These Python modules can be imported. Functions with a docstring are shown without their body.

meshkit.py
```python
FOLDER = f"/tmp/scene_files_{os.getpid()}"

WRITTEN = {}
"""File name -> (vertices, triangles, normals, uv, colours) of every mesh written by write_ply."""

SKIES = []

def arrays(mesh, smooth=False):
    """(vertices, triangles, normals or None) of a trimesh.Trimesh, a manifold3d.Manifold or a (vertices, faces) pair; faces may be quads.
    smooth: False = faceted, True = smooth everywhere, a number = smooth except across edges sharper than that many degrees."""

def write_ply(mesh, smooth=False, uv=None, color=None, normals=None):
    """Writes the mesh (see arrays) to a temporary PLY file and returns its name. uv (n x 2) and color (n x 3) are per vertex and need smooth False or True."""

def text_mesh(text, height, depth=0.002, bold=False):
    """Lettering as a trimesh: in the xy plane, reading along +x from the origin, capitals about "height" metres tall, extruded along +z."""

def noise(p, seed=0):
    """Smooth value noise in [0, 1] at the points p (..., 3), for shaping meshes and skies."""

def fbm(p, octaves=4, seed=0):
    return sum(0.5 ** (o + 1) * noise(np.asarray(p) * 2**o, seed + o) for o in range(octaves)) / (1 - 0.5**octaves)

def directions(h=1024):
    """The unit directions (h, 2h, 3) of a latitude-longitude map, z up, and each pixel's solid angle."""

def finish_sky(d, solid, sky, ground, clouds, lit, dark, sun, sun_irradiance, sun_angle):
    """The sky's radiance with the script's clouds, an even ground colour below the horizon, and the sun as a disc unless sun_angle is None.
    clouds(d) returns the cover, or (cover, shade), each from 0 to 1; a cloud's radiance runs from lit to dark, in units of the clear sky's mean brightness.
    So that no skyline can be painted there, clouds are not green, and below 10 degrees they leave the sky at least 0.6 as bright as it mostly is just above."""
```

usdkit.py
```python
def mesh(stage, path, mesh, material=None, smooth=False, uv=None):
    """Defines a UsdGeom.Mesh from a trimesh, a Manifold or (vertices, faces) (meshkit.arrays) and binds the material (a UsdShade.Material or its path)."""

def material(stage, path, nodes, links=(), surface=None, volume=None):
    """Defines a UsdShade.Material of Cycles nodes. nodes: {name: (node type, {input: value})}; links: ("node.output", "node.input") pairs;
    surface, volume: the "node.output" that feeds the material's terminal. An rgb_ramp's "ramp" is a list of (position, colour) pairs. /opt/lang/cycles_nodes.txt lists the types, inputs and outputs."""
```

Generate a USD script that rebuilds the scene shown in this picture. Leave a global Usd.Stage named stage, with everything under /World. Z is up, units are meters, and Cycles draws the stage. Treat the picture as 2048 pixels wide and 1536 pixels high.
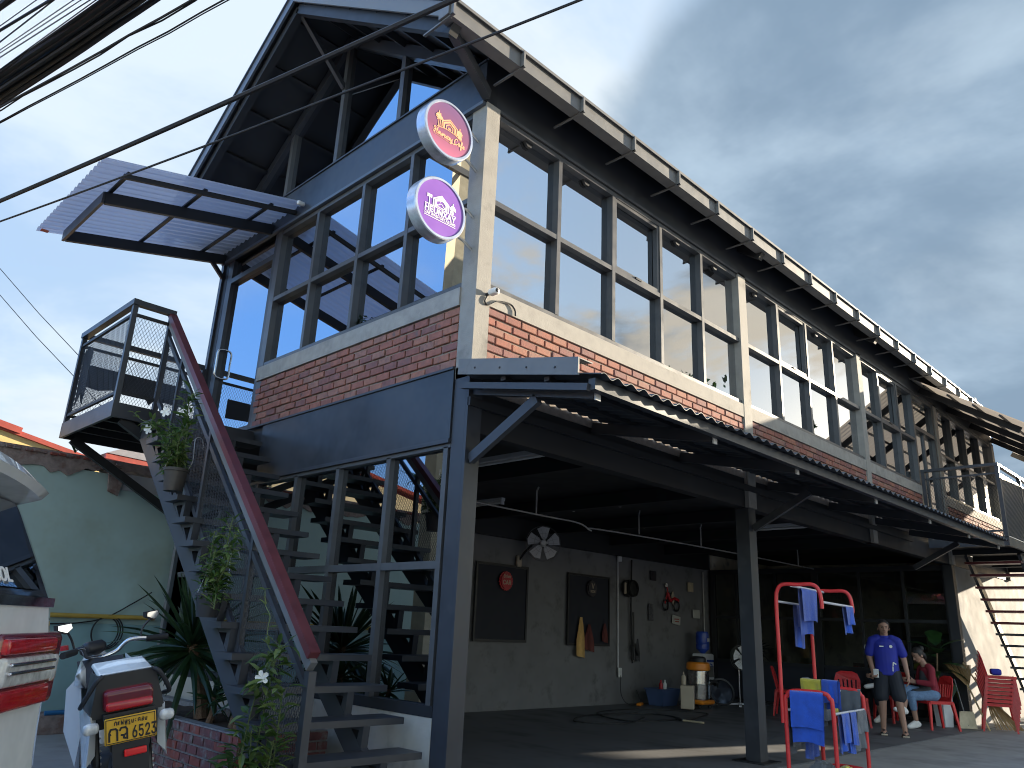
import math, random
import numpy as np, trimesh
import manifold3d as m3
from shapely.geometry import Polygon, LineString, Point, box as sbox
from shapely.ops import unary_union
from shapely import affinity
from pxr import Usd, UsdGeom, UsdLux, UsdShade, Gf, Sdf, Vt
import usdkit, meshkit

stage = Usd.Stage.CreateInMemory()
UsdGeom.SetStageUpAxis(stage, 'Z')
UsdGeom.Xform.Define(stage, '/World')
UsdGeom.Scope.Define(stage, '/World/Looks')
random.seed(7); np.random.seed(7)
RNG = np.random.default_rng(11)

# ---------------------------------------------------------------- camera
EYE = np.array([-3.950, -4.478, 1.25])
YAW, PITCH, ROLL, FPX = math.radians(45.210), math.radians(17.640), math.radians(2.593), 1548.4
_f = np.array([math.cos(YAW)*math.cos(PITCH), math.sin(YAW)*math.cos(PITCH), math.sin(PITCH)])
_r = np.array([math.sin(YAW), -math.cos(YAW), 0.0]); _u = np.cross(_r, _f)
RIGHT = math.cos(ROLL)*_r + math.sin(ROLL)*_u; UP = -math.sin(ROLL)*_r + math.cos(ROLL)*_u
cam = UsdGeom.Camera.Define(stage, '/World/camera')
cam.AddTransformOp().Set(Gf.Matrix4d(*RIGHT, 0, *UP, 0, *(-_f), 0, *EYE, 1))
cam.CreateHorizontalApertureAttr(36.0); cam.CreateVerticalApertureAttr(27.0)
cam.CreateFocalLengthAttr(36.0*FPX/2048); cam.CreateClippingRangeAttr((0.05, 3000))
cam.CreateExposureAttr(2.78)

# ---------------------------------------------------------------- sun and sky
SUN = np.array([3.6, -1.0, 0.66]); SUN /= np.linalg.norm(SUN)
sun = UsdLux.DistantLight.Define(stage, '/World/sun_light')
sun.CreateIntensityAttr(0.62); sun.CreateAngleAttr(0.53); sun.CreateNormalizeAttr(True); sun.CreateColorAttr(Gf.Vec3f(1.0, 0.86, 0.66))
_x = np.cross([0, 0, 1.0], SUN); _x /= np.linalg.norm(_x); _y = np.cross(SUN, _x)
sun.AddTransformOp().Set(Gf.Matrix4d(*_x, 0, *_y, 0, *SUN, 0, 0, 0, 0, 1))
def dirv(az, el):
    a, e = math.radians(az), math.radians(el)
    return (math.cos(a)*math.cos(e), math.sin(a)*math.cos(e), math.sin(e))
SKY_STRENGTH = 0.072
def sky_material():
    n, L = {}, []
    n['tc'] = ('texture_coordinate', {})
    D = 'tc.generated'
    n['sep'] = ('separate_xyz', {}); L.append((D, 'sep.vector'))
    n['zc'] = ('math', {'math_type': 'maximum', 'value2': 0.0}); L.append(('sep.z', 'zc.value1'))
    n['za'] = ('math', {'math_type': 'add', 'value2': 0.16}); L.append(('zc.value', 'za.value1'))
    n['inv'] = ('math', {'math_type': 'divide', 'value1': 1.0}); L.append(('za.value', 'inv.value2'))
    n['px'] = ('math', {'math_type': 'multiply'}); L += [('sep.x', 'px.value1'), ('inv.value', 'px.value2')]
    n['py'] = ('math', {'math_type': 'multiply'}); L += [('sep.y', 'py.value1'), ('inv.value', 'py.value2')]
    n['P'] = ('combine_xyz', {'z': 3.7}); L += [('px.value', 'P.x'), ('py.value', 'P.y')]
    # the same clouds sampled a little towards the sun: lit edges and grey bellies
    n['P2'] = ('vector_math', {'math_type': 'add', 'vector2': (0.16*SUN[0], 0.16*SUN[1], 0.0)}); L.append(('P.vector', 'P2.vector1'))
    for k, p in (('n1', 'P.vector'), ('n2', 'P2.vector')):
        n[k] = ('noise_texture', {'scale': 1.25, 'detail': 9.0, 'roughness': 0.56, 'distortion': 0.25}); L.append((p, k+'.vector'))
    n['big'] = ('noise_texture', {'scale': 0.45, 'detail': 3.0, 'roughness': 0.5}); L.append(('P.vector', 'big.vector'))
    def lobe(key, az, el, lo, hi):
        n[key+'d'] = ('vector_math', {'math_type': 'dot_product', 'vector2': dirv(az, el)}); L.append((D, key+'d.vector1'))
        n[key] = ('map_range', {'range_type': 'smoothstep', 'from_min': math.cos(math.radians(lo)), 'from_max': math.cos(math.radians(hi)), 'to_min': 0.0, 'to_max': 1.0, 'clamp': True})
        L.append((key+'d.value', key+'.value'))
        return key+'.result'
    def mth(key, op, a, b):
        v = {'math_type': op}
        for s, x in (('value1', a), ('value2', b)):
            if isinstance(x, str): L.append((x, key+'.'+s))
            else: v[s] = x
        n[key] = ('math', v)
        return key+'.value'
    clear = lobe('clear', 128, 42, 58, 22)       # opposite the sun the sky is open and deep blue
    bank = lobe('bank', 11, 30, 28, 11)          # the large grey cloud on the right
    veil = lobe('veil', 66, 34, 50, 14)          # thin bright overcast on the left
    glow = lobe('glow', -16, 10, 48, 6)
    n['sky'] = ('sky_texture', {'sky_type': 'single_scattering', 'sun_disc': False, 'sun_elevation': float(math.asin(SUN[2])), 'sun_rotation': float(math.atan2(SUN[0], SUN[1])), 'aerosol_density': 1.0, 'air_density': 1.0, 'ozone_density': 1.5})
    def mixc(key, a, b, fac):
        n[key] = ('mix_color', {'use_clamp': False} | ({'a': a} if not isinstance(a, str) else {}) | ({'b': b} if not isinstance(b, str) else {}))
        for sname, x in (('a', a), ('b', b), ('fac', fac)):
            if isinstance(x, str): L.append((x, key+'.'+sname))
        return key+'.result'
    def ramp(key, x, lo, hi, to=1.0):
        n[key] = ('map_range', {'range_type': 'smoothstep', 'from_min': lo, 'from_max': hi, 'to_min': 0.0, 'to_max': to, 'clamp': True}); L.append((x, key+'.value')); return key+'.result'
    base = mixc('m0', 'sky.color', SKY_BLUE, mth('cf', 'multiply', clear, 0.85))
    base = mixc('mg', base, (0.62, 1.0, 1.35), mth('mgf', 'multiply', glow, 0.8))
    # cumulus
    dens = mth('d2', 'add', 'n1.fac', mth('d1', 'multiply', mth('d0', 'subtract', 'big.fac', 0.5), 0.5))
    dens = mth('d3', 'subtract', dens, mth('d4', 'multiply', clear, 0.4))
    cover = ramp('cover', dens, 0.45, 0.535, 0.96)
    g = mth('g', 'subtract', 'n1.fac', 'n2.fac')
    lit = ramp('lit', mth('gd', 'subtract', mth('ga', 'multiply', g, 1.0), mth('gb', 'multiply', mth('gc', 'subtract', dens, 0.55), 0.5)), -0.10, 0.07)
    cum = mixc('m1', CLOUD_DARK, CLOUD_LIT, lit)
    cum = mixc('m2', cum, CLOUD_SUN, mth('gl', 'multiply', glow, mth('gl2', 'multiply', lit, 0.9)))
    col = mixc('m3', base, cum, cover)
    # thin veil, then the grey bank with its torn edge
    vf = ramp('vf', mth('v1', 'add', mth('v0', 'multiply', veil, 0.9), mth('v2', 'multiply', mth('v3', 'subtract', 'n1.fac', 0.5), 1.3)), 0.0, 0.75, 0.92)
    col = mixc('m4', col, mixc('m4b', CLOUD_VEIL2, CLOUD_VEIL, ramp('vl', 'n1.fac', 0.36, 0.62)), vf)
    bf = ramp('bf', mth('b1', 'add', bank, mth('b2', 'multiply', mth('b3', 'subtract', 'n1.fac', 0.5), 1.5)), 0.30, 0.62, 0.97)
    col = mixc('m5', col, mixc('m5b', BANK_DARK, BANK_LIT, ramp('bl', mth('b6', 'add', 'big.fac', mth('b7', 'multiply', g, 1.2)), 0.30, 0.75)), bf)
    n['bg'] = ('background_shader', {'strength': SKY_STRENGTH}); L.append((col, 'bg.color'))
    return usdkit.material(stage, '/World/Looks/sky', n, L, surface='bg.background')
SKY_BLUE = (0.42, 1.25, 3.2)
CLOUD_LIT, CLOUD_DARK, CLOUD_SUN = (2.05, 1.9, 1.6), (0.62, 0.74, 0.85), (2.3, 2.0, 1.55)
CLOUD_VEIL, CLOUD_VEIL2 = (1.72, 1.95, 2.15), (1.05, 1.42, 1.9)
BANK_DARK, BANK_LIT = (0.50, 0.72, 0.98), (1.0, 1.3, 1.6)
dome = UsdLux.DomeLight.Define(stage, '/World/sky'); dome.CreateIntensityAttr(1.0)
UsdShade.MaterialBindingAPI.Apply(dome.GetPrim()).Bind(sky_material())
dome.GetPrim().SetCustomDataByKey('kind', 'structure')
# ---------------------------------------------------------------- helpers
TAKEN = {}
def numbered(parent, name):
    k = (parent, name); n = TAKEN.get(k, 0); TAKEN[k] = n + 1
    return name if n == 0 else f'{name}_{n:03d}'
LOC = {}
def tag(p, label=None, cat=None, group=None, kind=None):
    for k, v in (('label', label), ('category', cat), ('group', group), ('kind', kind)):
        if v: p.SetCustomDataByKey(k, v)
    return p
def thing(name, label, cat, loc=(0, 0, 0), rz=0.0, group=None, kind=None, local=False):
    """An Xform at a thing's base. local: its parts are given in its own coordinates, else in the world's."""
    path = '/World/' + numbered('/World', name)
    x = UsdGeom.Xform.Define(stage, path)
    x.AddTranslateOp().Set(Gf.Vec3d(*map(float, loc)))
    if rz: x.AddRotateZOp().Set(float(rz))
    LOC[path] = np.zeros(3) if local else np.array(loc, float)
    tag(x.GetPrim(), label, cat, group, kind)
    return path
def copy_of(src, name, label, cat, loc, rz=0.0, group=None, extra=None):
    path = '/World/' + numbered('/World', name)
    x = UsdGeom.Xform.Define(stage, path)
    x.AddTranslateOp().Set(Gf.Vec3d(*map(float, loc))); x.AddRotateZOp().Set(float(rz))
    p = x.GetPrim(); p.GetReferences().AddInternalReference(src); p.SetInstanceable(True)
    return tag(p, label, cat, group)
class MB:
    def __init__(s): s.v, s.f, s.n = [], [], 0
    def add(s, v, f):
        v = np.asarray(v, float); f = np.asarray(f, int)
        if f.shape[1] == 4: f = np.vstack([f[:, [0, 1, 2]], f[:, [0, 2, 3]]])
        s.v.append(v); s.f.append(f + s.n); s.n += len(v); return s
    def tm(s, m, M=None):
        if hasattr(m, 'to_mesh'):
            q = m.to_mesh(); v, f = q.vert_properties[:, :3], q.tri_verts
        else: v, f = m.vertices, m.faces
        v = np.asarray(v, float)
        if M is not None: v = v @ np.asarray(M)[:3, :3].T + np.asarray(M)[:3, 3]
        return s.add(v, f)
    def box(s, x0, x1, y0, y1, z0, z1):
        v = [(x, y, z) for z in (z0, z1) for y in (y0, y1) for x in (x0, x1)]
        return s.add(v, [(0, 2, 3, 1), (4, 5, 7, 6), (0, 1, 5, 4), (2, 6, 7, 3), (0, 4, 6, 2), (1, 3, 7, 5)])
    def beam(s, p, q, w, h, up=(0, 0, 1)):
        p, q, up = (np.asarray(a, float) for a in (p, q, up))
        d = q - p; d /= np.linalg.norm(d); a = np.cross(d, up)
        if np.linalg.norm(a) < 1e-6: a = np.cross(d, (1, 0, 0))
        a /= np.linalg.norm(a); b = np.cross(a, d)
        c = [(-w/2, -h/2), (w/2, -h/2), (w/2, h/2), (-w/2, h/2)]
        v = [o + a*i + b*j for o in (p, q) for i, j in c]
        return s.add(v, [(3, 2, 1, 0), (4, 5, 6, 7), (0, 1, 5, 4), (1, 2, 6, 5), (2, 3, 7, 6), (3, 0, 4, 7)])
    def tube(s, pts, r, n=8, closed=False):
        p = np.asarray(pts, float); m = len(p); r = np.broadcast_to(r, (m,))
        t = np.zeros_like(p); t[1:-1] = p[2:] - p[:-2]; t[0] = p[1] - p[0]; t[-1] = p[-1] - p[-2]
        if closed: t[0] = t[-1] = p[1] - p[-2]
        t /= np.linalg.norm(t, axis=1, keepdims=True) + 1e-12
        a = np.cross(t[0], (0, 0, 1.0) if abs(t[0][2]) < 0.9 else (1.0, 0, 0)); A = []
        for k in range(m):
            a = a - t[k]*(a @ t[k]); a /= np.linalg.norm(a) + 1e-12; A.append(a)
        A = np.array(A); B = np.cross(t, A); g = np.arange(n)*2*np.pi/n
        v = p[:, None] + r[:, None, None]*(np.cos(g)[None, :, None]*A[:, None] + np.sin(g)[None, :, None]*B[:, None])
        f = []
        for i in range(m-1):
            for j in range(n):
                f.append((i*n+j, i*n+(j+1) % n, (i+1)*n+(j+1) % n, (i+1)*n+j))
        s.add(v.reshape(-1, 3), f)
        if not closed:
            for i, o in ((0, -1), (m-1, 1)):
                ring = v[i]; s.add(np.vstack([ring, p[i]]), [((j+1) % n, j, n) if o < 0 else (j, (j+1) % n, n) for j in range(n)])
        return s
    def lathe(s, prof, n=24, M=None, o=(0, 0, 0)):
        prof = np.asarray(prof, float); g = np.arange(n)*2*np.pi/n
        v = np.stack([prof[:, None, 0]*np.cos(g), prof[:, None, 0]*np.sin(g), np.repeat(prof[:, 1:2], n, 1)], -1).reshape(-1, 3)
        f = [(i*n+j, i*n+(j+1) % n, (i+1)*n+(j+1) % n, (i+1)*n+j) for i in range(len(prof)-1) for j in range(n)]
        if M is not None: v = v @ np.asarray(M)[:3, :3].T + np.asarray(M)[:3, 3]
        return s.add(v + np.asarray(o, float), f)
    def prism(s, poly, ax, a0, a1):
        """poly: shapely polygon or points in the two axes that follow ax (x: yz, y: xz, z: xy), extruded along ax."""
        g = poly if hasattr(poly, 'exterior') or hasattr(poly, 'geoms') else Polygon(poly)
        for q in getattr(g, 'geoms', [g]):
            if q.is_empty: continue
            m = trimesh.creation.extrude_polygon(q, a1 - a0, engine='earcut'); v = np.array(m.vertices); v[:, 2] += a0
            f = np.array(m.faces)
            if ax == 'x': v = v[:, [2, 0, 1]]
            if ax == 'y': v = v[:, [0, 2, 1]]; f = f[:, ::-1]
            s.add(v, f)
        return s
    def rbox(s, size, r, M=None, o=(0, 0, 0), seg=8):
        """A box with rounded edges, centred."""
        q = [m3.Manifold.sphere(r, seg).translate([sx*(size[0]/2-r), sy*(size[1]/2-r), sz*(size[2]/2-r)]) for sx in (-1, 1) for sy in (-1, 1) for sz in (-1, 1)]
        h = m3.Manifold.batch_hull(q); T = np.eye(4) if M is None else np.array(M, float); T = T.copy(); T[:3, 3] += np.asarray(o, float)
        return s.tm(h, T)
    def mesh(s): return np.vstack(s.v), np.vstack(s.f)
def root_of(path): return '/'.join(path.split('/')[:3])
def part(parent, name, mb, material, smooth=False, label=None, kind=None):
    v, f = mb.mesh() if isinstance(mb, MB) else mb
    off = LOC.get(root_of(parent), np.zeros(3))
    path = parent + '/' + numbered(parent, name)
    m = usdkit.mesh(stage, path, (np.asarray(v) - off, f), M[material], smooth)
    tag(m.GetPrim(), label, None, None, kind)
    return path
def solo(name, mb, material, label=None, cat=None, group=None, kind=None, smooth=False, inplace=True):
    """A thing that is one mesh."""
    v, f = mb.mesh() if isinstance(mb, MB) else mb
    v = np.asarray(v, float); path = '/World/' + numbered('/World', name)
    o = np.array([(v[:, 0].min()+v[:, 0].max())/2, (v[:, 1].min()+v[:, 1].max())/2, v[:, 2].min()]) if kind is None else np.zeros(3)
    m = usdkit.mesh(stage, path, (v - o, f), M[material], smooth); m.AddTranslateOp().Set(Gf.Vec3d(*map(float, o)))
    tag(m.GetPrim(), label, cat, group, kind); LOC[path] = o
    return path
def rotm(ax, deg):
    return trimesh.transformations.rotation_matrix(math.radians(deg), {'x': (1, 0, 0), 'y': (0, 1, 0), 'z': (0, 0, 1)}[ax])
def trans(x, y, z):
    T = np.eye(4); T[:3, 3] = (x, y, z); return T
def frame(o, x, y, z):
    T = np.eye(4); T[:3, 0], T[:3, 1], T[:3, 2], T[:3, 3] = x, y, z, o; return T
def bez(p, n=12):
    """Catmull-Rom through the points."""
    p = np.asarray(p, float); q = np.vstack([2*p[0]-p[1], p, 2*p[-1]-p[-2]]); out = []
    for i in range(1, len(q)-2):
        for t in np.linspace(0, 1, n, endpoint=False):
            a, b, c, d = q[i-1:i+3]
            out.append(0.5*((2*b)+(-a+c)*t+(2*a-5*b+4*c-d)*t*t+(-a+3*b-3*c+d)*t**3))
    return np.array(out + [p[-1]])
def clip_mesh(poly, pitch_a, pitch_b, to3d, r=0.0022, depth=None):
    """Expanded metal: two families of slanting strands clipped to a polygon given in a panel's own plane."""
    mb = MB(); x0, y0, x1, y1 = poly.bounds; w = (y1-y0) * pitch_a / pitch_b; k = -int(w/pitch_a)-1
    for sgn in (1, -1):
        for i in range(k, int((x1-x0+w)/pitch_a)+2):
            xs = x0 + i*pitch_a
            a, b = ((xs, y0), (xs+w, y1)) if sgn > 0 else ((xs, y1), (xs+w, y0))
            c = LineString([a, b]).intersection(poly)
            for g in getattr(c, 'geoms', [c]):
                if g.geom_type == 'LineString' and g.length > 0.01:
                    q = [to3d(*t) for t in g.coords]; mb.tube([q[0], q[-1]], r, 3)
    return mb

# ---------------------------------------------------------------- materials
M = {}
def mat(name, color, rough=0.5, metal=0.0, var=0.12, scale=6.0, bump=0.0, bscale=60.0, spec=0.5, coat=0.0, stretch=None, color2=None, cov=(0.45, 0.62), dscale=2.5, rand=0.0, sheen=0.0, trans_=0.0):
    n, L = {'p': ('principled_bsdf', {'roughness': rough, 'metallic': metal, 'specular_ior_level': spec, 'coat_weight': coat, 'sheen_weight': sheen, 'transmission_weight': trans_})}, []
    n['g'] = ('geometry', {}); vec = 'g.position'
    if stretch: n['m'] = ('mapping', {'scale': stretch}); L.append((vec, 'm.vector')); vec = 'm.vector'
    n['n'] = ('noise_texture', {'scale': scale, 'detail': 6.0, 'roughness': 0.6}); L.append((vec, 'n.vector'))
    c = np.array(color, float)
    n['r'] = ('rgb_ramp', {'ramp': [(0.3, tuple(c*(1-var))), (0.5, tuple(c)), (0.7, tuple(np.minimum(c*(1+var), 1)))]}); L.append(('n.fac', 'r.fac'))
    out = 'r.color'
    if color2 is not None:
        n['n2'] = ('noise_texture', {'scale': dscale, 'detail': 7.0, 'roughness': 0.65}); L.append((vec, 'n2.vector'))
        n['k'] = ('map_range', {'range_type': 'smoothstep', 'from_min': cov[0], 'from_max': cov[1], 'to_min': 0.0, 'to_max': 1.0, 'clamp': True}); L.append(('n2.fac', 'k.value'))
        n['x'] = ('mix_color', {'b': tuple(color2)}); L += [(out, 'x.a'), ('k.result', 'x.fac')]; out = 'x.result'
    if rand:
        n['oi'] = ('object_info', {}); n['rr'] = ('map_range', {'to_min': 1-rand, 'to_max': 1+rand}); L.append(('oi.random', 'rr.value'))
        n['hv'] = ('hsv', {}); L += [(out, 'hv.color'), ('rr.result', 'hv.value')]; out = 'hv.color'
    L.append((out, 'p.base_color'))
    if bump:
        n['bn'] = ('noise_texture', {'scale': bscale, 'detail': 4.0}); L.append((vec, 'bn.vector'))
        n['b'] = ('bump', {'strength': bump, 'distance': 0.01}); L += [('bn.fac', 'b.height'), ('b.normal', 'p.normal')]
    n['rn'] = ('map_range', {'from_min': 0.3, 'from_max': 0.7, 'to_min': max(rough-0.08, 0.02), 'to_max': min(rough+0.08, 1.0), 'clamp': True}); L += [('n.fac', 'rn.value'), ('rn.result', 'p.roughness')]
    M[name] = usdkit.material(stage, '/World/Looks/' + name, n, L, surface='p.BSDF'); return name
def pane(name, tint, reflect, rcol=(0.93, 0.96, 1.0), rough=0.0):
    n = {'f': ('fresnel', {'IOR': 1.6}), 'r': ('map_range', {'from_min': 0.0, 'from_max': 1.0, 'to_min': reflect, 'to_max': 1.0}),
         't': ('transparent_bsdf', {'color': tint}), 'g': ('glossy_bsdf', {'color': rcol, 'roughness': rough}), 'x': ('mix_closure', {}),
         'ge': ('geometry', {}), 'nn': ('noise_texture', {'scale': 0.9, 'detail': 1.0}), 'b': ('bump', {'strength': 0.03, 'distance': 0.02})}
    L = [('f.fac', 'r.value'), ('r.result', 'x.fac'), ('t.BSDF', 'x.closure1'), ('g.BSDF', 'x.closure2'), ('ge.position', 'nn.vector'), ('nn.fac', 'b.height'), ('b.normal', 'g.normal')]
    M[name] = usdkit.material(stage, '/World/Looks/' + name, n, L, surface='x.closure')
def leafmat(name, c, c2, tl=0.35, rough=0.45):
    n = {'oi': ('geometry', {}), 'n': ('noise_texture', {'scale': 7.0, 'detail': 2.0}), 'r': ('rgb_ramp', {'ramp': [(0.32, c), (0.68, c2)]}),
         'ri': ('map_range', {'to_min': 0.7, 'to_max': 1.35}), 'h': ('hsv', {}), 'p': ('principled_bsdf', {'roughness': rough}), 't': ('translucent_bsdf', {}), 'x': ('mix_closure', {'fac': tl})}
    L = [('oi.position', 'n.vector'), ('n.fac', 'r.fac'), ('r.color', 'h.color'), ('oi.random_per_island', 'ri.value'), ('ri.result', 'h.value'), ('h.color', 'p.base_color'), ('h.color', 't.color'), ('p.BSDF', 'x.closure1'), ('t.BSDF', 'x.closure2')]
    M[name] = usdkit.material(stage, '/World/Looks/' + name, n, L, surface='x.closure')
def emis(name, c, s):
    M[name] = usdkit.material(stage, '/World/Looks/' + name, {'e': ('emission', {'color': c, 'strength': s})}, [], surface='e.emission')
mat('steel', (0.035, 0.038, 0.046), 0.42, var=0.2, scale=3.0, color2=(0.06, 0.062, 0.068), cov=(0.55, 0.75))
mat('steel_dark', (0.016, 0.017, 0.02), 0.55, var=0.2, scale=3.0)
mat('steel_grey', (0.15, 0.148, 0.145), 0.5, var=0.14, scale=5.0, color2=(0.09, 0.085, 0.08), cov=(0.58, 0.74))
mat('frame', (0.075, 0.076, 0.08), 0.38, var=0.15, scale=4.0)
mat('panel_dark', (0.028, 0.03, 0.035), 0.32, var=0.3, scale=1.6)
mat('concrete', (0.30, 0.285, 0.26), 0.85, var=0.16, scale=5.0, bump=0.25, bscale=90.0, color2=(0.21, 0.2, 0.185), cov=(0.52, 0.7))
mat('render_band', (0.34, 0.32, 0.29), 0.9, var=0.14, scale=9.0, bump=0.35, bscale=120.0, color2=(0.24, 0.23, 0.21), cov=(0.5, 0.7))
mat('mortar', (0.27, 0.225, 0.19), 0.95, var=0.2, scale=20.0, bump=0.3, bscale=150.0)
BRICKS = []
for i, c in enumerate([(0.29, 0.115, 0.085), (0.25, 0.10, 0.08), (0.31, 0.135, 0.095), (0.22, 0.10, 0.09), (0.28, 0.14, 0.11)]):
    BRICKS.append(mat(f'brick_{"abcde"[i]}', c, 0.88, var=0.25, scale=16.0, bump=0.35, bscale=110.0, color2=(0.16, 0.10, 0.095), cov=(0.56, 0.7), dscale=9.0))
mat('bed_brick_a', (0.26, 0.07, 0.05), 0.92, var=0.3, scale=18.0, bump=0.4, color2=(0.2, 0.17, 0.15), cov=(0.5, 0.68), dscale=8.0)
mat('bed_brick_b', (0.17, 0.065, 0.06), 0.92, var=0.3, scale=18.0, bump=0.4, color2=(0.22, 0.2, 0.18), cov=(0.48, 0.66), dscale=8.0)
mat('bed_mortar', (0.24, 0.23, 0.22), 0.95, var=0.25, scale=14.0, bump=0.4)
mat('plaster_pale', (0.47, 0.44, 0.38), 0.9, var=0.12, scale=4.0, bump=0.15, color2=(0.33, 0.30, 0.25), cov=(0.54, 0.72))
mat('plaster_grey', (0.19, 0.19, 0.195), 0.9, var=0.12, scale=2.0, bump=0.1, color2=(0.12, 0.12, 0.12), cov=(0.5, 0.7))
mat('plaster_cream', (0.74, 0.67, 0.54), 0.9, var=0.12, scale=3.0, bump=0.12, color2=(0.36, 0.34, 0.30), cov=(0.5, 0.7))
mat('plaster_rear', (0.25, 0.245, 0.24), 0.9, var=0.1, scale=3.0, bump=0.15, color2=(0.2, 0.196, 0.19), cov=(0.5, 0.7))
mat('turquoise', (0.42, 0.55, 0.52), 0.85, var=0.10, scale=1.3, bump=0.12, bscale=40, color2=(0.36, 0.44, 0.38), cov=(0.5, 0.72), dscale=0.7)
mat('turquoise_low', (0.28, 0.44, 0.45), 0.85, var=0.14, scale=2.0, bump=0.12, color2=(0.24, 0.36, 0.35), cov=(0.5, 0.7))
mat('wall_broken', (0.28, 0.22, 0.20), 0.95, var=0.3, scale=12.0, bump=0.7, bscale=40, color2=(0.2, 0.12, 0.10), cov=(0.5, 0.66), dscale=7.0)
mat('wall_white', (0.42, 0.42, 0.44), 0.9, var=0.12, scale=5.0, bump=0.15)
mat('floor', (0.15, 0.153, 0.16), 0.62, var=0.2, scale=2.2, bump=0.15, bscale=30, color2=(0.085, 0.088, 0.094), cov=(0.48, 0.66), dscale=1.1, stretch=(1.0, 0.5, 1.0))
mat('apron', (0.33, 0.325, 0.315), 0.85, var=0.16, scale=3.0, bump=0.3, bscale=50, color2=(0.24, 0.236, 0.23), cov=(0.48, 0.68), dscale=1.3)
mat('road', (0.16, 0.16, 0.16), 0.9, var=0.18, scale=3.0, bump=0.3, color2=(0.22, 0.21, 0.2), cov=(0.5, 0.7), dscale=0.8)
mat('soil', (0.07, 0.045, 0.03), 0.95, var=0.4, scale=25.0, bump=0.8)
mat('roof_metal', (0.045, 0.048, 0.055), 0.45, var=0.12)
mat('roof_under', (0.022, 0.023, 0.027), 0.6, var=0.2)
mat('trim_blue', (0.09, 0.105, 0.13), 0.4, var=0.1)
mat('zinc', (0.42, 0.41, 0.40), 0.4, metal=0.4, var=0.15, scale=9.0)
mat('chrome', (0.75, 0.75, 0.76), 0.12, metal=1.0, var=0.03)
mat('rail_red', (0.105, 0.022, 0.026), 0.42, var=0.25, scale=7.0, color2=(0.075, 0.03, 0.033), cov=(0.55, 0.7))
mat('white_plastic', (0.75, 0.75, 0.74), 0.4, var=0.05)
mat('white_tube', (0.62, 0.63, 0.66), 0.35, var=0.05)
mat('black_plastic', (0.014, 0.014, 0.016), 0.42, var=0.15)
mat('black_rubber', (0.012, 0.012, 0.013), 0.75, var=0.2)
mat('red_plastic', (0.52, 0.022, 0.024), 0.33, var=0.12, scale=9, rand=0.1)
mat('red_tube', (0.55, 0.03, 0.03), 0.35, var=0.1)
mat('cable', (0.016, 0.016, 0.018), 0.6, var=0.3)
mat('cable_brown', (0.05, 0.038, 0.026), 0.6, var=0.3)
mat('car_white', (0.72, 0.73, 0.71), 0.25, var=0.02, coat=1.0)
mat('car_black', (0.01, 0.01, 0.012), 0.15, var=0.05, coat=1.0)
mat('lens_red', (0.42, 0.006, 0.01), 0.12, var=0.1, scale=20, coat=1.0)
mat('lens_dark', (0.13, 0.006, 0.012), 0.15, var=0.2, coat=1.0)
mat('lens_clear', (0.55, 0.55, 0.53), 0.15, var=0.25, scale=30, coat=1.0)
mat('reflector_red', (0.75, 0.02, 0.02), 0.3, var=0.05)
mat('plate_yellow', (0.72, 0.40, 0.02), 0.45, var=0.05)
mat('ink', (0.012, 0.010, 0.009), 0.6, var=0.0)
mat('towel_blue', (0.018, 0.085, 0.48), 0.95, var=0.16, scale=14, bump=0.5, bscale=260, sheen=0.4)
mat('towel_grey', (0.11, 0.12, 0.135), 0.95, var=0.16, scale=14, bump=0.5, bscale=260, sheen=0.3)
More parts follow.
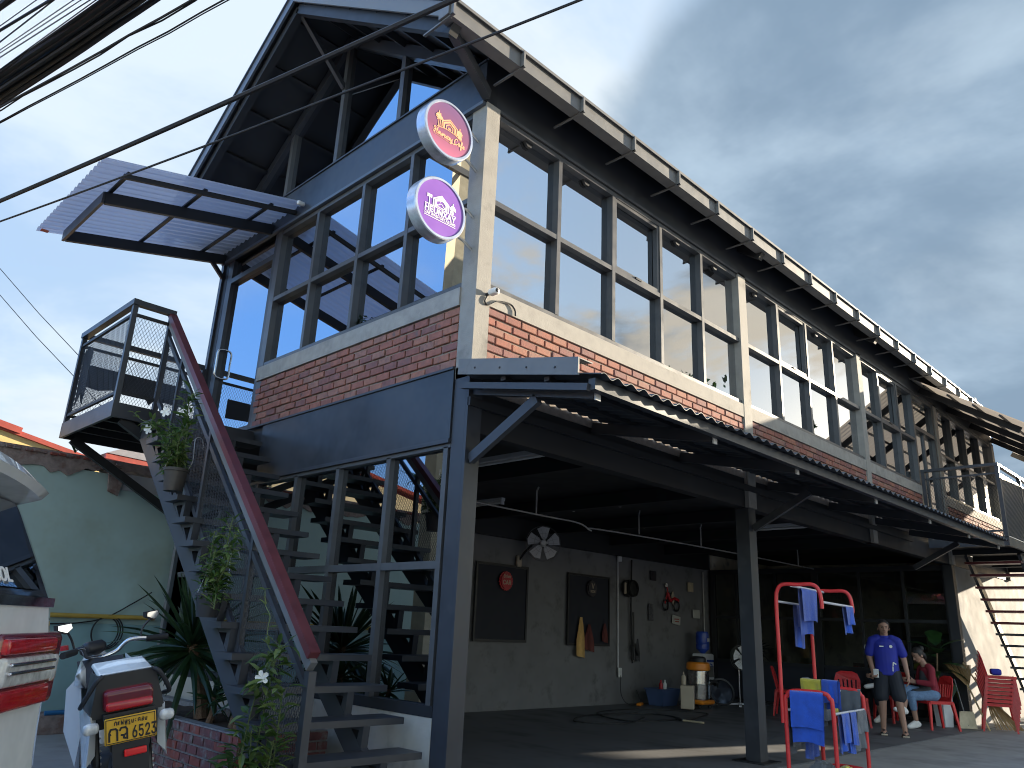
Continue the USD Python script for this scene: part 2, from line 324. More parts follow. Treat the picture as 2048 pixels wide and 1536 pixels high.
mat('towel_yellow', (0.60, 0.52, 0.05), 0.95, var=0.12, scale=14, bump=0.5, bscale=260, sheen=0.3)
mat('towel_ochre', (0.55, 0.34, 0.12), 0.95, var=0.12, scale=14, bump=0.3)
mat('towel_brown', (0.28, 0.08, 0.045), 0.95, var=0.2, scale=14, bump=0.4)
mat('skin', (0.36, 0.20, 0.14), 0.55, var=0.06)
mat('hair', (0.012, 0.010, 0.010), 0.5, var=0.2)
mat('jersey', (0.016, 0.025, 0.30), 0.75, var=0.1, bump=0.15, bscale=40)
mat('shorts_black', (0.014, 0.016, 0.024), 0.8, var=0.15, bump=0.15, bscale=40)
mat('maroon', (0.22, 0.016, 0.03), 0.85, var=0.14, bump=0.15, bscale=50)
mat('charcoal', (0.045, 0.045, 0.05), 0.9, var=0.15, bump=0.15, bscale=50)
mat('denim', (0.13, 0.21, 0.34), 0.9, var=0.2, scale=30, bump=0.2)
mat('shoe_white', (0.72, 0.70, 0.67), 0.6, var=0.08)
mat('lip', (0.24, 0.09, 0.08), 0.5, var=0.05)
mat('straw', (0.34, 0.22, 0.10), 0.9, var=0.3, scale=30, stretch=(8, 8, 1))
mat('bamboo', (0.50, 0.37, 0.19), 0.7, var=0.25, scale=9)
mat('tin', (0.50, 0.42, 0.28), 0.55, var=0.2, scale=9)
mat('orange', (0.75, 0.24, 0.02), 0.4, var=0.06)
mat('steel_shiny', (0.45, 0.44, 0.43), 0.22, metal=1.0, var=0.08)
mat('blue_tub', (0.06, 0.10, 0.22), 0.5, var=0.08)
mat('bottle_blue', (0.02, 0.06, 0.35), 0.25, var=0.1)
mat('beige', (0.44, 0.37, 0.28), 0.5, var=0.06)
mat('water_plastic', (0.42, 0.50, 0.55), 0.2, var=0.1)
mat('mirror', (0.35, 0.38, 0.42), 0.1, metal=1.0, var=0.02)
mat('mirror_bright', (0.95, 0.97, 1.0), 0.03, metal=1.0, var=0.0)
mat('board', (0.016, 0.018, 0.028), 0.75, var=0.12)
mat('cap_red', (0.42, 0.015, 0.025), 0.4, var=0.15)
mat('cap_dark', (0.035, 0.03, 0.035), 0.5, var=0.15)
mat('gold_ink', (0.42, 0.34, 0.24), 0.6, var=0.1)
mat('plate_white', (0.5, 0.5, 0.46), 0.6, var=0.1)
mat('plate_red', (0.42, 0.06, 0.03), 0.6, var=0.1)
mat('bark', (0.19, 0.115, 0.065), 0.95, var=0.4, scale=30, bump=0.8, bscale=50)
mat('stem_green', (0.10, 0.13, 0.04), 0.7, var=0.2)
mat('petal', (0.82, 0.80, 0.72), 0.6, var=0.04)
mat('pot_black', (0.02, 0.02, 0.022), 0.5, var=0.15, bump=0.1)
mat('pot_black_worn', (0.045, 0.036, 0.028), 0.6, var=0.4, scale=14)
mat('pipe_yellow', (0.50, 0.32, 0.06), 0.6, var=0.15)
mat('pipe_blue', (0.02, 0.15, 0.35), 0.5, var=0.12)
mat('sign_rim', (0.62, 0.64, 0.70), 0.28, metal=0.75, var=0.05)
mat('sign_ink_white', (0.85, 0.85, 0.86), 0.5, var=0.0)
mat('sign_ink_peach', (0.85, 0.46, 0.25), 0.5, var=0.0)
mat('sign_purple', (0.24, 0.095, 0.46), 0.4, var=0.06, scale=3)
mat('siding', (0.60, 0.50, 0.32), 0.7, var=0.1, scale=4)
mat('gable_yellow', (0.72, 0.52, 0.22), 0.75, var=0.06)
mat('roof_red', (0.34, 0.06, 0.045), 0.7, var=0.2, scale=6)
mat('roof_grey', (0.25, 0.25, 0.28), 0.7, var=0.15)
mat('wood', (0.22, 0.12, 0.06), 0.6, var=0.25, scale=9)
mat('pole_concrete', (0.46, 0.41, 0.30), 0.9, var=0.14, scale=6)
mat('poster', (0.10, 0.10, 0.11), 0.6, var=0.5, scale=25)
mat('cardboard', (0.40, 0.29, 0.18), 0.85, var=0.15)
def gradient_disc():
    n = {'g': ('geometry', {}), 's': ('separate_xyz', {}), 'm': ('map_range', {'from_min': 5.06, 'from_max': 5.58, 'to_min': 0.0, 'to_max': 1.0, 'clamp': True}),
         'r': ('rgb_ramp', {'ramp': [(0.0, (0.55, 0.16, 0.26)), (0.45, (0.26, 0.085, 0.17)), (1.0, (0.20, 0.10, 0.24))]}), 'p': ('principled_bsdf', {'roughness': 0.4})}
    M['sign_sunset'] = usdkit.material(stage, '/World/Looks/sign_sunset', n, [('g.position', 's.vector'), ('s.z', 'm.value'), ('m.result', 'r.fac'), ('r.color', 'p.base_color')], surface='p.BSDF')
gradient_disc()
def poly_sheet():
    n = {'t': ('translucent_bsdf', {'color': (0.62, 0.63, 0.74)}), 'p': ('principled_bsdf', {'base_color': (0.52, 0.53, 0.64), 'roughness': 0.35}), 'x': ('mix_closure', {'fac': 0.42}), 'tr': ('transparent_bsdf', {'color': (0.75, 0.78, 0.9)}), 'y': ('mix_closure', {'fac': 0.1})}
    M['poly_sheet'] = usdkit.material(stage, '/World/Looks/poly_sheet', n, [('p.BSDF', 'x.closure1'), ('t.BSDF', 'x.closure2'), ('x.closure', 'y.closure1'), ('tr.BSDF', 'y.closure2')], surface='y.closure')
poly_sheet()
pane('glass_upper', (0.20, 0.23, 0.26), 0.50)
pane('glass_door', (0.30, 0.33, 0.36), 0.50)
pane('glass_lower', (0.24, 0.26, 0.28), 0.30)
pane('glass_room', (0.62, 0.64, 0.62), 0.03)
pane('glass_car', (0.03, 0.035, 0.04), 0.45)
pane('bulb_glass', (0.9, 0.8, 0.6), 0.2)
leafmat('leaf_vine', (0.05, 0.12, 0.022), (0.14, 0.24, 0.05))
leafmat('leaf_vine_light', (0.16, 0.26, 0.06), (0.30, 0.38, 0.12))
leafmat('leaf_yucca', (0.018, 0.05, 0.020), (0.055, 0.11, 0.035), 0.2, 0.4)
leafmat('leaf_dracaena', (0.03, 0.075, 0.025), (0.075, 0.14, 0.04), 0.25)
leafmat('leaf_ficus', (0.022, 0.075, 0.02), (0.06, 0.15, 0.035), 0.3, 0.35)
leafmat('leaf_ficus_yellow', (0.11, 0.14, 0.02), (0.20, 0.2, 0.03), 0.3, 0.35)
leafmat('leaf_tree', (0.02, 0.05, 0.015), (0.06, 0.11, 0.03), 0.3)
leafmat('leaf_dark', (0.012, 0.028, 0.014), (0.03, 0.055, 0.025), 0.2)
def rear_sheet():
    n = {'t': ('translucent_bsdf', {'color': (0.42, 0.38, 0.34)}), 'p': ('principled_bsdf', {'base_color': (0.42, 0.39, 0.36), 'roughness': 0.5}), 'x': ('mix_closure', {'fac': 0.3})}
    M['rear_sheet'] = usdkit.material(stage, '/World/Looks/rear_sheet', n, [('p.BSDF', 'x.closure1'), ('t.BSDF', 'x.closure2')], surface='x.closure')
rear_sheet()
mat('maroon_dark', (0.10, 0.025, 0.022), 0.9, var=0.2, scale=9)
# ---------------------------------------------------------------- ground
W = 5.16
solo('road', MB().box(-400, 400, -400, 400, -0.30, -0.16), 'road', kind='structure')
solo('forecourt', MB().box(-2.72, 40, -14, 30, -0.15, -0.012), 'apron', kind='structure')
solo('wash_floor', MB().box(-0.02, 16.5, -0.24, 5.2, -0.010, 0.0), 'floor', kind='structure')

# ---------------------------------------------------------------- the two-storey building
B = thing('cafe_building', 'two-storey black steel and brick shophouse with mirrored windows and steep gable', 'building', (0, 0, 0))
Z2, ZB, ZS, ZM, ZT, ZE = 3.31, 3.865, 4.03, 4.88, 5.80, 6.20
COLS = [(0.0, 0.165), (4.52, 4.71), (8.36, 8.53), (12.10, 12.28), (16.12, 16.30)]
def roofz(y): return 8.18 - 0.70*abs(y - 2.58)
for i, (a, b) in enumerate(COLS):
    y0 = -0.02
    part(B, 'concrete_column', MB().box(a, b, y0, 0.17, 2.76 if i else 3.2, 5.83), 'concrete')
# steel posts under the columns
def hpost(x0, x1, y0, y1, z0, z1):
    m = MB().box(x0, x1, y0, y0+0.012, z0, z1).box(x0, x1, y1-0.012, y1, z0, z1).box((x0+x1)/2-0.006, (x0+x1)/2+0.006, y0+0.013, y1-0.013, z0, z1)
    return m
part(B, 'steel_post', MB().box(0.0, 0.15, -0.012, 0.02, 0, 3.30).box(0.0, 0.028, 0.021, 0.165, 0, 3.30).box(0.10, 0.15, 0.021, 0.165, 0, 3.30), 'steel')
p1 = part(B, 'steel_post', MB().box(4.53, 4.70, 0.0, 0.17, 0.012, 2.755), 'steel')
part(p1, 'base_plate', MB().box(4.42, 4.81, -0.10, 0.28, 0.0005, 0.012), 'steel_dark')
part(B, 'steel_post', MB().box(12.1, 12.26, 0.0, 0.16, 0, 2.755), 'steel_dark')
part(B, 'steel_post', MB().box(0.0, 0.14, 5.0, 5.16, 0, 5.9), 'steel_dark')
part(B, 'steel_post', MB().box(-0.03, -0.002, 5.10, 5.17, 3.2, 5.9), 'steel')
# floor and ceiling of the wash bay
part(B, 'floor_slab', MB().box(0.02, 16.3, 0.02, 5.14, 3.12, 3.30), 'steel_dark')
for x in (2.3, 4.53, 6.5, 8.4, 10.3): part(B, 'ceiling_beam', MB().box(x, x+0.1, 0.19, 5.1, 2.93, 3.115), 'steel_dark')
part(B, 'edge_beam', MB().box(0.155, 16.3, 0.03, 0.16, 2.76, 3.118), 'steel_dark')
part(B, 'edge_beam', MB().box(0.165, 12.1, 5.04, 5.13, 2.76, 3.118), 'steel_dark')
part(B, 'rear_wall', MB().box(0.02, 16.3, 5.16, 5.28, 0, 2.80).box(0.02, 16.3, 5.135, 5.28, 2.801, 6.2), 'plaster_grey')
part(B, 'end_wall', MB().box(16.18, 16.30, 0.18, 5.1, 0, 7.0), 'plaster_cream')
part(B, 'side_wall', MB().box(12.27, 16.5, 0.05, 0.15, 0, 3.10), 'plaster_rear')
part(B, 'side_wall', MB().box(16.5, 21.0, 0.6, 0.75, 0, 3.4), 'plaster_rear', label='plain plaster wall catching the sun behind the rear stair')
# cream waiting room behind the glass partition
part(B, 'room_wall', MB().box(15.2, 15.3, 0.16, 5.12, 0.0, 3.1), 'plaster_cream')
part(B, 'room_wall', MB().box(12.3, 15.2, 5.08, 5.13, 0.0, 3.1), 'plaster_cream')
gp = part(B, 'glass_partition', MB().box(12.24, 12.246, 0.17, 5.1, 0.03, 2.74), 'glass_room')
for y, w in ((4.98, .12), (4.42, .05), (3.5, .05), (2.58, .14), (1.73, .05), (0.90, .05), (0.17, .05)):
    part(gp, 'mullion', MB().box(12.2, 12.27, y, y+w, 0.0, 2.74), 'steel_dark')
for z, h in ((2.66, .1), (1.71, .06), (0.80, .06), (0.0, .06)):
    part(gp, 'rail', MB().box(12.195, 12.275, 0.165, 5.1, z, z+h), 'steel_dark')
part(gp, 'lower_panel', MB().box(12.235, 12.239, 0.9, 5.1, 0.07, 0.80), 'board')

# brick walls: every brick of the near part its own piece, laid in running bond
def laid(L0, L1, z0, z1, pitch=0.206, course=0.079):
    k = 0; z = z1 - course + 0.012
    while z > z0 - 0.03:
        x = L0 - (0.103 if k % 2 else 0.0)
        while x < L1 - 0.02:
            a, b = max(x, L0), min(x + pitch - 0.016, L1)
            if b - a > 0.03: yield a, b, max(z, z0), min(z + course - 0.016, z1)
            x += pitch
        z -= course; k += 1
mort = part(B, 'brick_wall', MB().box(0.014, 0.15, 0.166, 3.70, Z2, ZB-0.002), 'mortar')
nbr = 0
def brick_mesh(mb, face, a, b, z0, z1):
    d = RNG.uniform(-0.005, 0.006); j = RNG.uniform(-0.003, 0.003, 4)
    a += j[0]; b += j[1]; z0 += j[2]*0.7; z1 += j[3]*0.7; c = 0.005
    if face == 'x': f = lambda u, w, o: (-0.004 - d + o, u, w)
    else: f = lambda u, w, o: (u, -0.004 - d + o, w)
    v = [f(a, z0, .03), f(b, z0, .03), f(b, z1, .03), f(a, z1, .03), f(a, z0, c), f(b, z0, c), f(b, z1, c), f(a, z1, c), f(a+c, z0+c, 0), f(b-c, z0+c, 0), f(b-c, z1-c, 0), f(a+c, z1-c, 0)]
    q = [(0, 1, 5, 4), (1, 2, 6, 5), (2, 3, 7, 6), (3, 0, 4, 7), (4, 5, 9, 8), (5, 6, 10, 9), (6, 7, 11, 10), (7, 4, 8, 11), (8, 9, 10, 11)]
    if face == 'x': q = [t[::-1] for t in q]
    return mb.add(v, q)
for a, b, z0, z1 in laid(0.175, 3.69, Z2+0.005, ZB-0.008):
    part(mort, 'brick', brick_mesh(MB(), 'x', a, b, z0, z1), BRICKS[RNG.integers(0, 5)]); nbr += 1
far = {k: MB() for k in BRICKS}
for i in range(4):
    a0, a1 = COLS[i][1]+0.003, COLS[i+1][0]-0.003
    if i == 2: a1 = 10.9
    wl = part(B, 'brick_wall', MB().box(a0, a1, 0.014, 0.15, Z2 - 0.2, ZB-0.002), 'mortar')
    for a, b, z0, z1 in laid(a0+0.004, a1-0.004, Z2-0.1, ZB-0.008):
        if z0 < 3.17: continue
        if i < 2 and nbr < 299 and (i == 0 or z0 > 3.5):
            part(wl, 'brick', brick_mesh(MB(), 'y', a, b, z0, z1), BRICKS[RNG.integers(0, 5)]); nbr += 1
        else: brick_mesh(far[BRICKS[RNG.integers(0, 5)]], 'y', a, b, z0, z1)
for k, mb in far.items():
    part(B, 'far_bricks', mb, k, kind='stuff')
part(B, 'sill_band', MB().box(-0.016, 0.15, 0.17, 3.695, ZB, ZS), 'render_band')
for i in range(4):
    part(B, 'sill_band', MB().box(COLS[i][1]+.002, (COLS[i+1][0] if i != 2 else 10.9)-.002, -0.016, 0.15, ZB, ZS), 'render_band')

# windows. a window is one pane with its own frame pieces
def window(face, a, b, z0, z1, sash=False, g='glass_upper', fm='frame', fw=0.045, set_=0.075):
    """face y: the long side (plane y=0, spans x); face x: the gable (plane x=0, spans y)."""
    def bx(u0, u1, d0, d1, w0, w1): return MB().box(u0, u1, d0, d1, w0, w1) if face == 'y' else MB().box(d0, d1, u0, u1, w0, w1)
    p = part(B, 'window', bx(a, b, set_, set_+0.006, z0, z1), g)
    if sash:
        m = MB(); e = 0.04
        for q in ((a, b, z0, z0+e), (a, b, z1-e, z1), (a, a+e, z0+e, z1-e), (b-e, b, z0+e, z1-e)):
            u0, u1, w0, w1 = q; lo = (u0, 0.012, w0) ; 
            m.add(*bx(u0, u1, 0.012, 0.07, w0, w1).mesh())
        part(p, 'sash', m, fm)
        part(p, 'latch', bx((a+b)/2-0.05, (a+b)/2+0.05, -0.005, 0.012, z0+0.005, z0+0.03), 'black_plastic')
    return p
FW = 0.05
def glazing(face, posts, z0, z1, rails, sashes=(), g='glass_upper', depth=0.10, name='mullion', fm='frame'):
    bx = (lambda u0, u1, w0, w1, d0=0.0, d1=depth: MB().box(u0, u1, d0, d1, w0, w1)) if face == 'y' else (lambda u0, u1, w0, w1, d0=0.0, d1=depth: MB().box(d0, d1, u0, u1, w0, w1))
    for a in posts[1:-1]: part(B, name, bx(a, a+FW, z0+0.05, z1-0.055), fm)
    zs = [z0] + list(rails) + [z1]
    part(B, 'window_head', bx(posts[0], posts[-1], z1-0.055, z1, 0.004, depth+0.002), fm)
    part(B, 'window_sill', bx(posts[0], posts[-1], z0, z0+0.05, 0.004, depth+0.002), fm)
    for i in range(len(posts)-1):
        a, b = posts[i] + (FW if i else 0), posts[i+1]
        for r in rails: part(B, 'transom', bx(a, b, r-0.025, r+0.025, 0.003, depth-0.002), fm)
        for j in range(len(zs)-1):
            lo = zs[j] + (0.05 if j == 0 else 0.025); hi = zs[j+1] - (0.055 if j == len(zs)-2 else 0.025)
            window(face, a, b, lo, hi, (i, j) in sashes, g, fm)
    return zs
glazing('y', [0.165, 1.02, 1.888, 2.766, 3.634, 4.52], ZS, ZT, [ZM], {(2, 1)})
glazing('y', [4.71, 5.602, 6.504, 7.428, 8.36], ZS, ZT, [ZM], {(1, 1)})
glazing('y', [8.53, 9.263, 10.137, 10.90], ZS, ZT, [ZM], {(1, 1)})
glazing('y', [12.28, 13.15, 14.1, 15.1, 16.12], ZS, ZT, [ZM])
# blind clips that show along the heads
for x in (0.62, 1.5, 3.2, 4.05, 5.1, 7.0):
    part(B, 'blind_bracket', MB().prism([(x-0.06, 5.745), (x+0.06, 5.745), (x+0.03, 5.70), (x-0.02, 5.70)], 'y', 0.04, 0.07), 'steel_dark')
# rear door on the long side
rd = part(B, 'balcony_door', MB().box(10.97, 12.03, 0.06, 0.066, 3.35, 5.1), 'glass_upper')
part(rd, 'door_frame', MB().box(10.9, 10.97, 0.0, 0.12, 3.3, ZT).box(12.03, 12.1, 0.0, 0.12, 3.3, ZT).box(10.97, 12.03, 0.0, 0.12, 5.1, 5.17).box(10.97, 12.03, 0.0, 0.12, 5.74, ZT).box(10.97, 12.03, 0.0, 0.12, 3.3, 3.36), 'frame')
part(rd, 'door_stile', MB().box(11.48, 11.53, 0.03, 0.09, 3.36, 5.1), 'frame')
part(rd, 'transom_pane', MB().box(10.97, 12.03, 0.06, 0.066, 5.17, 5.74), 'glass_upper')
# gable front: window rows, entrance door, dark fascia, gable glazing
glazing('x', [0.165, 1.029, 1.86, 2.762, 3.60], ZS, ZT, [ZM])
part(B, 'corner_post', MB().box(0.0, 0.1, 3.60, 3.70, 3.31, ZT), 'frame')
door = part(B, 'entrance_door', MB().box(0.055, 0.063, 3.72, 4.93, 3.36, 5.46), 'glass_door')
part(door, 'door_frame', MB().box(0.0, 0.1, 3.70, 3.76, 3.32, ZT).box(0.0, 0.1, 4.86, 4.99, 3.32, ZT).box(0.0, 0.1, 3.76, 4.86, 5.46, 5.53).box(0.0, 0.1, 3.76, 4.86, 3.31, 3.36), 'steel')
part(door, 'transom_pane', MB().box(0.055, 0.06, 3.76, 4.86, 5.53, ZT), 'glass_door')
h = MB()
for y, s in ((4.80, -0.055), (4.72, 0.12)):
    h.tube(bez([(s*0+0.05 if s > 0 else 0.05, y, 4.14), (0.05+s, y, 4.16), (0.05+s*1.1, y, 4.32), (0.05+s, y, 4.50), (0.05, y, 4.52)], 6), 0.013, 8)
part(door, 'handle', MB().tube(bez([(0.05, 4.82, 4.14), (-0.03, 4.82, 4.17), (-0.035, 4.82, 4.34), (-0.03, 4.82, 4.50), (0.05, 4.82, 4.53)], 6), 0.013, 8), 'chrome', True)
part(door, 'handle', MB().tube(bez([(0.06, 4.80, 4.14), (0.14, 4.80, 4.17), (0.145, 4.80, 4.34), (0.14, 4.80, 4.50), (0.06, 4.80, 4.53)], 6), 0.013, 8), 'chrome', True)
part(B, 'gable_fascia', MB().box(-0.03, 0.12, -0.016, 5.17, 5.835, 6.255), 'panel_dark')
part(B, 'fascia_lip', MB().box(-0.045, 0.0, -0.016, 5.17, 6.256, 6.275), 'steel')
part(B, 'fascia_lip', MB().box(-0.04, -0.0, 0.0, 5.17, 5.80, 5.834), 'trim_blue')
# gable panes between three mullions
ys = [0.02, 1.38, 2.58, 3.70, 5.14]
for i in range(4):
    a, b = ys[i] + (0.03 if i else 0), ys[i+1] - 0.03
    pts = [(a, 6.276), (b, 6.276)] + ([(b, roofz(b)-0.16)] if True else []) + ([(2.58, roofz(2.58)-0.16)] if a < 2.58 < b else []) + [(a, roofz(a)-0.16)]
    if roofz(a)-0.16 < 6.28: pts = [(2.58 - (8.18-0.16-6.276)/0.70 + 0.02, 6.276)] + pts[1:-1]
    if roofz(b)-0.16 < 6.28: pts = [(a, 6.276), (2.58 + (8.18-0.16-6.276)/0.70 - 0.02, 6.276), (a, roofz(a)-0.16)]
    part(B, 'gable_pane', MB().prism(pts, 'x', 0.05, 0.056), 'glass_upper')
for y in ys[1:4]: part(B, 'gable_mullion', MB().box(-0.002, 0.09, y-0.035, y+0.035, 6.276, roofz(y)-0.13), 'frame')
for s in (1, -1):
    y1 = 2.58 - s*2.35
    part(B, 'gable_rafter', MB().beam((0.045, 2.58, roofz(2.58)-0.13), (0.045, y1, roofz(y1)-0.13), 0.11, 0.13, (0, 0, 1)), 'steel')
# black panel between the storeys and the lower gable glazing
part(B, 'storey_panel', MB().box(-0.018, 0.13, 0.17, 3.35, 2.70, 3.285), 'panel_dark')
part(B, 'storey_trim', MB().box(-0.032, 0.0, 0.17, 3.72, 3.287, 3.308), 'steel')
part(B, 'storey_trim', MB().box(-0.028, 0.0, 0.17, 3.35, 2.665, 2.698), 'steel')
low = [0.20, 0.96, 1.75, 2.50, 3.3, 4.1, 5.0]
for a in low: part(B, 'lower_mullion', MB().box(0.0, 0.11, a, a+0.055, 0.70, 2.64), 'frame')
part(B, 'lower_head', MB().box(0.0, 0.115, 0.17, 5.0, 2.63, 2.662), 'frame')
part(B, 'lower_sill', MB().box(-0.002, 0.115, 0.17, 5.0, 0.62, 0.70), 'steel_dark')
for i in range(6):
    a, b = low[i]+0.055, low[i+1]
    part(B, 'lower_rail', MB().box(0.002, 0.108, a, b, 1.68, 1.74), 'frame')
    part(B, 'lower_window', MB().box(0.05, 0.056, a, b, 0.70, 1.68), 'glass_lower')
    part(B, 'lower_window', MB().box(0.05, 0.056, a, b, 1.74, 2.63), 'glass_lower')
part(B, 'curb_wall', MB().box(0.0, 0.12, 0.17, 5.0, 0.0, 0.618), 'plaster_pale')
# long dark fascia above the windows, roof, purlins, gutter
part(B, 'eave_fascia', MB().box(0.0, 16.3, -0.004, 0.1, 5.832, 6.33), 'steel')
part(B, 'eave_trim', MB().box(0.165, 16.3, -0.02, 0.0, 5.80, 5.831), 'frame')
RX0, RX1 = -0.76, 16.7
def slope_pt(y, s, d=0.0): return roofz(y) + d
for s, y0 in ((1, -0.36), (-1, 5.52)):
    q = [(y0, roofz(y0)), (2.58, 8.18), (2.58, 8.23), (y0, roofz(y0)+0.05)]
    part(B, 'roof_slope', MB().prism(q, 'x', RX0, RX1), 'roof_metal')
    q = [(y0+0.02*s, roofz(y0+0.02*s)-0.012), (2.58, 8.18-0.012), (2.58, 8.18-0.003), (y0+0.02*s, roofz(y0+0.02*s)-0.003)]
    part(B, 'roof_lining', MB().prism(q, 'x', RX0+0.02, RX1-0.02), 'roof_under')
    for t in (0.06, 0.24, 0.42, 0.60, 0.78, 0.95):
        y = y0 + s*t*2.9 if s > 0 else y0 - t*2.9
        part(B, 'purlin', MB().beam((RX0+0.03, y, roofz(y)-0.055), (RX1-0.05, y, roofz(y)-0.055), 0.05, 0.08, (0, -0.57*s, 0.82)), 'steel_dark')
    for x in (-0.68, 4.6, 8.45, 12.2):
        part(B, 'rafter', MB().beam((x, y0+0.03*s, roofz(y0+0.03*s)-0.155), (x, 2.58, 8.18-0.155), 0.09, 0.12), 'steel_dark')
    # verge: board and cap flashing
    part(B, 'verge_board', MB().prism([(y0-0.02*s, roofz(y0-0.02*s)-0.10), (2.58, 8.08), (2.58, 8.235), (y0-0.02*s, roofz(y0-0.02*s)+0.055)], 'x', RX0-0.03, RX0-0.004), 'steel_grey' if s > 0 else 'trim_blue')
    part(B, 'verge_flashing', MB().prism([(y0-0.02*s, roofz(y0)+0.057), (2.58, 8.237), (2.58, 8.257), (y0-0.02*s, roofz(y0)+0.077)], 'x', RX0-0.05, RX0+0.14), 'trim_blue')
gut = part(B, 'gutter', MB().box(RX0-0.06, RX1, -0.395, -0.383, 6.02, 6.185).box(RX0-0.06, RX1, -0.383, -0.27, 6.02, 6.03).box(RX0-0.06, RX0-0.05, -0.383, -0.27, 6.031, 6.185), 'steel_grey')
part(gut, 'gutter_lip', MB().box(RX0-0.06, RX1, -0.425, -0.395, 6.178, 6.196).box(RX0-0.06, RX1, -0.425, -0.42, 6.165, 6.178), 'steel_grey')
x = -0.80
while x < 16.6:
    part(gut, 'gutter_strap', MB().box(x, x+0.022, -0.435, -0.396, 6.005, 6.178).box(x, x+0.022, -0.44, -0.05, 6.004, 6.018), 'steel_grey'); x += 0.83
part(B, 'corner_strut', MB().beam((-0.02, -0.03, 5.88), (-0.66, -0.27, 6.02), 0.075, 0.10), 'steel')
part(B, 'ridge_brace', MB().beam((0.0, 2.58, 7.35), (-0.66, 2.58, 7.98), 0.05, 0.06), 'steel')
part(B, 'upper_ceiling', MB().prism([(0.1, 6.05), (2.58, 7.7), (5.06, 6.05), (5.06, 6.06), (2.58, 7.72), (0.1, 6.06)], 'x', 0.3, 16.1), 'steel_dark')
# upper-floor door mat, plants and jars are separate things
# ---------------------------------------------------------------- lean-to canopy over the wash bay
C = thing('wash_bay_canopy', 'low black corrugated lean-to roof along the brick wall over the wash bay', 'canopy', (0, 0, 0))
def canz(y): return 3.20 + 0.205*y
xs = np.arange(-0.08, 10.121, 0.019); prof = 0.016*np.sin((xs+0.08)*2*math.pi/0.152)
v, f = [], []
for k, x in enumerate(xs):
    for y in (-0.004, -1.42):
        v.append((x, y, canz(y) + prof[k])); 
for k, x in enumerate(xs):
    for y in (-0.004, -1.42): v.append((x, y, canz(y) + prof[k] - 0.004))
n = len(xs)
for k in range(n-1):
    f += [(2*k, 2*k+1, 2*k+3, 2*k+2), (2*n+2*k, 2*n+2*k+2, 2*n+2*k+3, 2*n+2*k+1), (2*k+1, 2*n+2*k+1, 2*n+2*k+3, 2*k+3)]
part(C, 'corrugated_sheet', MB().add(v, f), 'roof_metal')
part(C, 'end_flashing', MB().prism([(0, 3.31), (-1.25, 3.055), (-1.25, 2.925), (0, 3.18)], 'x', -0.12, -0.105).prism([(0, 3.31), (-1.25, 3.055), (-1.25, 3.047), (0, 3.302)], 'x', -0.104, 0.04), 'steel_grey')
part(C, 'end_rail', MB().beam((-0.06, 0, 3.10), (-0.06, -1.30, 2.84), 0.045, 0.05), 'steel')
xr = [0.06, 1.6, 3.1, 5.06, 6.85, 8.5, 10.02]
for x in xr:
    r = part(C, 'rafter', MB().beam((x, -0.004, canz(0)-0.10), (x, -1.27, canz(-1.27)-0.10), 0.05, 0.10), 'steel')
    part(r, 'end_plate', MB().box(x-0.028, x+0.028, -1.285, -1.272, canz(-1.28)-0.16, canz(-1.28)-0.05), 'zinc')
part(C, 'wall_plate', MB().box(0.0, 10.1, -0.034, -0.002, 2.95, 3.02), 'steel_dark')
part(C, 'front_purlin', MB().box(-0.05, 10.1, -1.345, -1.287, canz(-1.3)-0.11, canz(-1.3)-0.03), 'steel')
for y in (-0.45, -0.9): part(C, 'purlin', MB().box(-0.05, 10.1, y-0.025, y+0.025, canz(y)-0.05, canz(y)-0.018), 'steel_dark')
for x in (0.06, 4.62, 10.02): part(C, 'diagonal_brace', MB().beam((x, -0.015, 2.52), (x, -0.72, canz(-0.72)-0.16), 0.05, 0.08), 'steel')
for k in range(4):
    y = -0.2 - k*0.28; part(C, 'rivet', MB().lathe([(0, 0.006), (0.008, 0.004), (0.009, 0)], 8, frame((-0.121, y, 3.235+0.204*y), (0, 1, 0), (0, 0, 1), (-1, 0, 0))), 'steel_dark')

# ---------------------------------------------------------------- front staircase with mesh balustrade and landing
S = thing('front_staircase', 'black steel stair with maroon handrail climbing the gable front to a mesh landing', 'staircase', (-0.7, 0, 0))
RISE, RUN, NT = 0.2035, 0.232, 15
def tz(k): return RISE*k
def ty(k): return 0.13 + RUN*(k-2)
XI, XO = -0.10, -1.27
for k in range(1, NT+1):
    y, z = ty(k), tz(k)
    t = part(S, 'tread', MB().box(XO, XI, y, y+0.27, z-0.045, z), 'steel')
    for x in (-0.42, -1.16):
        q = Polygon([(y+0.005, z-0.046), (y+0.255, z-0.046), (y+0.17, z-0.20), (y+0.02, z-0.215)], [[(y+0.06, z-0.075), (y+0.19, z-0.075), (y+0.085, z-0.19)]])
        part(t, 'bracket', MB().prism(q, 'x', x-0.028, x+0.028), 'steel')
def nose(k, d): return (ty(k), tz(k)+d)
sl = RISE/RUN
for x in (-0.42, -1.16):
    a = (x, ty(0)-0.05, max(tz(0)-0.17, 0.02)); b = (x, 3.60, 3.02)
    part(S, 'stringer', MB().beam((x, 0.02, 0.02), b, 0.06, 0.16), 'steel')
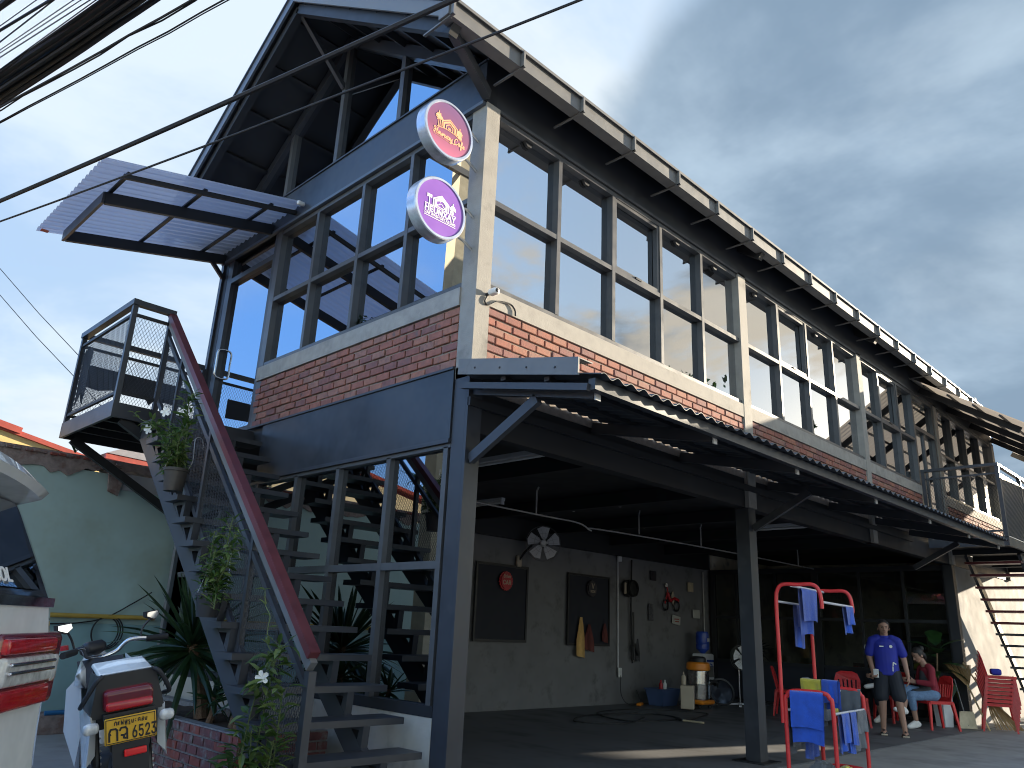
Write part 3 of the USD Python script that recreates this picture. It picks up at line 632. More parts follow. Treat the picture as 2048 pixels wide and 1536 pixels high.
# landing
LX, LY0, LY1, LZ = -1.49, 3.58, 5.16, 3.25
part(S, 'landing_plate', MB().box(LX+0.005, -0.01, LY0+0.005, LY1, LZ-0.012, LZ), 'steel_dark')
part(S, 'landing_channel', MB().box(LX-0.03, LX, LY0-0.03, LY1, LZ-0.16, LZ+0.01), 'steel')
part(S, 'landing_channel', MB().box(LX, -0.01, LY0-0.03, LY0, LZ-0.16, LZ-0.013), 'steel')
part(S, 'landing_channel', MB().box(LX, -0.01, LY1-0.04, LY1-0.001, LZ-0.16, LZ-0.013), 'steel_dark')
for y in (4.0, 4.4, 4.8): part(S, 'landing_joist', MB().box(LX+0.01, -0.02, y-0.025, y+0.025, LZ-0.12, LZ-0.013), 'steel_dark')
RT = 4.33
for x, y in ((LX, LY0), (LX, LY1-0.03), (-1.11, LY0), (-0.05, LY1-0.03)):
    part(S, 'landing_post', MB().box(x-0.025, x+0.025, y-0.025, y+0.025, LZ-0.1, RT-0.03), 'steel')
part(S, 'landing_rail', MB().box(LX-0.035, LX+0.035, LY0-0.04, LY1, RT-0.04, RT+0.02), 'steel')
part(S, 'landing_rail', MB().box(LX+0.036, -1.08, LY0-0.035, LY0+0.035, RT-0.04, RT+0.018), 'steel')
part(S, 'landing_rail', MB().box(LX+0.036, -0.05, LY1-0.06, LY1-0.001, RT-0.04, RT+0.018), 'steel')
for zz in (RT-0.14, LZ+0.10):
    part(S, 'mesh_bar', MB().box(LX-0.015, LX+0.015, LY0+0.026, LY1-0.056, zz-0.015, zz+0.015).box(LX+0.026, -1.136, LY0-0.015, LY0+0.015, zz-0.015, zz+0.015).box(LX+0.026, -0.076, LY1-0.045, LY1-0.015, zz-0.015, zz+0.015), 'steel_dark')
pp = sbox(0, 0, LY1-LY0-0.08, RT-LZ-0.25)
part(S, 'mesh_panel', clip_mesh(pp, 0.036, 0.062, lambda a, b: (LX, LY0+0.025+a, LZ+0.11+b)), 'steel_dark')
part(S, 'mesh_panel', clip_mesh(sbox(0, 0, 0.34, RT-LZ-0.25), 0.036, 0.062, lambda a, b: (LX+0.025+a, LY0, LZ+0.11+b)), 'steel_dark')
part(S, 'mesh_panel', clip_mesh(sbox(0, 0, 1.4, RT-LZ-0.25), 0.036, 0.062, lambda a, b: (LX+0.025+a, LY1-0.03, LZ+0.11+b)), 'steel_dark')
# handrail on the outer side
A0, A1 = np.array((-1.11, 0.055, 1.045)), np.array((-1.11, 3.58, 4.30))
part(S, 'handrail', MB().beam(A0, A1 + np.array((0, 0.0, 0.0)), 0.075, 0.055), 'rail_red')
part(S, 'handrail_end', MB().beam(A0 - (A1-A0)/np.linalg.norm(A1-A0)*0.004, A0, 0.07, 0.05), 'rail_red')
dv = (A1-A0)/np.linalg.norm(A1-A0); dn = np.array((0, 0, 1.0))
part(S, 'under_rail', MB().beam(A0-dn*0.075+dv*0.01, A1-dn*0.075, 0.05, 0.07), 'steel_grey')
part(S, 'upper_bar', MB().beam(A0-dn*0.235+dv*0.02, A1-dn*0.235, 0.032, 0.04), 'steel')
lo0, lo1 = np.array((-1.11, 0.30, 0.36)), np.array((-1.11, 3.50, 3.33))
part(S, 'lower_bar', MB().beam(lo0, lo1, 0.032, 0.045), 'steel')
for y, w in ((0.07, 0.055), (1.05, 0.04), (2.1, 0.04), (3.05, 0.04)):
    zt = A0[2] + (y-A0[1])*(A1[2]-A0[2])/(A1[1]-A0[1]) - 0.11
    zb = 0.0 if y < 0.2 else lo0[2] + (y-lo0[1])*(lo1[2]-lo0[2])/(lo1[1]-lo0[1]) - 0.16
    part(S, 'baluster_post', MB().box(-1.11-w/2, -1.11+w/2, y-w/2, y+w/2, max(zb, 0.0), zt), 'steel')
tp = lambda y: A0[2] + (y-A0[1])*(A1[2]-A0[2])/(A1[1]-A0[1]) - 0.25
bt = lambda y: max(lo0[2] + (y-lo0[1])*(lo1[2]-lo0[2])/(lo1[1]-lo0[1]) + 0.02, 0.14)
pp = Polygon([(0.10, bt(0.10)), (0.30, bt(0.30)), (3.5, bt(3.5)), (3.5, tp(3.5)), (0.10, tp(0.10))])
part(S, 'stair_mesh', clip_mesh(pp, 0.030, 0.058, lambda a, b: (-1.11, a, b), 0.0021), 'steel')
# a torn dark shade cloth tied inside the landing mesh
Sc = MB()
def ragged(pts, x, jit=0.02): return pts
sh = Polygon([(4.83, 3.42), (4.80, 3.55), (4.88, 3.48), (4.95, 3.6), (5.1, 3.45), (5.12, 4.1), (5.0, 4.15), (4.86, 4.12), (4.80, 4.05), (4.84, 3.8), (4.80, 3.6)])
Sc.prism(sh, 'x', LX+0.03, LX+0.034)
sh2 = Polygon([(-1.44, 3.98), (-0.2, 3.98), (-0.2, 3.72), (-0.6, 3.74), (-0.66, 3.66), (-0.72, 3.75), (-1.1, 3.74), (-1.25, 3.70), (-1.44, 3.72)])
Sc.prism(sh2, 'y', LY1-0.075, LY1-0.071)
part(S, 'shade_cloth', Sc, 'charcoal')
# under-landing struts
part(S, 'landing_strut', MB().beam((-1.4, 3.62, 3.09), (-0.03, 3.62, 2.35), 0.06, 0.09), 'steel_dark')
part(S, 'landing_strut', MB().beam((-1.4, 5.1, 3.09), (-0.03, 5.1, 2.35), 0.06, 0.09), 'steel_dark')

# ---------------------------------------------------------------- translucent awning over the entrance
A = thing('entrance_awning', 'translucent lilac corrugated awning on a black frame over the upstairs entrance', 'awning', (-1, 4, 5.5))
def awz(x): return 5.985 + 0.225*x
ysn = np.arange(3.10, 5.331, 0.0125); pr = 0.016*np.tanh(2.2*np.sin((ysn-3.1)*2*math.pi/0.118))
v, f = [], []
for y, p in zip(ysn, pr):
    for x in (-0.02, -2.2): v.append((x, y, awz(x)+p))
for k in range(len(ysn)-1): f.append((2*k, 2*k+1, 2*k+3, 2*k+2))
part(A, 'corrugated_sheet', MB().add(v, f), 'poly_sheet')
part(A, 'maker_sticker', MB().box(-2.17, -2.09, 5.19, 5.27, awz(-2.13)-0.036, awz(-2.13)-0.034), 'cap_red')
for y, w, h in ((3.28, .035, .05), (3.82, .05, .13), (5.10, .05, .13)):
    part(A, 'frame_arm', MB().beam((-0.02, y, awz(-.02)-0.045-h/2), (-1.94, y, awz(-1.94)-0.045-h/2), w, h), 'steel_dark')
part(A, 'frame_nose', MB().beam((-1.95, 3.80, awz(-1.95)-0.11), (-1.95, 5.12, awz(-1.95)-0.11), 0.03, 0.13), 'steel')
for x in (-1.90, -1.12, -0.35):
    part(A, 'cross_bar', MB().beam((x, 3.26, awz(x)-0.032), (x, 5.29, awz(x)-0.032), 0.038, 0.024), 'steel_dark')
part(A, 'corner_bracket', MB().beam((-0.02, 5.10, 5.60), (-0.22, 5.10, 5.80), 0.04, 0.05), 'steel_dark')

# ---------------------------------------------------------------- rear balcony, its stair and its awning
Rb = thing('rear_balcony', 'dark railed balcony beneath the slatted awning at the far end', 'balcony', (12, -0.6, 3))
part(Rb, 'deck', MB().box(10.95, 16.5, -1.2, -0.01, 3.02, 3.06), 'steel_dark')
part(Rb, 'edge_channel', MB().box(10.92, 16.5, -1.24, -1.2, 2.93, 3.08), 'steel')
part(Rb, 'edge_channel', MB().box(10.915, 10.95, -1.2, -0.01, 2.93, 3.08), 'steel')
for x in (12.2, 13.5, 14.8, 16.1): part(Rb, 'joist', MB().box(x-.03, x+.03, -1.2, -0.01, 2.93, 3.018), 'steel_dark')
for x, y in ((10.93, -1.21), (10.93, -0.05), (12.35, -1.21), (13.8, -1.21), (15.2, -1.21), (16.45, -1.21)):
    part(Rb, 'railing_post', MB().box(x-0.03, x+0.03, y-0.03, y+0.03, 3.08, 4.26), 'steel')
part(Rb, 'top_rail', MB().box(10.895, 10.965, -1.24, -0.02, 4.262, 4.31), 'steel')
part(Rb, 'top_rail', MB().box(10.966, 16.5, -1.245, -1.175, 4.262, 4.31), 'steel')
part(Rb, 'mid_rail', MB().box(10.915, 10.945, -1.18, -0.08, 4.12, 4.15).box(10.965, 16.4, -1.225, -1.195, 4.12, 4.15), 'steel')
part(Rb, 'mid_rail', MB().box(10.915, 10.945, -1.18, -0.08, 3.16, 3.19), 'steel')
part(Rb, 'railing_mesh', clip_mesh(sbox(0, 0, 1.09, 0.92), 0.045, 0.075, lambda a, b: (10.93, -1.17+a, 3.2+b), 0.002), 'steel_dark')
part(Rb, 'railing_panel', MB().box(10.97, 16.4, -1.216, -1.206, 3.22, 4.115), 'steel_dark')
for k in range(60): 
    if k < 24: part(Rb, 'slat', MB().box(11.0+k*0.055, 11.025+k*0.055, -1.235, -1.217, 3.10, 4.115), 'steel')
R2 = thing('rear_staircase', 'open steel stair beside the sunlit wall at the right edge', 'staircase', (13.5, -0.7, 0))
for k in range(1, 15):
    x, z = 15.6 - 0.235*k, 0.2*k
    part(R2, 'tread', MB().box(x-0.14, x+0.14, -1.10, -0.2, z-0.04, z), 'rail_red' if k > 8 else 'steel')
for y in (-1.08, -0.24):
    part(R2, 'stringer', MB().beam((15.6, y, 0.05), (12.2, y, 2.96), 0.05, 0.16), 'steel')
part(R2, 'handrail', MB().beam((15.6, -1.1, 1.0), (12.2, -1.1, 3.9), 0.05, 0.05), 'steel')
for k in range(9): part(R2, 'upright_bar', MB().box(13.0+0.09*k, 13.03+0.09*k, -1.15, -1.12, 1.2, 2.93), 'rail_red')
R3 = thing('rear_awning', 'sloping corrugated awning on dark beams at the far end of the roofline', 'awning', (13, -0.8, 5.5))
def raz(y): return 6.05 + 0.66*y
xs = np.arange(10.85, 19.6, 0.03); prf = 0.014*np.sin(xs*2*math.pi/0.15)
v = []; f = []
for x, p in zip(xs, prf):
    for y in (-0.02, -1.95): v.append((x, y, raz(y)+p))
for k in range(len(xs)-1): f.append((2*k, 2*k+1, 2*k+3, 2*k+2))
part(R3, 'corrugated_sheet', MB().add(v, f), 'rear_sheet')
for y in (-0.25, -0.62, -1.0, -1.38, -1.76):
    part(R3, 'batten', MB().beam((10.9, y, raz(y)-0.03), (19.5, y, raz(y)-0.03), 0.04, 0.03, (0, -.55, .83)), 'steel')
for x in (11.4, 13.0, 14.6, 16.2, 18.0):
    part(R3, 'rafter', MB().beam((x, -0.02, raz(-.02)-0.10), (x, -1.55, raz(-1.55)-0.10), 0.05, 0.11), 'steel_dark')
# ---------------------------------------------------------------- neighbouring walls, houses, poles and wires
V_r, V_u, V_f = RIGHT, UP, np.array([math.cos(YAW)*math.cos(PITCH), math.sin(YAW)*math.cos(PITCH), math.sin(PITCH)])
def at(px, py, **k):
    """The point of a plane (x, y or z = value) that the photograph shows at a pixel: how the layout was surveyed."""
    v = V_f + V_r*(px-1024)/FPX - V_u*(py-768)/FPX
    (ax, val), = k.items(); i = 'xyz'.index(ax)
    return EYE + v*(val - EYE[i])/v[i]
def azd(px, py, d):
    """The ground position at a horizontal distance along a pixel's bearing."""
    v = V_f + V_r*(px-1024)/FPX - V_u*(py-768)/FPX; h = v[:2]/np.linalg.norm(v[:2])
    return EYE[:2] + h*d
YW = 5.45
T = thing('boundary_wall', 'weathered turquoise plaster wall with a crumbling brick top left of the stair', 'wall', (-4, YW, 0))
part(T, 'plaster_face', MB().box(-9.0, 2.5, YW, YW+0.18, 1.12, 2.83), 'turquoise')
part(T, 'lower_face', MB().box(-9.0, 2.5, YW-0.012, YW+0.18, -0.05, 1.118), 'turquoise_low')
top = [(-9.0, 3.0), (-0.02, 2.99)]; x = -0.02; jag = []
while x > -9.0:
    jag.append((x, 2.80 + 0.10*meshkit.noise([[x*3.1, 0, 0]])[0] - 0.09*meshkit.noise([[x*11.0, 5, 0]])[0] + (0.06 if x > -0.75 else 0))); x -= 0.035
part(T, 'crumbling_top', MB().prism(Polygon([(-9.0, 2.98), (-0.02, 2.995)] + jag + [(-9.0, 2.8)]).buffer(0), 'y', YW-0.022, YW+0.181), 'wall_broken')
for k in range(40):
    x = -4.2 + k*0.088 + RNG.uniform(-.02, .02)
    part(T, 'top_brick', MB().rbox((0.08, 0.06, 0.032), 0.008, None, (x, YW-0.03+RNG.uniform(0, .015), 2.955+RNG.uniform(-.006, .006)), 5), ['bed_brick_a', 'bed_brick_b', 'wall_broken'][RNG.integers(0, 3)])
part(T, 'broken_pier', MB().prism([(-0.82, 2.62), (-0.70, 2.58), (-0.66, 2.9), (-0.86, 2.9)], 'y', YW-0.06, YW-0.023), 'wall_broken')
part(T, 'patch_panel', MB().box(-0.66, -0.03, YW-0.018, YW-0.001, 2.66, 2.855), 'wall_white')
part(T, 'wall_footing', MB().rbox((0.75, 0.22, 0.24), 0.04, None, (-0.95, YW-0.10, 0.08)), 'wall_broken')
solo('conduit_pipe', MB().tube([(-3.5, YW-0.06, 1.185), (-1.2, YW-0.06, 1.195), (-0.02, YW-0.06, 1.205)], 0.026, 10), 'pipe_yellow', 'yellow conduit pipe running along the turquoise wall behind the long-leaved plant', 'pipe', smooth=40)
solo('water_pipe', MB().tube([(-1.05, YW-0.2, 0.20), (-0.4, YW-0.2, 0.215)], 0.024, 10), 'pipe_blue', 'blue water pipe low on the turquoise wall behind the motorcycle', 'pipe', smooth=40)
cl = MB(); g = np.linspace(0, 2*math.pi, 40)
for k in range(3): cl.tube([(-0.55+(0.145+0.012*k)*math.cos(t)+0.01*k, YW-0.05-0.012*k, 1.03+(0.165+0.01*k)*math.sin(t)) for t in g], 0.008, 5, True)
cl.tube(bez([(-2.4, YW-0.04, 1.10), (-1.2, YW-0.05, 1.10), (-0.8, YW-0.05, 1.13), (-0.55, YW-0.05, 1.20), (-0.3, YW-0.05, 1.36), (-0.1, YW-0.05, 1.5)], 8), 0.008, 5)
solo('coiled_cable', cl, 'cable', 'black cable coiled on the turquoise wall above the motorcycle', 'cable')

# houses beyond the wall
H = thing('gabled_house', 'yellow gabled house with red roof edge and vertical siding beyond the turquoise wall', 'house', (-4, 10, 0))
e0, e1 = at(0, 856, y=10.0), at(168, 918, y=10.0)
k_ = (e0[2]-e1[2])/(e0[0]-e1[0]); gz = lambda x: e1[2] + k_*(x - e1[0])
xr, xl = e1[0]+0.35, -4.6
part(H, 'gable_wall', MB().prism([(xl*2-xr, 0.0), (xr-0.1, 0.0), (xr-0.1, gz(xr-0.1)-0.1), (xl, gz(xl)-0.1), (xl*2-xr, gz(xr)-0.1)], 'y', 10.05, 10.2), 'siding')
for k in range(34):
    x = xr - 0.14 - k*0.115
    part(H, 'siding_board', MB().box(x-0.085, x, 10.02, 10.048, 2.2, gz(x)-0.32), 'siding')
part(H, 'bargeboard', MB().prism([(xr, gz(xr)-0.03), (xl, gz(xl)-0.03), (xl, gz(xl)-0.34), (xr, gz(xr)-0.34)], 'y', 9.96, 10.015), 'gable_yellow')
part(H, 'roof', MB().prism([(xr+0.1, gz(xr+0.1)-0.028), (xl, gz(xl)-0.028), (xl, gz(xl)+0.05), (xr+0.1, gz(xr+0.1)+0.05)], 'y', 9.9, 16), 'roof_red')
part(H, 'roof', MB().prism([(2*xl-xr-.1, gz(xr+0.1)-0.028), (xl-.002, gz(xl)-0.028), (xl-.002, gz(xl)+0.05), (2*xl-xr-.1, gz(xr+0.1)+0.05)], 'y', 9.9, 16), 'roof_red')
part(H, 'ridge_tile', MB().beam((e0[0]-0.4, 9.93, gz(e0[0]-0.4)+0.05), (e0[0]+0.28, 9.93, gz(e0[0]+0.28)+0.05), 0.14, 0.10), 'roof_red')
H2 = thing('low_roof', 'grey and red low roof end showing under the stair landing beyond the wall', 'roof', (1, 11, 0))
a, b = at(214, 905, y=11.0), at(335, 935, y=11.0)
part(H2, 'roof_slab', MB().prism([(a[0], a[2]), (a[0]+0.25, a[2]+0.12), (b[0]+2, b[2]+0.10), (b[0]+2, b[2]-0.03)], 'y', 11.0, 15), 'roof_grey')
part(H2, 'fascia', MB().prism([(a[0], a[2]-0.10), (a[0], a[2]-0.004), (b[0]+2, b[2]-0.04), (b[0]+2, b[2]-0.16)], 'y', 11.02, 11.1), 'roof_red')
part(H2, 'house_wall', MB().box(a[0]+0.9, b[0]+2, 11.6, 14.5, 0, b[2]-0.1), 'plaster_pale')
wt = MB()
for k in range(16):
    g_ = RNG.uniform(0, 2*math.pi); o = at(150, 906, y=YW+0.1); q = o + np.array((math.cos(g_)*0.10, math.sin(g_)*0.05, 0.10+RNG.uniform(0, .07)))
    wt.add([o + (0.004, 0, 0), o - (0.004, 0, 0), (o+q)/2+np.array((0.006, 0, .02)), (o+q)/2+np.array((-0.006, 0, .02)), q], [(0, 1, 3), (0, 3, 2), (2, 3, 4)])
solo('wall_weed', wt, 'leaf_dracaena', 'small spiky weed growing on top of the turquoise wall', 'weed')

# houses across the road and to the right: seen in the panes and casting the low shade
Oh = thing('opposite_house', 'pale house across the road that shows reflected in the lower gable panes', 'house', (-17, 6, 0))
part(Oh, 'house_wall', MB().box(-22, -17, 0, 12, -0.16, 3.3), 'plaster_pale')
part(Oh, 'roof', MB().prism([(-23, 3.2), (-19.5, 5.2), (-16, 3.2), (-16, 3.3), (-19.5, 5.3), (-23, 3.3)], 'y', -1, 13), 'roof_red')
for y in (2, 5, 8): part(Oh, 'window', MB().box(-16.99, -16.95, y, y+1.2, 1.0, 2.2), 'glass_car')
Fe = thing('picket_fence', 'white picket fence across the road reflected behind the stair treads', 'fence', (-13.5, 5, 0))
for k in range(48): part(Fe, 'picket', MB().box(-13.53, -13.5, 0.0+k*0.17, 0.09+k*0.17, -0.16, 1.5), 'wall_white')
for z in (0.35, 1.2): part(Fe, 'fence_rail', MB().box(-13.499, -13.46, 0, 8.2, z, z+0.07), 'wall_white')
def crown(cx, cy, cz, rx, rz, n, seed, size=0.22):
    r = np.random.default_rng(seed); m = MB(); cl_ = r.normal(size=(26, 3)); cl_ /= np.linalg.norm(cl_, axis=1, keepdims=True)
    cl_ = cl_*(0.45+0.55*r.random((26, 1)))
    for _ in range(n):
        c = cl_[r.integers(0, 26)] + r.normal(size=3)*0.17
        p = np.array((cx+c[0]*rx, cy+c[1]*rx, cz+c[2]*rz)); d = r.normal(size=3); d /= np.linalg.norm(d); a_ = np.cross(d, r.normal(size=3)); a_ /= np.linalg.norm(a_)
        s_ = size*(0.6+0.8*r.random())
        m.add([p, p+d*s_*.5+a_*s_*.25, p+d*s_, p+d*s_*.5-a_*s_*.25], [(0, 1, 2), (0, 2, 3)])
    return m
def tree(label, x, y, h, rx, seed, base=-0.16, n=2600):
    t = thing('street_tree', label, 'tree', (x, y, base))
    m = MB().tube([(x, y, base), (x+.05, y, base+h*.3), (x-.04, y+.05, base+h*.62)], [0.17, 0.13, 0.07], 9)
    for k in range(6):
        a_ = k*1.05; m.tube([(x, y, base+h*(.35+.04*k)), (x+math.cos(a_)*rx*.6, y+math.sin(a_)*rx*.6, base+h*(.6+.04*k))], [0.06, 0.02], 6)
    part(t, 'trunk', m, 'bark'); part(t, 'crown', crown(x, y, base+h*.68, rx, h*.34, n, seed), 'leaf_tree', kind='stuff'); return t
tree('leafy tree on the far side of the yard reflected low in the long windows', 16.2, -7.4, 8.4, 1.7, 5)
tree('dark leafy tree across the road reflected in the lower gable panes', -13.0, 9.5, 5.5, 1.8, 6)
N = thing('yard_house', 'low house right of the yard whose bulk shades the forecourt', 'house', (21, -6, 0))
part(N, 'house_wall', MB().box(19.2, 19.4, -2.95, -1.9, -0.01, 2.9), 'plaster_pale')
part(N, 'house_wall', MB().box(19.2, 19.4, -12.0, -3.5, -0.01, 2.9), 'plaster_pale')
part(N, 'house_wall', MB().box(19.2, 19.4, -3.5, -2.95, -0.01, 2.30), 'plaster_pale')
part(N, 'gable_wall', MB().prism([(-12.0, 2.902), (-1.9, 2.902), (-1.9, 4.6), (-4.6, 6.0), (-9, 6.0), (-12, 4.6)], 'x', 19.2, 19.4), 'siding')
part(N, 'roof', MB().prism([(-12.3, 4.5), (-9, 6.02), (-4.6, 6.02), (-1.6, 4.5), (-1.6, 4.6), (-4.6, 6.12), (-9, 6.12), (-12.3, 4.6)], 'x', 18.8, 27), 'roof_red')
U = thing('utility_pole', 'square concrete utility pole with a tangle of cables reflected in the gable windows', 'pole', (-3.35, 4.5, -0.16))
part(U, 'shaft', MB().add([(-3.35+sx*w, 4.5+sy*w, z) for z, w in ((-0.16, .16), (9.6, .10)) for sx, sy in ((-1, -1), (1, -1), (1, 1), (-1, 1))], [(0, 1, 5, 4), (1, 2, 6, 5), (2, 3, 7, 6), (3, 0, 4, 7), (4, 5, 6, 7)]), 'pole_concrete')
part(U, 'cross_arm', MB().box(-4.3, -2.4, 4.36, 4.44, 8.6, 8.72), 'steel_grey')
for k in range(6):
    z = 5.4+0.12*k; part(U, 'cable_bracket', MB().box(-3.2, -3.02, 4.44, 4.56, z, z+0.03), 'steel_dark')
for k in range(7):
    r_ = 0.25+0.05*k; part(U, 'cable_loop', MB().tube(bez([(-3.1, 4.55, 5.6+.1*k), (-3.2, 4.5+r_, 5.5), (-3.2, 4.5+r_*1.5, 5.8), (-3.25, 4.7, 6.1), (-3.3, 4.62, 6.3)], 6), 0.01, 5), 'cable')

# overhead wires, each a thing of its own; all run along the road
def wire(name, p, q, z, r, m='cable', label='', group=None, sag=0.0, wob=0.0, ext=(3.0, 9.0), zq=None):
    a, b = at(*p, z=z), at(*q, z=z if zq is None else zq); d = (b-a)/np.linalg.norm(b-a); L = np.linalg.norm(b-a)
    t = np.linspace(-ext[0], L+ext[1], 40); c = L/2
    pts = a + d*t[:, None]; pts[:, 2] += sag*((t-c)/(L/2))**2 - sag
    if wob: pts[:, 2] += wob*np.sin(t*7.0); pts[:, 0] += wob*np.cos(t*5.3)
    return solo(name, MB().tube(pts, r, 6), m, label, 'wire', group)
wire('overhead_cable', (0, 402), (905, 0), 5.3, 0.022, label='thicker of the two black cables crossing in front of the gable', sag=0.02)
wire('overhead_wire', (0, 443), (1160, 0), 5.2, 0.010, label='thin black wire crossing below the thick cable in front of the gable', sag=0.03)
BL = 'black cable of the heavy bundle overhead at the upper left corner'
for k in range(15):
    s = k/14; p = (0, 150 + 56*s + RNG.uniform(-2, 2)); q = (216 + 96*s + RNG.uniform(-5, 5), 0)
    wire('bundle_cable', p, q, 5.55 + 0.12*RNG.random(), RNG.uniform(0.011, 0.024), 'cable_brown' if k in (9, 11, 12) else 'cable', BL, 'cables of the heavy overhead bundle', sag=0.01, wob=RNG.uniform(0, 0.006))
TL = 'thin wire above the heavy cable bundle at the upper left corner'
for (a, b), r in zip((((0, 52), (73, 0)), ((0, 61), (101, 0)), ((0, 84), (108, 0)), ((0, 100), (147, 0)), ((0, 106), (162, 0)), ((0, 115), (180, 0)), ((0, 139), (192, 0)), ((0, 144), (204, 0)), ((0, 18), (26, 0)), ((0, 10), (12, 0))), (0.004, 0.012, 0.006, 0.004, 0.004, 0.005, 0.005, 0.013, 0.014, 0.02)):
    wire('thin_wire', a, b, 5.6, r, label=TL, group='thin wires above the bundle')
for p, q, r, lb in (((0, 214), (383, 0), 0.010, 'straight strand of the twisted pair under the cable bundle'), ((0, 219), (390, 0), 0.007, 'loosely twisting strand of the pair under the cable bundle'), ((0, 243), (448, 0), 0.007, 'upper of two close wires between bundle and gable'), ((0, 246), (458, 0), 0.005, 'lower of two close wires between bundle and gable')):
    wire('service_wire', p, q, 5.45, r, label=lb, sag=0.01, wob=0.012 if 'twisting' in lb else 0.003)
for p, q, lb in (((0, 537), (162, 716), 'upper of two thin wires dropping to the stair landing at left'), ((0, 590), (152, 757), 'lower of two thin wires dropping to the stair landing at left')):
    a, b = at(*p, y=7.0), at(*q, y=5.6)
    solo('drop_wire', MB().tube([a-(b-a)*0.6, a, (a+b)/2-np.array((0, 0, .02)), b, b+(b-a)*0.3], 0.005, 5), 'cable', lb, 'wire')
# ---------------------------------------------------------------- white SUV
cx, cy = -2.90, -1.02
car_rz = 57.0; e_ = np.array((math.cos(math.radians(car_rz)), math.sin(math.radians(car_rz))))
org = np.array((cx, cy)) - e_*0.985
K = thing('parked_suv', 'white SUV seen from its rear right corner at the left edge', 'car', (org[0], org[1], -0.16), car_rz, local=True)
def lean(z): return 0.0 if z < 0.9 else 0.03*(z-0.9) if z < 1.45 else 0.0165 + 0.42*(z-1.45)
def loft(half, z0, z1, y1, mirror=True, insets=((0.10, 0.0), (0.045, 0.012), (0.015, 0.04), (0.0, 0.10)), hood=False):
    h = [p for p in half if z0 <= p[0] <= z1]; ring = [(w, z) for z, w in h] + [(-w, z) for z, w in reversed(h)]; n = len(ring); v = []
    for ins, y in insets: v += [(max(abs(w)-ins, 0)*np.sign(w), y + lean(z), z) for w, z in ring]
    for y, sc in ((y1*0.6, 1.0), (y1, 0.97)): v += [(w*sc, y, z if not hood else z) for w, z in ring]
    f = []; m = len(insets)+2
    for i in range(m-1):
        for j in range(n): f.append((i*n+j, i*n+(j+1) % n, (i+1)*n+(j+1) % n, (i+1)*n+j))
    mb = MB().add(v, f)
    tri = trimesh.creation.triangulate_polygon(Polygon([(p[0], p[2]) for p in v[:n]]), engine='earcut')
    mb.add([(a, np.interp(b, [z for _, z in ring[:n//2]], [v[i][1] for i in range(n//2)]), b) for a, b in tri[0]], tri[1])
    return mb
half = [(0.42, 0.86), (0.55, 0.97), (0.70, 1.02), (0.82, 1.02), (0.90, 0.985), (1.00, 0.972), (1.10, 0.970), (1.22, 0.962), (1.33, 0.915), (1.40, 0.880), (1.44, 0.862), (1.455, 0.845), (1.60, 0.795), (1.74, 0.745), (1.80, 0.70), (1.84, 0.63), (1.86, 0.50)]
part(K, 'body', loft(half, 0.4, 1.445, 4.9), 'car_white', 40)
part(K, 'cabin', loft(half, 1.44, 1.80, 3.1), 'car_black', 40)
part(K, 'roof', MB().rbox((1.40, 3.0, 0.09), 0.04, None, (0, 1.75, 1.83)), 'car_white', 50)
sp = MB()
for k in range(15):
    pass
sx_ = np.linspace(-0.66, 0.66, 17); v = []; f = []
for x in sx_:
    t = abs(x)/0.66; dy = 0.05*t**3 + (0.06 if t > .99 else 0); dz = -0.025*t*t
    v += [(x, 0.02+dy, 1.80+dz), (x, 0.00+dy, 1.825+dz), (x, 0.06+dy, 1.875+dz), (x, 0.42, 1.89+dz), (x, 0.42, 1.80+dz), (x, 0.20, 1.775+dz)]
for k in range(16):
    for j in range(6): f.append((6*k+j, 6*k+(j+1) % 6, 6*k+6+(j+1) % 6, 6*k+6+j))
part(K, 'spoiler', MB().add(v, f).add(v[:6], [(0, 1, 2), (0, 2, 3), (0, 3, 4), (0, 4, 5)]).add(v[-6:], [(2, 1, 0), (3, 2, 0), (4, 3, 0), (5, 4, 0)]), 'car_white', 35)
def rear(z, d=0.0): return lean(z) - d
rg = part(K, 'rear_window', MB().add([(x, rear(z, 0.006), z) for x, z in ((-0.66, 1.475), (0.66, 1.475), (0.60, 1.765), (-0.60, 1.765))], [(0, 1, 2, 3)]), 'glass_car')
tx = meshkit.text_mesh('PATROL', 0.045, 0.003, True); tx.apply_scale([1.25, 1, 1]); wd = tx.bounds[1][0]-tx.bounds[0][0]
part(K, 'lettering', MB().tm(tx, frame((0.39-wd, rear(1.49, 0.012), 1.49), (1, 0, 0), (0, 0.39, 0.92), (0, -0.92, 0.39))), 'white_plastic')
part(K, 'chrome_strip', MB().add([(x, rear(z, 0.008), z) for x, z in ((-0.82, 1.418), (0.80, 1.418), (0.80, 1.45), (-0.82, 1.45))], [(0, 1, 2, 3)]), 'chrome')
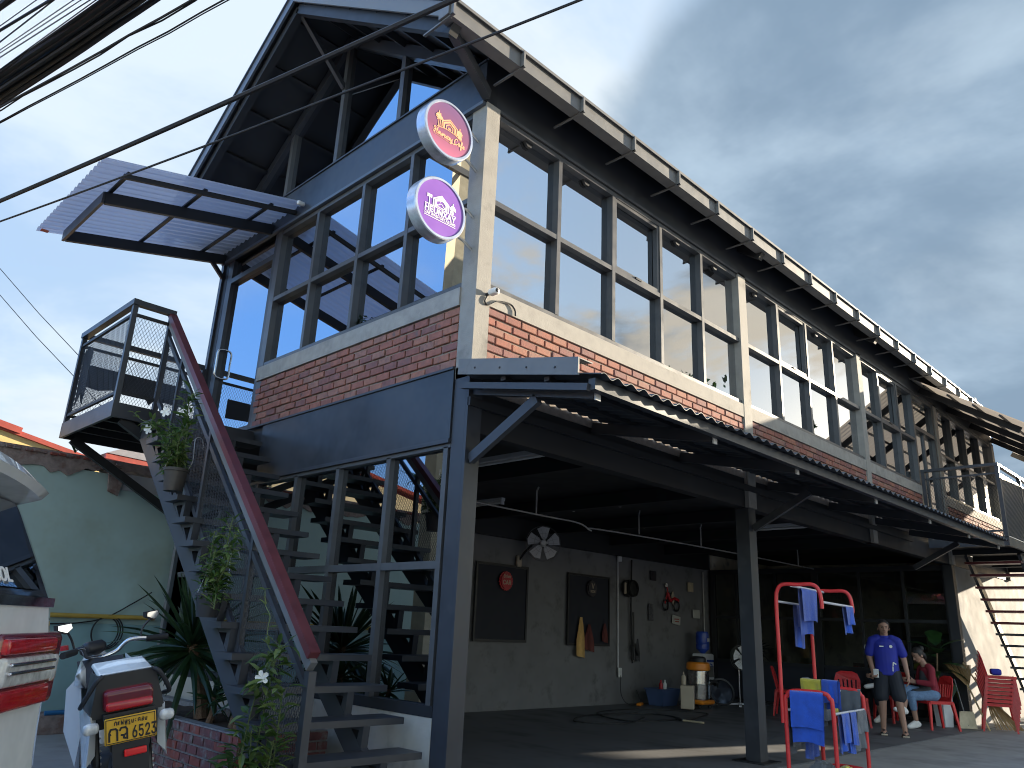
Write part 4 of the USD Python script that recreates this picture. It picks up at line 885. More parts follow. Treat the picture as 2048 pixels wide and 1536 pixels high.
for s in (1, -1):
    t = part(K, 'tail_light', MB().rbox((0.60, 0.10, 0.255), 0.025, None, (s*0.655, 0.045, 1.205)), 'lens_dark', 40)
    for nm, x0, x1, z0, z1, mt in (('upper_lens', 0.37, 0.83, 1.265, 1.315, 'lens_red'), ('clear_lens', 0.37, 0.83, 1.165, 1.258, 'lens_clear'), ('lower_lens', 0.37, 0.83, 1.09, 1.158, 'lens_red')):
        part(t, nm, MB().rbox((x1-x0, 0.05, z1-z0), 0.012, None, (s*(x0+x1)/2, 0.0, (z0+z1)/2)), mt, 40)
    part(t, 'reflector_bar', MB().rbox((0.42, 0.02, 0.012), 0.005, None, (s*0.60, -0.028, 1.21)).rbox((0.42, 0.02, 0.012), 0.005, None, (s*0.60, -0.028, 1.236)), 'chrome', 40)
    cl_ = MB().rbox((0.135, 0.26, 0.252), 0.045, None, (s*0.925, 0.135, 1.207))
    part(t, 'corner_lens', cl_, 'lens_red', 40)
    part(t, 'corner_clear', MB().rbox((0.085, 0.05, 0.11), 0.02, None, (s*0.90, 0.015, 1.205)), 'lens_clear', 40)
part(K, 'gate_seam', MB().add([(x, rear(z, 0.002) + 0.012, z) for z, x in ((0.72, 0.80), (0.85, 0.845), (1.08, 0.855), (1.08, 0.862), (0.85, 0.852), (0.72, 0.807))], [(0, 1, 4, 5), (1, 2, 3, 4)]), 'car_black')
part(K, 'bumper', MB().rbox((2.06, 0.34, 0.34), 0.09, None, (0, 0.08, 0.63), 12), 'car_white', 50)
part(K, 'bumper_reflector', MB().rbox((0.22, 0.04, 0.035), 0.015, None, (0.78, -0.085, 0.70)), 'lens_red', 40)
for s in (1, -1):
    for y in (0.95, 3.95):
        w = part(K, 'wheel', MB().lathe([(0.24, -0.13), (0.37, -0.13), (0.405, -0.09), (0.405, 0.09), (0.37, 0.13), (0.24, 0.13)], 28, frame((s*0.88, y, 0.405), (0, 1, 0), (0, 0, 1), (1, 0, 0))), 'black_rubber', 40)
        part(w, 'rim', MB().lathe([(0.0, 0.09), (0.08, 0.10), (0.22, 0.08), (0.245, 0.12), (0.245, -0.12), (0.0, -0.1)], 20, frame((s*0.88, y, 0.405), (0, 1, 0), (0, 0, 1), (1, 0, 0))), 'chrome', 40)

# ---------------------------------------------------------------- motorcycle
pl = EYE + (V_f + V_r*(285-1024)/FPX - V_u*(1433-768)/FPX)*3.95
hb = EYE + (V_f + V_r*(238-1024)/FPX - V_u*(1300-768)/FPX)*4.95
hd = math.degrees(math.atan2(hb[1]-pl[1], hb[0]-pl[0])) - 90
MC = '/World/' + numbered('/World', 'motorcycle')
xf = UsdGeom.Xform.Define(stage, MC); xf.AddTranslateOp().Set(Gf.Vec3d(pl[0]+0.10, pl[1]+0.03, -0.008)); xf.AddRotateZOp().Set(hd); xf.AddRotateYOp().Set(-11.0)
LOC[MC] = np.zeros(3); tag(xf.GetPrim(), 'small white and black motorcycle with yellow number plate beside the brick planter', 'motorcycle')
def ST(mb, deg=30.0):
    """Turned with the steering."""
    v, f = mb.mesh(); T_ = trans(0, 1.14, 0) @ rotm('z', deg) @ trans(0, -1.14, 0)
    return v @ T_[:3, :3].T + T_[:3, 3], f
def wheel(y, r, w):
    t = part(MC, 'wheel', MB().lathe([(r-0.07, -w), (r-0.02, -w), (r, -w*0.4), (r, w*0.4), (r-0.02, w), (r-0.07, w)], 30, frame((0, y, r), (0, 1, 0), (0, 0, 1), (1, 0, 0))), 'black_rubber', 45)
    rim = MB().lathe([(r-0.075, -w*0.8), (r-0.06, -w), (r-0.06, w), (r-0.075, w*0.8)], 30, frame((0, y, r), (0, 1, 0), (0, 0, 1), (1, 0, 0)))
    rim.lathe([(0.0, -0.05), (0.045, -0.05), (0.045, 0.05), (0.0, 0.05)], 12, frame((0, y, r), (0, 1, 0), (0, 0, 1), (1, 0, 0)))
    for k in range(5):
        a_ = k*2*math.pi/5; rim.beam((0, y+0.04*math.cos(a_), r+0.04*math.sin(a_)), (0, y+(r-.07)*math.cos(a_), r+(r-.07)*math.sin(a_)), 0.03, 0.03, (1, 0, 0))
    part(t, 'rim', rim, 'steel_shiny', 40)
wheel(0.26, 0.285, 0.042); wheel(1.50, 0.285, 0.04)
p = part(MC, 'number_plate', MB().rbox((0.238, 0.012, 0.125), 0.0059, None, (0, -0.045, 0.72)), 'plate_yellow', 40)
part(p, 'plate_border', MB().prism(Polygon([(-.114, .6625), (.114, .6625), (.114, .7775), (-.114, .7775)], [[(-.1105, .666), (.1105, .666), (.1105, .774), (-.1105, .774)]]), 'y', -0.0535, -0.0512), 'ink')
def strokes(lines, w): return unary_union([LineString(l).buffer(w, cap_style=2, join_style=2) for l in lines])
ko = [[(0, 0), (0, .72), (.12, 1), (.5, 1), (.62, .85), (.62, 0)], [(0, .55), (.14, .62)]]
cho = [[(.02, .78), (.14, 1), (.48, 1), (.6, .82), (.6, .5), (.36, .38), (.1, .42)], [(.6, .6), (.6, 0)], [(.36, .4), (.34, .16), (.5, .1)]]
def place(l, x, z, s, sx=1.0): return affinity.affine_transform(l, [s*sx, 0, 0, s, x, z])
big = [place(strokes(ko, .075), -0.098, 0.672, .058), place(strokes(cho, .075), -0.052, 0.672, .058)]
small, x = [], -0.074
for gl in ([[(0, 0), (0, .8), (.15, 1), (.5, 1), (.6, .8), (.6, 0)], [(.3, 1.3), (.5, 1.4)]], [[(0, 0), (0, 1)], [(.25, .1), (.25, 1), (.5, .9)]], [[(0, 0), (0, 1), (.3, .3), (.55, 1), (.55, 0)]], [[(0, 1), (.2, 0), (.4, .9), (.6, 0), (.75, 1.1)]], [[(.5, 1), (.1, .9), (.4, .5), (.5, -.3), (.1, -.2)]], [[(0, .9), (.15, 0), (.5, 0), (.6, 1)]], [[(0, .75), (.35, .85)], [(0, .25), (.35, .35)]], [[(0, 0), (0, .9), (.5, 1), (.6, 0)], [(.2, .5), (.4, .4)]], [[(.1, .9), (.5, 1), (.55, .1), (.1, 0), (.15, .5), (.5, .5)]], [[(0, .9), (.15, 0), (.5, 0), (.6, 1)]]):
    small.append(place(strokes(gl, .11), x, 0.745, .0165, 0.95)); x += 0.0155
nm = meshkit.text_mesh('6523', 0.056, 0.002, True); nm.apply_scale([0.60, 1, 1])
part(p, 'plate_text', MB().prism(unary_union(big + small).simplify(0.0003), 'y', -0.0535, -0.0512).tm(nm, frame((0.002, -0.0512, 0.672), (1, 0, 0), (0, 0, 1), (0, -1, 0))), 'ink')
part(MC, 'tail_light', MB().rbox((0.235, 0.09, 0.105), 0.022, rotm('x', 10), (0, 0.03, 0.862)), 'lens_dark', 40)
part(MC, 'brake_lens', MB().rbox((0.22, 0.05, 0.042), 0.012, None, (0, -0.012, 0.832)), 'lens_red', 40)
part(MC, 'tail_cowl', MB().prism([(-0.175, 0.78), (0.175, 0.78), (0.135, 0.985), (-0.135, 0.985)], 'y', 0.03, 0.34), 'black_plastic')
part(MC, 'tail_cover', MB().rbox((0.26, 0.30, 0.03), 0.013, rotm('x', 8), (0, 0.22, 0.995)), 'car_white', 40)
for s in (-1, 1):
    g_ = part(MC, 'grab_rail', MB().tube(bez([(s*0.12, 0.0, 0.985), (s*0.15, -0.01, 0.96), (s*0.205, 0.06, 0.86), (s*0.20, 0.2, 0.83)], 6), 0.012, 8), 'steel_dark', True)
    part(MC, 'side_cowl', MB().tm(m3.Manifold.hull_points([(s*0.17, 0.02, 0.76), (s*0.175, 0.02, 0.80), (s*0.19, 0.35, 0.83), (s*0.15, 0.60, 0.72), (s*0.19, 0.30, 0.66), (s*0.185, 0.10, 0.55), (s*0.20, 0.14, 0.52), (s*0.145, 0.1, 0.6), (s*0.145, .5, .78), (s*0.145, .05, .78)])), 'car_white', 30)
    part(MC, 'turn_signal', MB().rbox((0.075, 0.055, 0.055), 0.02, None, (s*0.175, -0.01, 0.745)), 'lens_clear', 40)
    part(MC, 'shock_absorber', MB().tube([(s*0.125, 0.22, 0.34), (s*0.125, 0.30, 0.70)], 0.022, 10), 'black_plastic')
    sp = MB(); t = np.linspace(0, 1, 90)
    sp.tube([(s*0.125+0.028*math.cos(k*2*math.pi*9), 0.225+0.065*k+0.0*k, 0.37+0.28*k+0) for k in t], 0.005, 5)
    for q in sp.v: pass
    part(MC, 'shock_spring', sp, 'zinc')
    part(MC, 'front_panel', MB().tm(m3.Manifold.hull_points([(s*0.13, 0.85, 0.95), (s*0.20, 0.95, 0.86), (s*0.21, 1.02, 0.62), (s*0.16, 0.95, 0.42), (s*0.13, 0.9, 0.6), (s*0.12, 1.05, 0.9)])), 'car_white', 30)
    part(MC, 'side_fairing', MB().tm(m3.Manifold.hull_points([(s*0.12, 0.72, 0.98), (s*0.175, 0.70, 0.95), (s*0.17, 0.86, 0.88), (s*0.12, 0.95, 1.02), (s*0.11, 0.8, 0.86)])), 'car_white', 30)
    part(MC, 'footrest', MB().tube([(s*0.12, 0.45, 0.36), (s*0.29, 0.42, 0.37)], 0.02, 8), 'black_rubber')
    part(MC, 'fork_leg', MB().tube([(s*0.085, 1.50, 0.29), (s*0.085, 1.27, 0.86)], 0.022, 10), 'chrome', 40)
    part(MC, 'grip', ST(MB().tube([(s*0.25, 1.02, 1.07), (s*0.37, 0.96, 1.065)], 0.02, 10)), 'black_rubber', 40)
    part(MC, 'lever', ST(MB().tube(bez([(s*0.22, 1.09, 1.07), (s*0.30, 1.08, 1.065), (s*0.385, 1.02, 1.05)], 5), 0.007, 6)), 'zinc')
    st = part(MC, 'mirror_stem', ST(MB().tube(bez([(s*0.23, 1.05, 1.075), (s*0.25, 1.05, 1.14), (s*0.29, 1.03, 1.19)], 6), 0.007, 7)), 'black_plastic')
    mr = part(MC, 'mirror', ST(MB().tm(m3.Manifold.hull_points([(s*0.31+x, 1.03+y*0.02, 1.215+z) for x, z in ((-.05, .025), (.045, .028), (.056, -.004), (.016, -.034), (-.05, -.008)) for y in (0, 1.3)]))), 'black_plastic')
    part(mr, 'mirror_glass', ST(MB().prism([(s*0.31+x, 1.215+z) for x, z in ((-.043, .020), (.039, .023), (.048, -.003), (.014, -.027), (-.043, -.006))], 'y', 1.024, 1.0285)), 'mirror_bright')
part(MC, 'seat', MB().tm(m3.Manifold.hull_points([(x, y, z) for x, y, z in ((-.13, .28, 1.0), (.13, .28, 1.0), (-.14, .25, .90), (.14, .25, .90), (-.11, .75, .86), (.11, .75, .86), (-.10, .95, .80), (.10, .95, .80), (-.12, .6, .78), (.12, .6, .78))])), 'black_plastic', 40)
part(MC, 'tank_cover', MB().tm(m3.Manifold.hull_points([(-.11, .85, .86), (.11, .85, .86), (-.13, 1.10, 1.0), (.13, 1.10, 1.0), (-.08, 1.2, .8), (.08, 1.2, .8), (-.1, .9, .6), (.1, .9, .6)])), 'black_plastic', 40)
part(MC, 'engine', MB().rbox((0.24, 0.36, 0.28), 0.06, None, (0, 0.82, 0.36)), 'steel_dark', 40)
part(MC, 'handlebar', ST(MB().tube(bez([(-0.30, 0.995, 1.07), (-0.17, 1.07, 1.08), (-0.10, 1.12, 1.02), (0, 1.14, 1.0), (0.10, 1.12, 1.02), (0.17, 1.07, 1.08), (0.30, 0.995, 1.07)], 6), 0.013, 8)), 'chrome', True)
part(MC, 'instrument_pod', ST(MB().rbox((0.15, 0.10, 0.08), 0.03, rotm('x', -25), (0, 1.20, 1.06))), 'black_plastic', 40)
part(MC, 'headlight', MB().tm(trimesh.creation.icosphere(2, 0.09), trans(0, 1.30, 0.95)), 'lens_clear', True)
part(MC, 'front_fender', MB().tube([(0, 1.5+0.32*math.cos(a_), 0.285+0.32*math.sin(a_)) for a_ in np.linspace(0.5, 2.6, 14)], 0.05, 6), 'car_white', True)
part(MC, 'swing_arm', MB().beam((-0.085, 0.26, 0.29), (-0.07, 0.78, 0.36), 0.03, 0.05).beam((0.085, 0.26, 0.29), (0.07, 0.78, 0.36), 0.03, 0.05).beam((-0.085, 0.70, 0.35), (0.085, 0.70, 0.35), 0.04, 0.04), 'steel_dark')
part(MC, 'mudguard', MB().prism([(-0.075, 0.30), (0.075, 0.30), (0.085, 0.66), (-0.085, 0.66)], 'y', -0.035, -0.02).prism([(-0.09, 0.62), (0.09, 0.62), (0.12, 0.80), (-0.12, 0.80)], 'y', -0.0195, 0.02), 'black_plastic')
part(MC, 'rear_reflector', MB().rbox((0.105, 0.015, 0.034), 0.006, None, (0.02, -0.045, 0.605)), 'reflector_red', 40)
ex = part(MC, 'exhaust', MB().tube([(0.17, 1.0, 0.22), (0.19, 0.7, 0.26), (0.20, 0.02, 0.40)], [0.025, 0.035, 0.055], 14), 'steel_dark', 40)
part(ex, 'exhaust_tip', MB().lathe([(0.056, 0.0), (0.050, 0.012), (0.02, 0.013), (0.018, -0.03), (0, -0.03)], 16, frame((0.2003, 0.014, 0.401), (1, 0, 0), (0, 0.19, 0.98), (0.0, -0.98, 0.19))), 'steel_shiny', 40)
part(ex, 'heat_shield', MB().rbox((0.03, 0.26, 0.08), 0.012, rotm('x', -11), (0.262, 0.25, 0.38)), 'black_plastic', 40)
part(MC, 'kick_stand', MB().tube([(-0.1, 0.75, 0.26), (-0.22, 0.62, 0.045)], 0.012, 7), 'steel_dark')
part(MC, 'brake_fluid_cap', MB().lathe([(0.0, 0.03), (0.022, 0.028), (0.024, 0), (0, 0)], 10, trans(-0.2, 1.06, 1.08)), 'cap_red')
# ---------------------------------------------------------------- planter and plants
P = thing('brick_planter', 'low rough brick planter under the front stair beside the motorcycle', 'planter', (-0.5, 2.6, 0))
px0, px1, py0, py1, pz = -0.93, -0.17, 1.22, 4.5, 0.44
part(P, 'core', MB().box(px0+0.012, px0+0.11, py0+0.012, py1, 0, pz-0.004).box(px1-0.1, px1, py0+0.012, py1, 0, pz-0.004).box(px0+0.111, px1-0.101, py0+0.012, py0+0.11, 0, pz-0.004).box(px0+0.111, px1-0.101, py1-0.1, py1, 0, pz-0.004), 'bed_mortar')
for r in range(6):
    z = 0.006 + r*0.0725; y = py0 - (0.09 if r % 2 else 0.0)
    while y < py1-0.02:
        a, b = max(y, py0), min(y+0.168, py1)
        if b-a > 0.03:
            d = RNG.uniform(-.004, .005)
            part(P, 'brick', MB().box(px0-d, px0+0.03, a, b, z, z+0.056), ['bed_brick_a', 'bed_brick_b', 'bed_brick_b'][RNG.integers(0, 3)])
        y += 0.184
    x = px0 + (0.0 if r % 2 else 0.09) + 0.035
    while x < px1-0.02:
        b = min(x+0.168, px1)
        if b-x > 0.03: part(P, 'brick', MB().box(x, b, py0-RNG.uniform(-.004, .005), py0+0.03, z, z+0.056), ['bed_brick_a', 'bed_brick_b'][RNG.integers(0, 2)])
        x += 0.184
ss = MB(); gx, gy = np.meshgrid(np.linspace(px0+.1, px1-.1, 14), np.linspace(py0+.1, py1-.1, 50), indexing='ij')
gz_ = 0.37 + 0.05*meshkit.fbm(np.stack([gx*6, gy*6, gx*0], -1))
ss.add(np.stack([gx, gy, gz_], -1).reshape(-1, 3), [(i*50+j, (i+1)*50+j, (i+1)*50+j+1, i*50+j+1) for i in range(13) for j in range(49)])
part(P, 'soil', ss, 'soil', True)

def strap(mb, o, az, el0, L, w, droop, n=7, twist=0.0, fold=0.25):
    """A long leaf bending under its own weight, folded along its midrib."""
    o = np.asarray(o, float); d = np.array((math.cos(az)*math.cos(el0), math.sin(az)*math.cos(el0), math.sin(el0))); v = []; p = o.copy(); s = L/n
    side = np.array((-math.sin(az), math.cos(az), 0.0)); c, s_ = math.cos(twist), math.sin(twist)
    for k in range(n+1):
        t = k/n; up = np.cross(d, side); sd = side*c + up*s_; nn = np.cross(sd, d)
        ww = w*min(1.0, 0.45+2.2*t)*(1-t**3.0)**0.8
        v += [p - sd*ww*.5 + nn*ww*fold, p, p + sd*ww*.5 + nn*ww*fold]
        p = p + d*s; d = d + np.array((0, 0, -droop/n*(0.4+1.6*t))); d /= np.linalg.norm(d)
    f = []
    for k in range(n): a = 3*k; f += [(a, a+1, a+4, a+3), (a+1, a+2, a+5, a+4)]
    mb.add(v, f)
def yucca(name, label, cat, base, crown_, n, L, leaf, seed, group=None, w=0.045, elmin=-0.5):
    r = np.random.default_rng(seed); t = thing(name, label, cat, base, group=group)
    b, c = np.array(base), np.array(crown_); m = (b+c)/2 + np.array((.02, .01, 0))
    q = bez([b, m, c], 8)
    part(t, 'trunk', MB().tube(q, np.linspace(0.062, 0.045, len(q))*(1+0.08*r.random(len(q)))*min(1, L/0.6), 9), 'bark')
    for k in range(n):
        u = (k+.5)/n; el = 1.35 - (1.35-elmin)*u**0.85 + r.normal()*0.12; az = k*2.39996 + r.normal()*0.2
        lf = MB(); ll = L*(0.75+0.4*r.random())*(0.8+0.2*u)
        strap(lf, c + np.array((0, 0, -0.10*u*L)) , az, el, ll, w*(0.8+.4*r.random()), (0.25+0.7*u)*(0.7+.6*r.random()), 7, r.normal()*0.35)
        part(t, 'leaf', lf, leaf)
    return t
yucca('yucca', 'big long-leaved plant with a thick bare trunk beside the front stair', 'plant', (-0.60, 2.55, 0.40), (-0.74, 2.65, 1.02), 90, 0.86, 'leaf_yucca', 3, w=0.06, elmin=-0.75)
for k, (x, y, h_, l_) in enumerate(((-0.66, 2.28, .22, 'lower short plant hugging the big plant trunk'), (-0.62, 1.95, .34, 'small green plant on a thin stem in the middle of the planter'), (-0.70, 1.72, .30, 'small leafy plant at the right end of the brick planter'), (-0.45, 2.15, .40, 'slender plant standing behind the others in the planter'))):
    yucca('dracaena', l_, 'plant', (x, y, 0.38), (x+.02, y, 0.38+h_), 20, 0.30, 'leaf_dracaena', 20+k, w=0.045, elmin=-0.5)

def leaf_at(mb, p, d, L, w, r, curl=0.5):
    """One pointed leaf of eight triangles: stalk end p, direction d."""
    d = np.asarray(d, float); d /= np.linalg.norm(d); a = np.cross(d, (0, 0, 1.0)); na = np.linalg.norm(a); a = a/na if na > 1e-3 else np.array((1.0, 0, 0))
    a = a + r.normal(size=3)*0.3; a -= d*(a@d); a /= np.linalg.norm(a); n = np.cross(a, d)
    pt = lambda t, u, h: p + d*L*t + a*w*u + n*h*L
    c = curl*0.3
    v = [pt(0, 0, 0), pt(.3, -.5, .06), pt(.3, 0, 0), pt(.3, .5, .06), pt(.65, -.42, .06-c*.4), pt(.65, 0, -c*.4), pt(.65, .42, .06-c*.4), pt(1, 0, -c)]
    mb.add(v, [(0, 2, 1), (0, 3, 2), (1, 2, 5), (1, 5, 4), (2, 3, 6), (2, 6, 5), (4, 5, 7), (5, 6, 7)])
def vine(label, stems, seed, nleaf, L, pot=None, flowers=(), bare=(), potmat='pot_black', light=0.25):
    r = np.random.default_rng(seed); base = np.array(stems[0][0]); t = thing('flowering_vine', label, 'plant', base)
    lf, ll, stm = MB(), MB(), MB()
    for s in stems:
        q = bez(s, 10); stm.tube(q, 0.004, 5); m = int(nleaf*len(s)/sum(len(z) for z in stems))
        for k in range(m):
            u = (k+r.random())/m; i = min(int(u*(len(q)-1)), len(q)-2); p = q[i] + (q[i+1]-q[i])*(u*(len(q)-1)-i)
            az = r.uniform(0, 2*math.pi); el = r.uniform(-0.5, 0.9); d = np.array((math.cos(az)*math.cos(el), math.sin(az)*math.cos(el), math.sin(el)))
            o = p + d*r.uniform(0.0, 0.05)*1.3
            stm.tube([p, o], 0.0018, 3)
            leaf_at(ll if r.random() < light else lf, o, d, L*(0.6+.7*r.random()), L*(0.26+.16*r.random()), r, r.uniform(0, 1.4))
    part(t, 'stems', stm, 'stem_green'); 
    part(t, 'leaves', lf, 'leaf_vine', kind='stuff'); part(t, 'young_leaves', ll, 'leaf_vine_light', kind='stuff')
    for q in bare:
        part(t, 'tendril', MB().tube(bez(q, 10), 0.003, 5), 'stem_green')
        for p in q[1:]:
            m = MB()
            for k in range(3): leaf_at(m, np.array(p), (r.normal(), r.normal(), 0.4), 0.07, 0.02, r)
            part(t, 'shoot', m, 'leaf_vine_light')
    for o, nrm in flowers:
        m = MB(); nrm = np.array(nrm, float); nrm /= np.linalg.norm(nrm); a = np.cross(nrm, (0, 0, 1)); a /= np.linalg.norm(a); b = np.cross(nrm, a)
        for k in range(5):
            g_ = k*2*math.pi/5; d = a*math.cos(g_)+b*math.sin(g_); e = np.cross(nrm, d); o = np.array(o, float)
            m.add([o, o+d*.022+e*.015+nrm*.006, o+d*.04+e*.012+nrm*.002, o+d*.045, o+d*.04-e*.012+nrm*.002, o+d*.022-e*.015+nrm*.006], [(0, 1, 2), (0, 2, 3), (0, 3, 4), (0, 4, 5)])
        part(t, 'flower', m, 'petal')
    return t
def pot(label, o, r0, r1, h, m):
    t = thing('hanging_pot', label, 'pot', o)
    part(t, 'pot_body', MB().lathe([(0, 0), (r0, 0), (r1, h*0.86), (r1*1.07, h*0.87), (r1*1.07, h), (r1*0.98, h), (r1*0.95, h*0.9), (0, h*0.9)], 26, None, o), m, 35)
    part(t, 'soil', MB().lathe([(0, h*0.93), (r1*0.95, h*0.91)], 16, None, o), 'soil')
    o = np.array(o); part(t, 'hanger', MB().tube(bez([o+(r1, 0, h), o+(r1+.03, 0, h+.10), o+(0.16, .1, h+.30), o+(0.24, .16, h+.33), o+(.28, .18, h+.26)], 6), 0.004, 5).tube([o+(-r1, 0, h), o+(-.02, 0.03, h+.2), o+(0.16, .1, h+.30)], 0.003, 5), 'zinc')
    return t
o1 = np.array((-1.37, 2.09, 2.235)); pot('worn black plastic pot hanging near the top of the stair', o1, 0.072, 0.097, 0.19, 'pot_black_worn')
q = o1 + (0, 0, 0.18)
vine('white-flowered vine filling the worn pot under the landing', [[q+(.0, 0, 0), q+(.03, .02, .2), q+(-.02, -.12, .45)], [q+(.02, .02, 0), q+(.0, -.10, .25), q+(-.08, -.22, .50), q+(-.06, -.24, .62)], [q+(-.02, .03, 0), q+(-.05, .08, .22), q+(-.08, .12, .42)], [q+(0, -.03, 0), q+(-.06, -.10, .18), q+(-.05, -.14, .34)], [q+(-.02, .04, 0), q+(-.06, .18, .24), q+(-.1, .36, .40), q+(-.12, .52, .47)], [q, q+(0, .05, .15), q+(-.04, .03, .36)], [q, q+(-.07, .03, .1), q+(-.1, 0, .2)]], 31, 420, 0.085,
     flowers=[(q+(-.13, .12, .50), (-1, -.9, -.1)), (q+(-.12, .48, .40), (-1, -.6, -.3))], bare=[[q+(-.1, .4, .42), q+(-.15, .65, .52), q+(-.12, .9, .62)]])
o2 = np.array((-1.37, 1.09, 1.245)); pot('matte black plastic pot hanging halfway down the stair mesh', o2, 0.072, 0.092, 0.165, 'pot_black')
q = o2 + (0, 0, 0.155)
vine('bushy vine growing up the stair mesh from the matte black pot', [[q, q+(.04, -.04, .22), q+(.03, -.10, .50)], [q+(.02, 0, 0), q+(.0, -.12, .2), q+(.03, -.20, .42)], [q+(-.02, 0, 0), q+(-.03, .02, .25), q+(-.03, .02, .45)], [q, q+(-.05, -.06, .15), q+(-.06, -.10, .3)], [q, q+(-.03, -.15, .03), q+(-.05, -.2, -.1)], [q, q+(.0, -.1, .1), q+(.02, -.22, .3)], [q+(.03, 0, 0), q+(.05, -.02, .25), q+(.06, -.05, .56)]], 32, 330, 0.075)
b3 = np.array((-1.30, 0.22, 0.0))
vine('tall vine with white flowers in front of the stair foot', [[b3+(.0, -.02, .0), b3+(-.02, .02, .45), b3+(-.0, -.02, .95), b3+(.02, -.05, 1.10)], [b3+(-.08, .0, .0), b3+(-.1, .05, .40), b3+(-.05, .06, .80), b3+(.0, -.0, 1.0)], [b3+(.08, 0, .0), b3+(.06, -.06, .5), b3+(.05, -.08, .85)], [b3+(-.05, -.05, 0), b3+(-.08, -.05, .3), b3+(-.06, .04, .6)], [b3+(.05, -.05, 0), b3+(0, -.1, .3), b3+(.03, -.08, .55)], [b3+(-.1, .1, 0), b3+(-.1, .16, .3), b3+(-.07, .12, .5)], [b3+(.1, .0, 0), b3+(.05, -.1, .25), b3+(-.03, -.06, .45)]], 33, 400, 0.115,
     flowers=[(at(524, 1355, x=-1.36), (-1, -1, -.1))], bare=[[at(556, 1318, x=-1.3), at(536, 1290, x=-1.3), at(536, 1255, x=-1.3), at(540, 1232, x=-1.3), at(531, 1210, x=-1.3), at(530, 1180, x=-1.3)]], light=0.32)
# ---------------------------------------------------------------- people
def sph(p, r, seg=14): return m3.Manifold.sphere(r, seg).translate(list(map(float, p)))
def chain(pts, rs, seg=14):
    out = []
    for i in range(len(pts)-1): out.append(m3.Manifold.batch_hull([sph(pts[i], rs[i], seg), sph(pts[i+1], rs[i+1], seg)]))
    return out
def ell(p, r, seg=20): return m3.Manifold.sphere(1.0, seg).scale(list(r)).translate(list(map(float, p)))
def fuse(ms, ref=0.02, it=8):
    u = m3.Manifold.batch_boolean(ms, m3.OpType.Add).refine_to_length(ref); q = u.to_mesh()
    t = trimesh.Trimesh(np.array(q.vert_properties[:, :3]), np.array(q.tri_verts), process=True)
    trimesh.smoothing.filter_taubin(t, iterations=it); return t
def hand(w, d, side, curl=0.9, L=0.085):
    """A palm and five fingers: w wrist, d direction of the hand, side towards the thumb."""
    w, d, s = (np.asarray(a, float) for a in (w, d, side)); d /= np.linalg.norm(d); s = s - d*(s@d); s /= np.linalg.norm(s); n = np.cross(d, s); ms = []
    ms.append(m3.Manifold.batch_hull([sph(w + d*a + s*b, r) for a, b, r in ((0.0, 0.012, .022), (0.0, -.012, .022), (.075, .03, .013), (.075, -.03, .012))]))
    for k, (b, l) in enumerate(((.029, .068), (.010, .076), (-.010, .071), (-.028, .056))):
        p = w + d*.075 + s*b; pts = [p]; dd = d.copy()
        for j in range(3):
            dd = dd*math.cos(curl*.55) + n*math.sin(curl*.55); pts.append(pts[-1] + dd*l*(.45, .32, .23)[j])
        ms += chain(pts, (.0095, .009, .0082, .0070), 8)
    p = w + d*.02 + s*.024; ms += chain([p, p + d*.03+s*.025+n*.01, p + d*.058+s*.03+n*.022], (.012, .0105, .008), 8)
    return ms
def head(c, yaw=0.0, pitch=0.0):
    """Skull, jaw, nose, ears about the head centre c; faces +y, turned by yaw and bowed by pitch (degrees). Returns (skin parts, transform)."""
    T = trans(*c) @ rotm('z', yaw) @ rotm('x', -pitch)
    tf = lambda m: m.transform(T[:3, :4])
    sk = [tf(ell((0, 0.0, 0.03), (.078, .096, .092))), tf(m3.Manifold.batch_hull([ell((0, .03, -.02), (.066, .062, .055)), ell((0, .062, -.082), (.028, .022, .02))]))]
    sk += [tf(m3.Manifold.batch_hull([sph((0, .094, .012), .008), sph((0, .112, -.024), .0125), sph((.014, .098, -.03), .008), sph((-.014, .098, -.03), .008)]))]
    sk += [tf(ell((s*.079, -.005, -.012), (.010, .022, .032), 10)) for s in (-1, 1)]
    sk += [tf(ell((0, .088, -.058), (.026, .012, .012), 10))]
    return sk, T
def face_bits(par, T):
    for s in (-1, 1):
        part(par, 'eye', MB().tm(ell((s*.031, .0845, .008), (.0135, .007, .006), 10), T), 'hair', True)
        part(par, 'eyebrow', MB().tm(m3.Manifold.batch_hull([sph((s*.014, .092, .030), .005, 6), sph((s*.046, .083, .034), .004, 6)]), T), 'hair', True)
    part(par, 'mouth', MB().tm(ell((0, .0975, -.052), (.022, .006, .006), 10), T), 'lip', True)
def hair_mesh(T, long=False):
    ms = [ell((0, -.012, .045), (.086, .098, .088)).trim_by_plane([0, -0.55, 0.84], 0.024)]
    ms += [ell((s*.076, -.01, .03), (.012, .045, .05), 10) for s in (-1, 1)] + [ell((0, -.045, .0), (.078, .06, .085))]
    if long: ms += [ell((0, -.11, .06), (.045, .045, .05)), m3.Manifold.batch_hull([ell((0, -.085, -.04), (.06, .03, .05)), ell((0, -.07, -.10), (.045, .025, .03))])]
    return MB().tm(fuse([m.transform(T[:3, :4]) for m in ms], 0.012, 6))
def flat_logo(par, name, T0, poly, m, t=0.003): part(par, name, MB().tm(trimesh.util.concatenate([trimesh.creation.extrude_polygon(g, t, engine='earcut') for g in getattr(poly, 'geoms', [poly])]), T0), m)

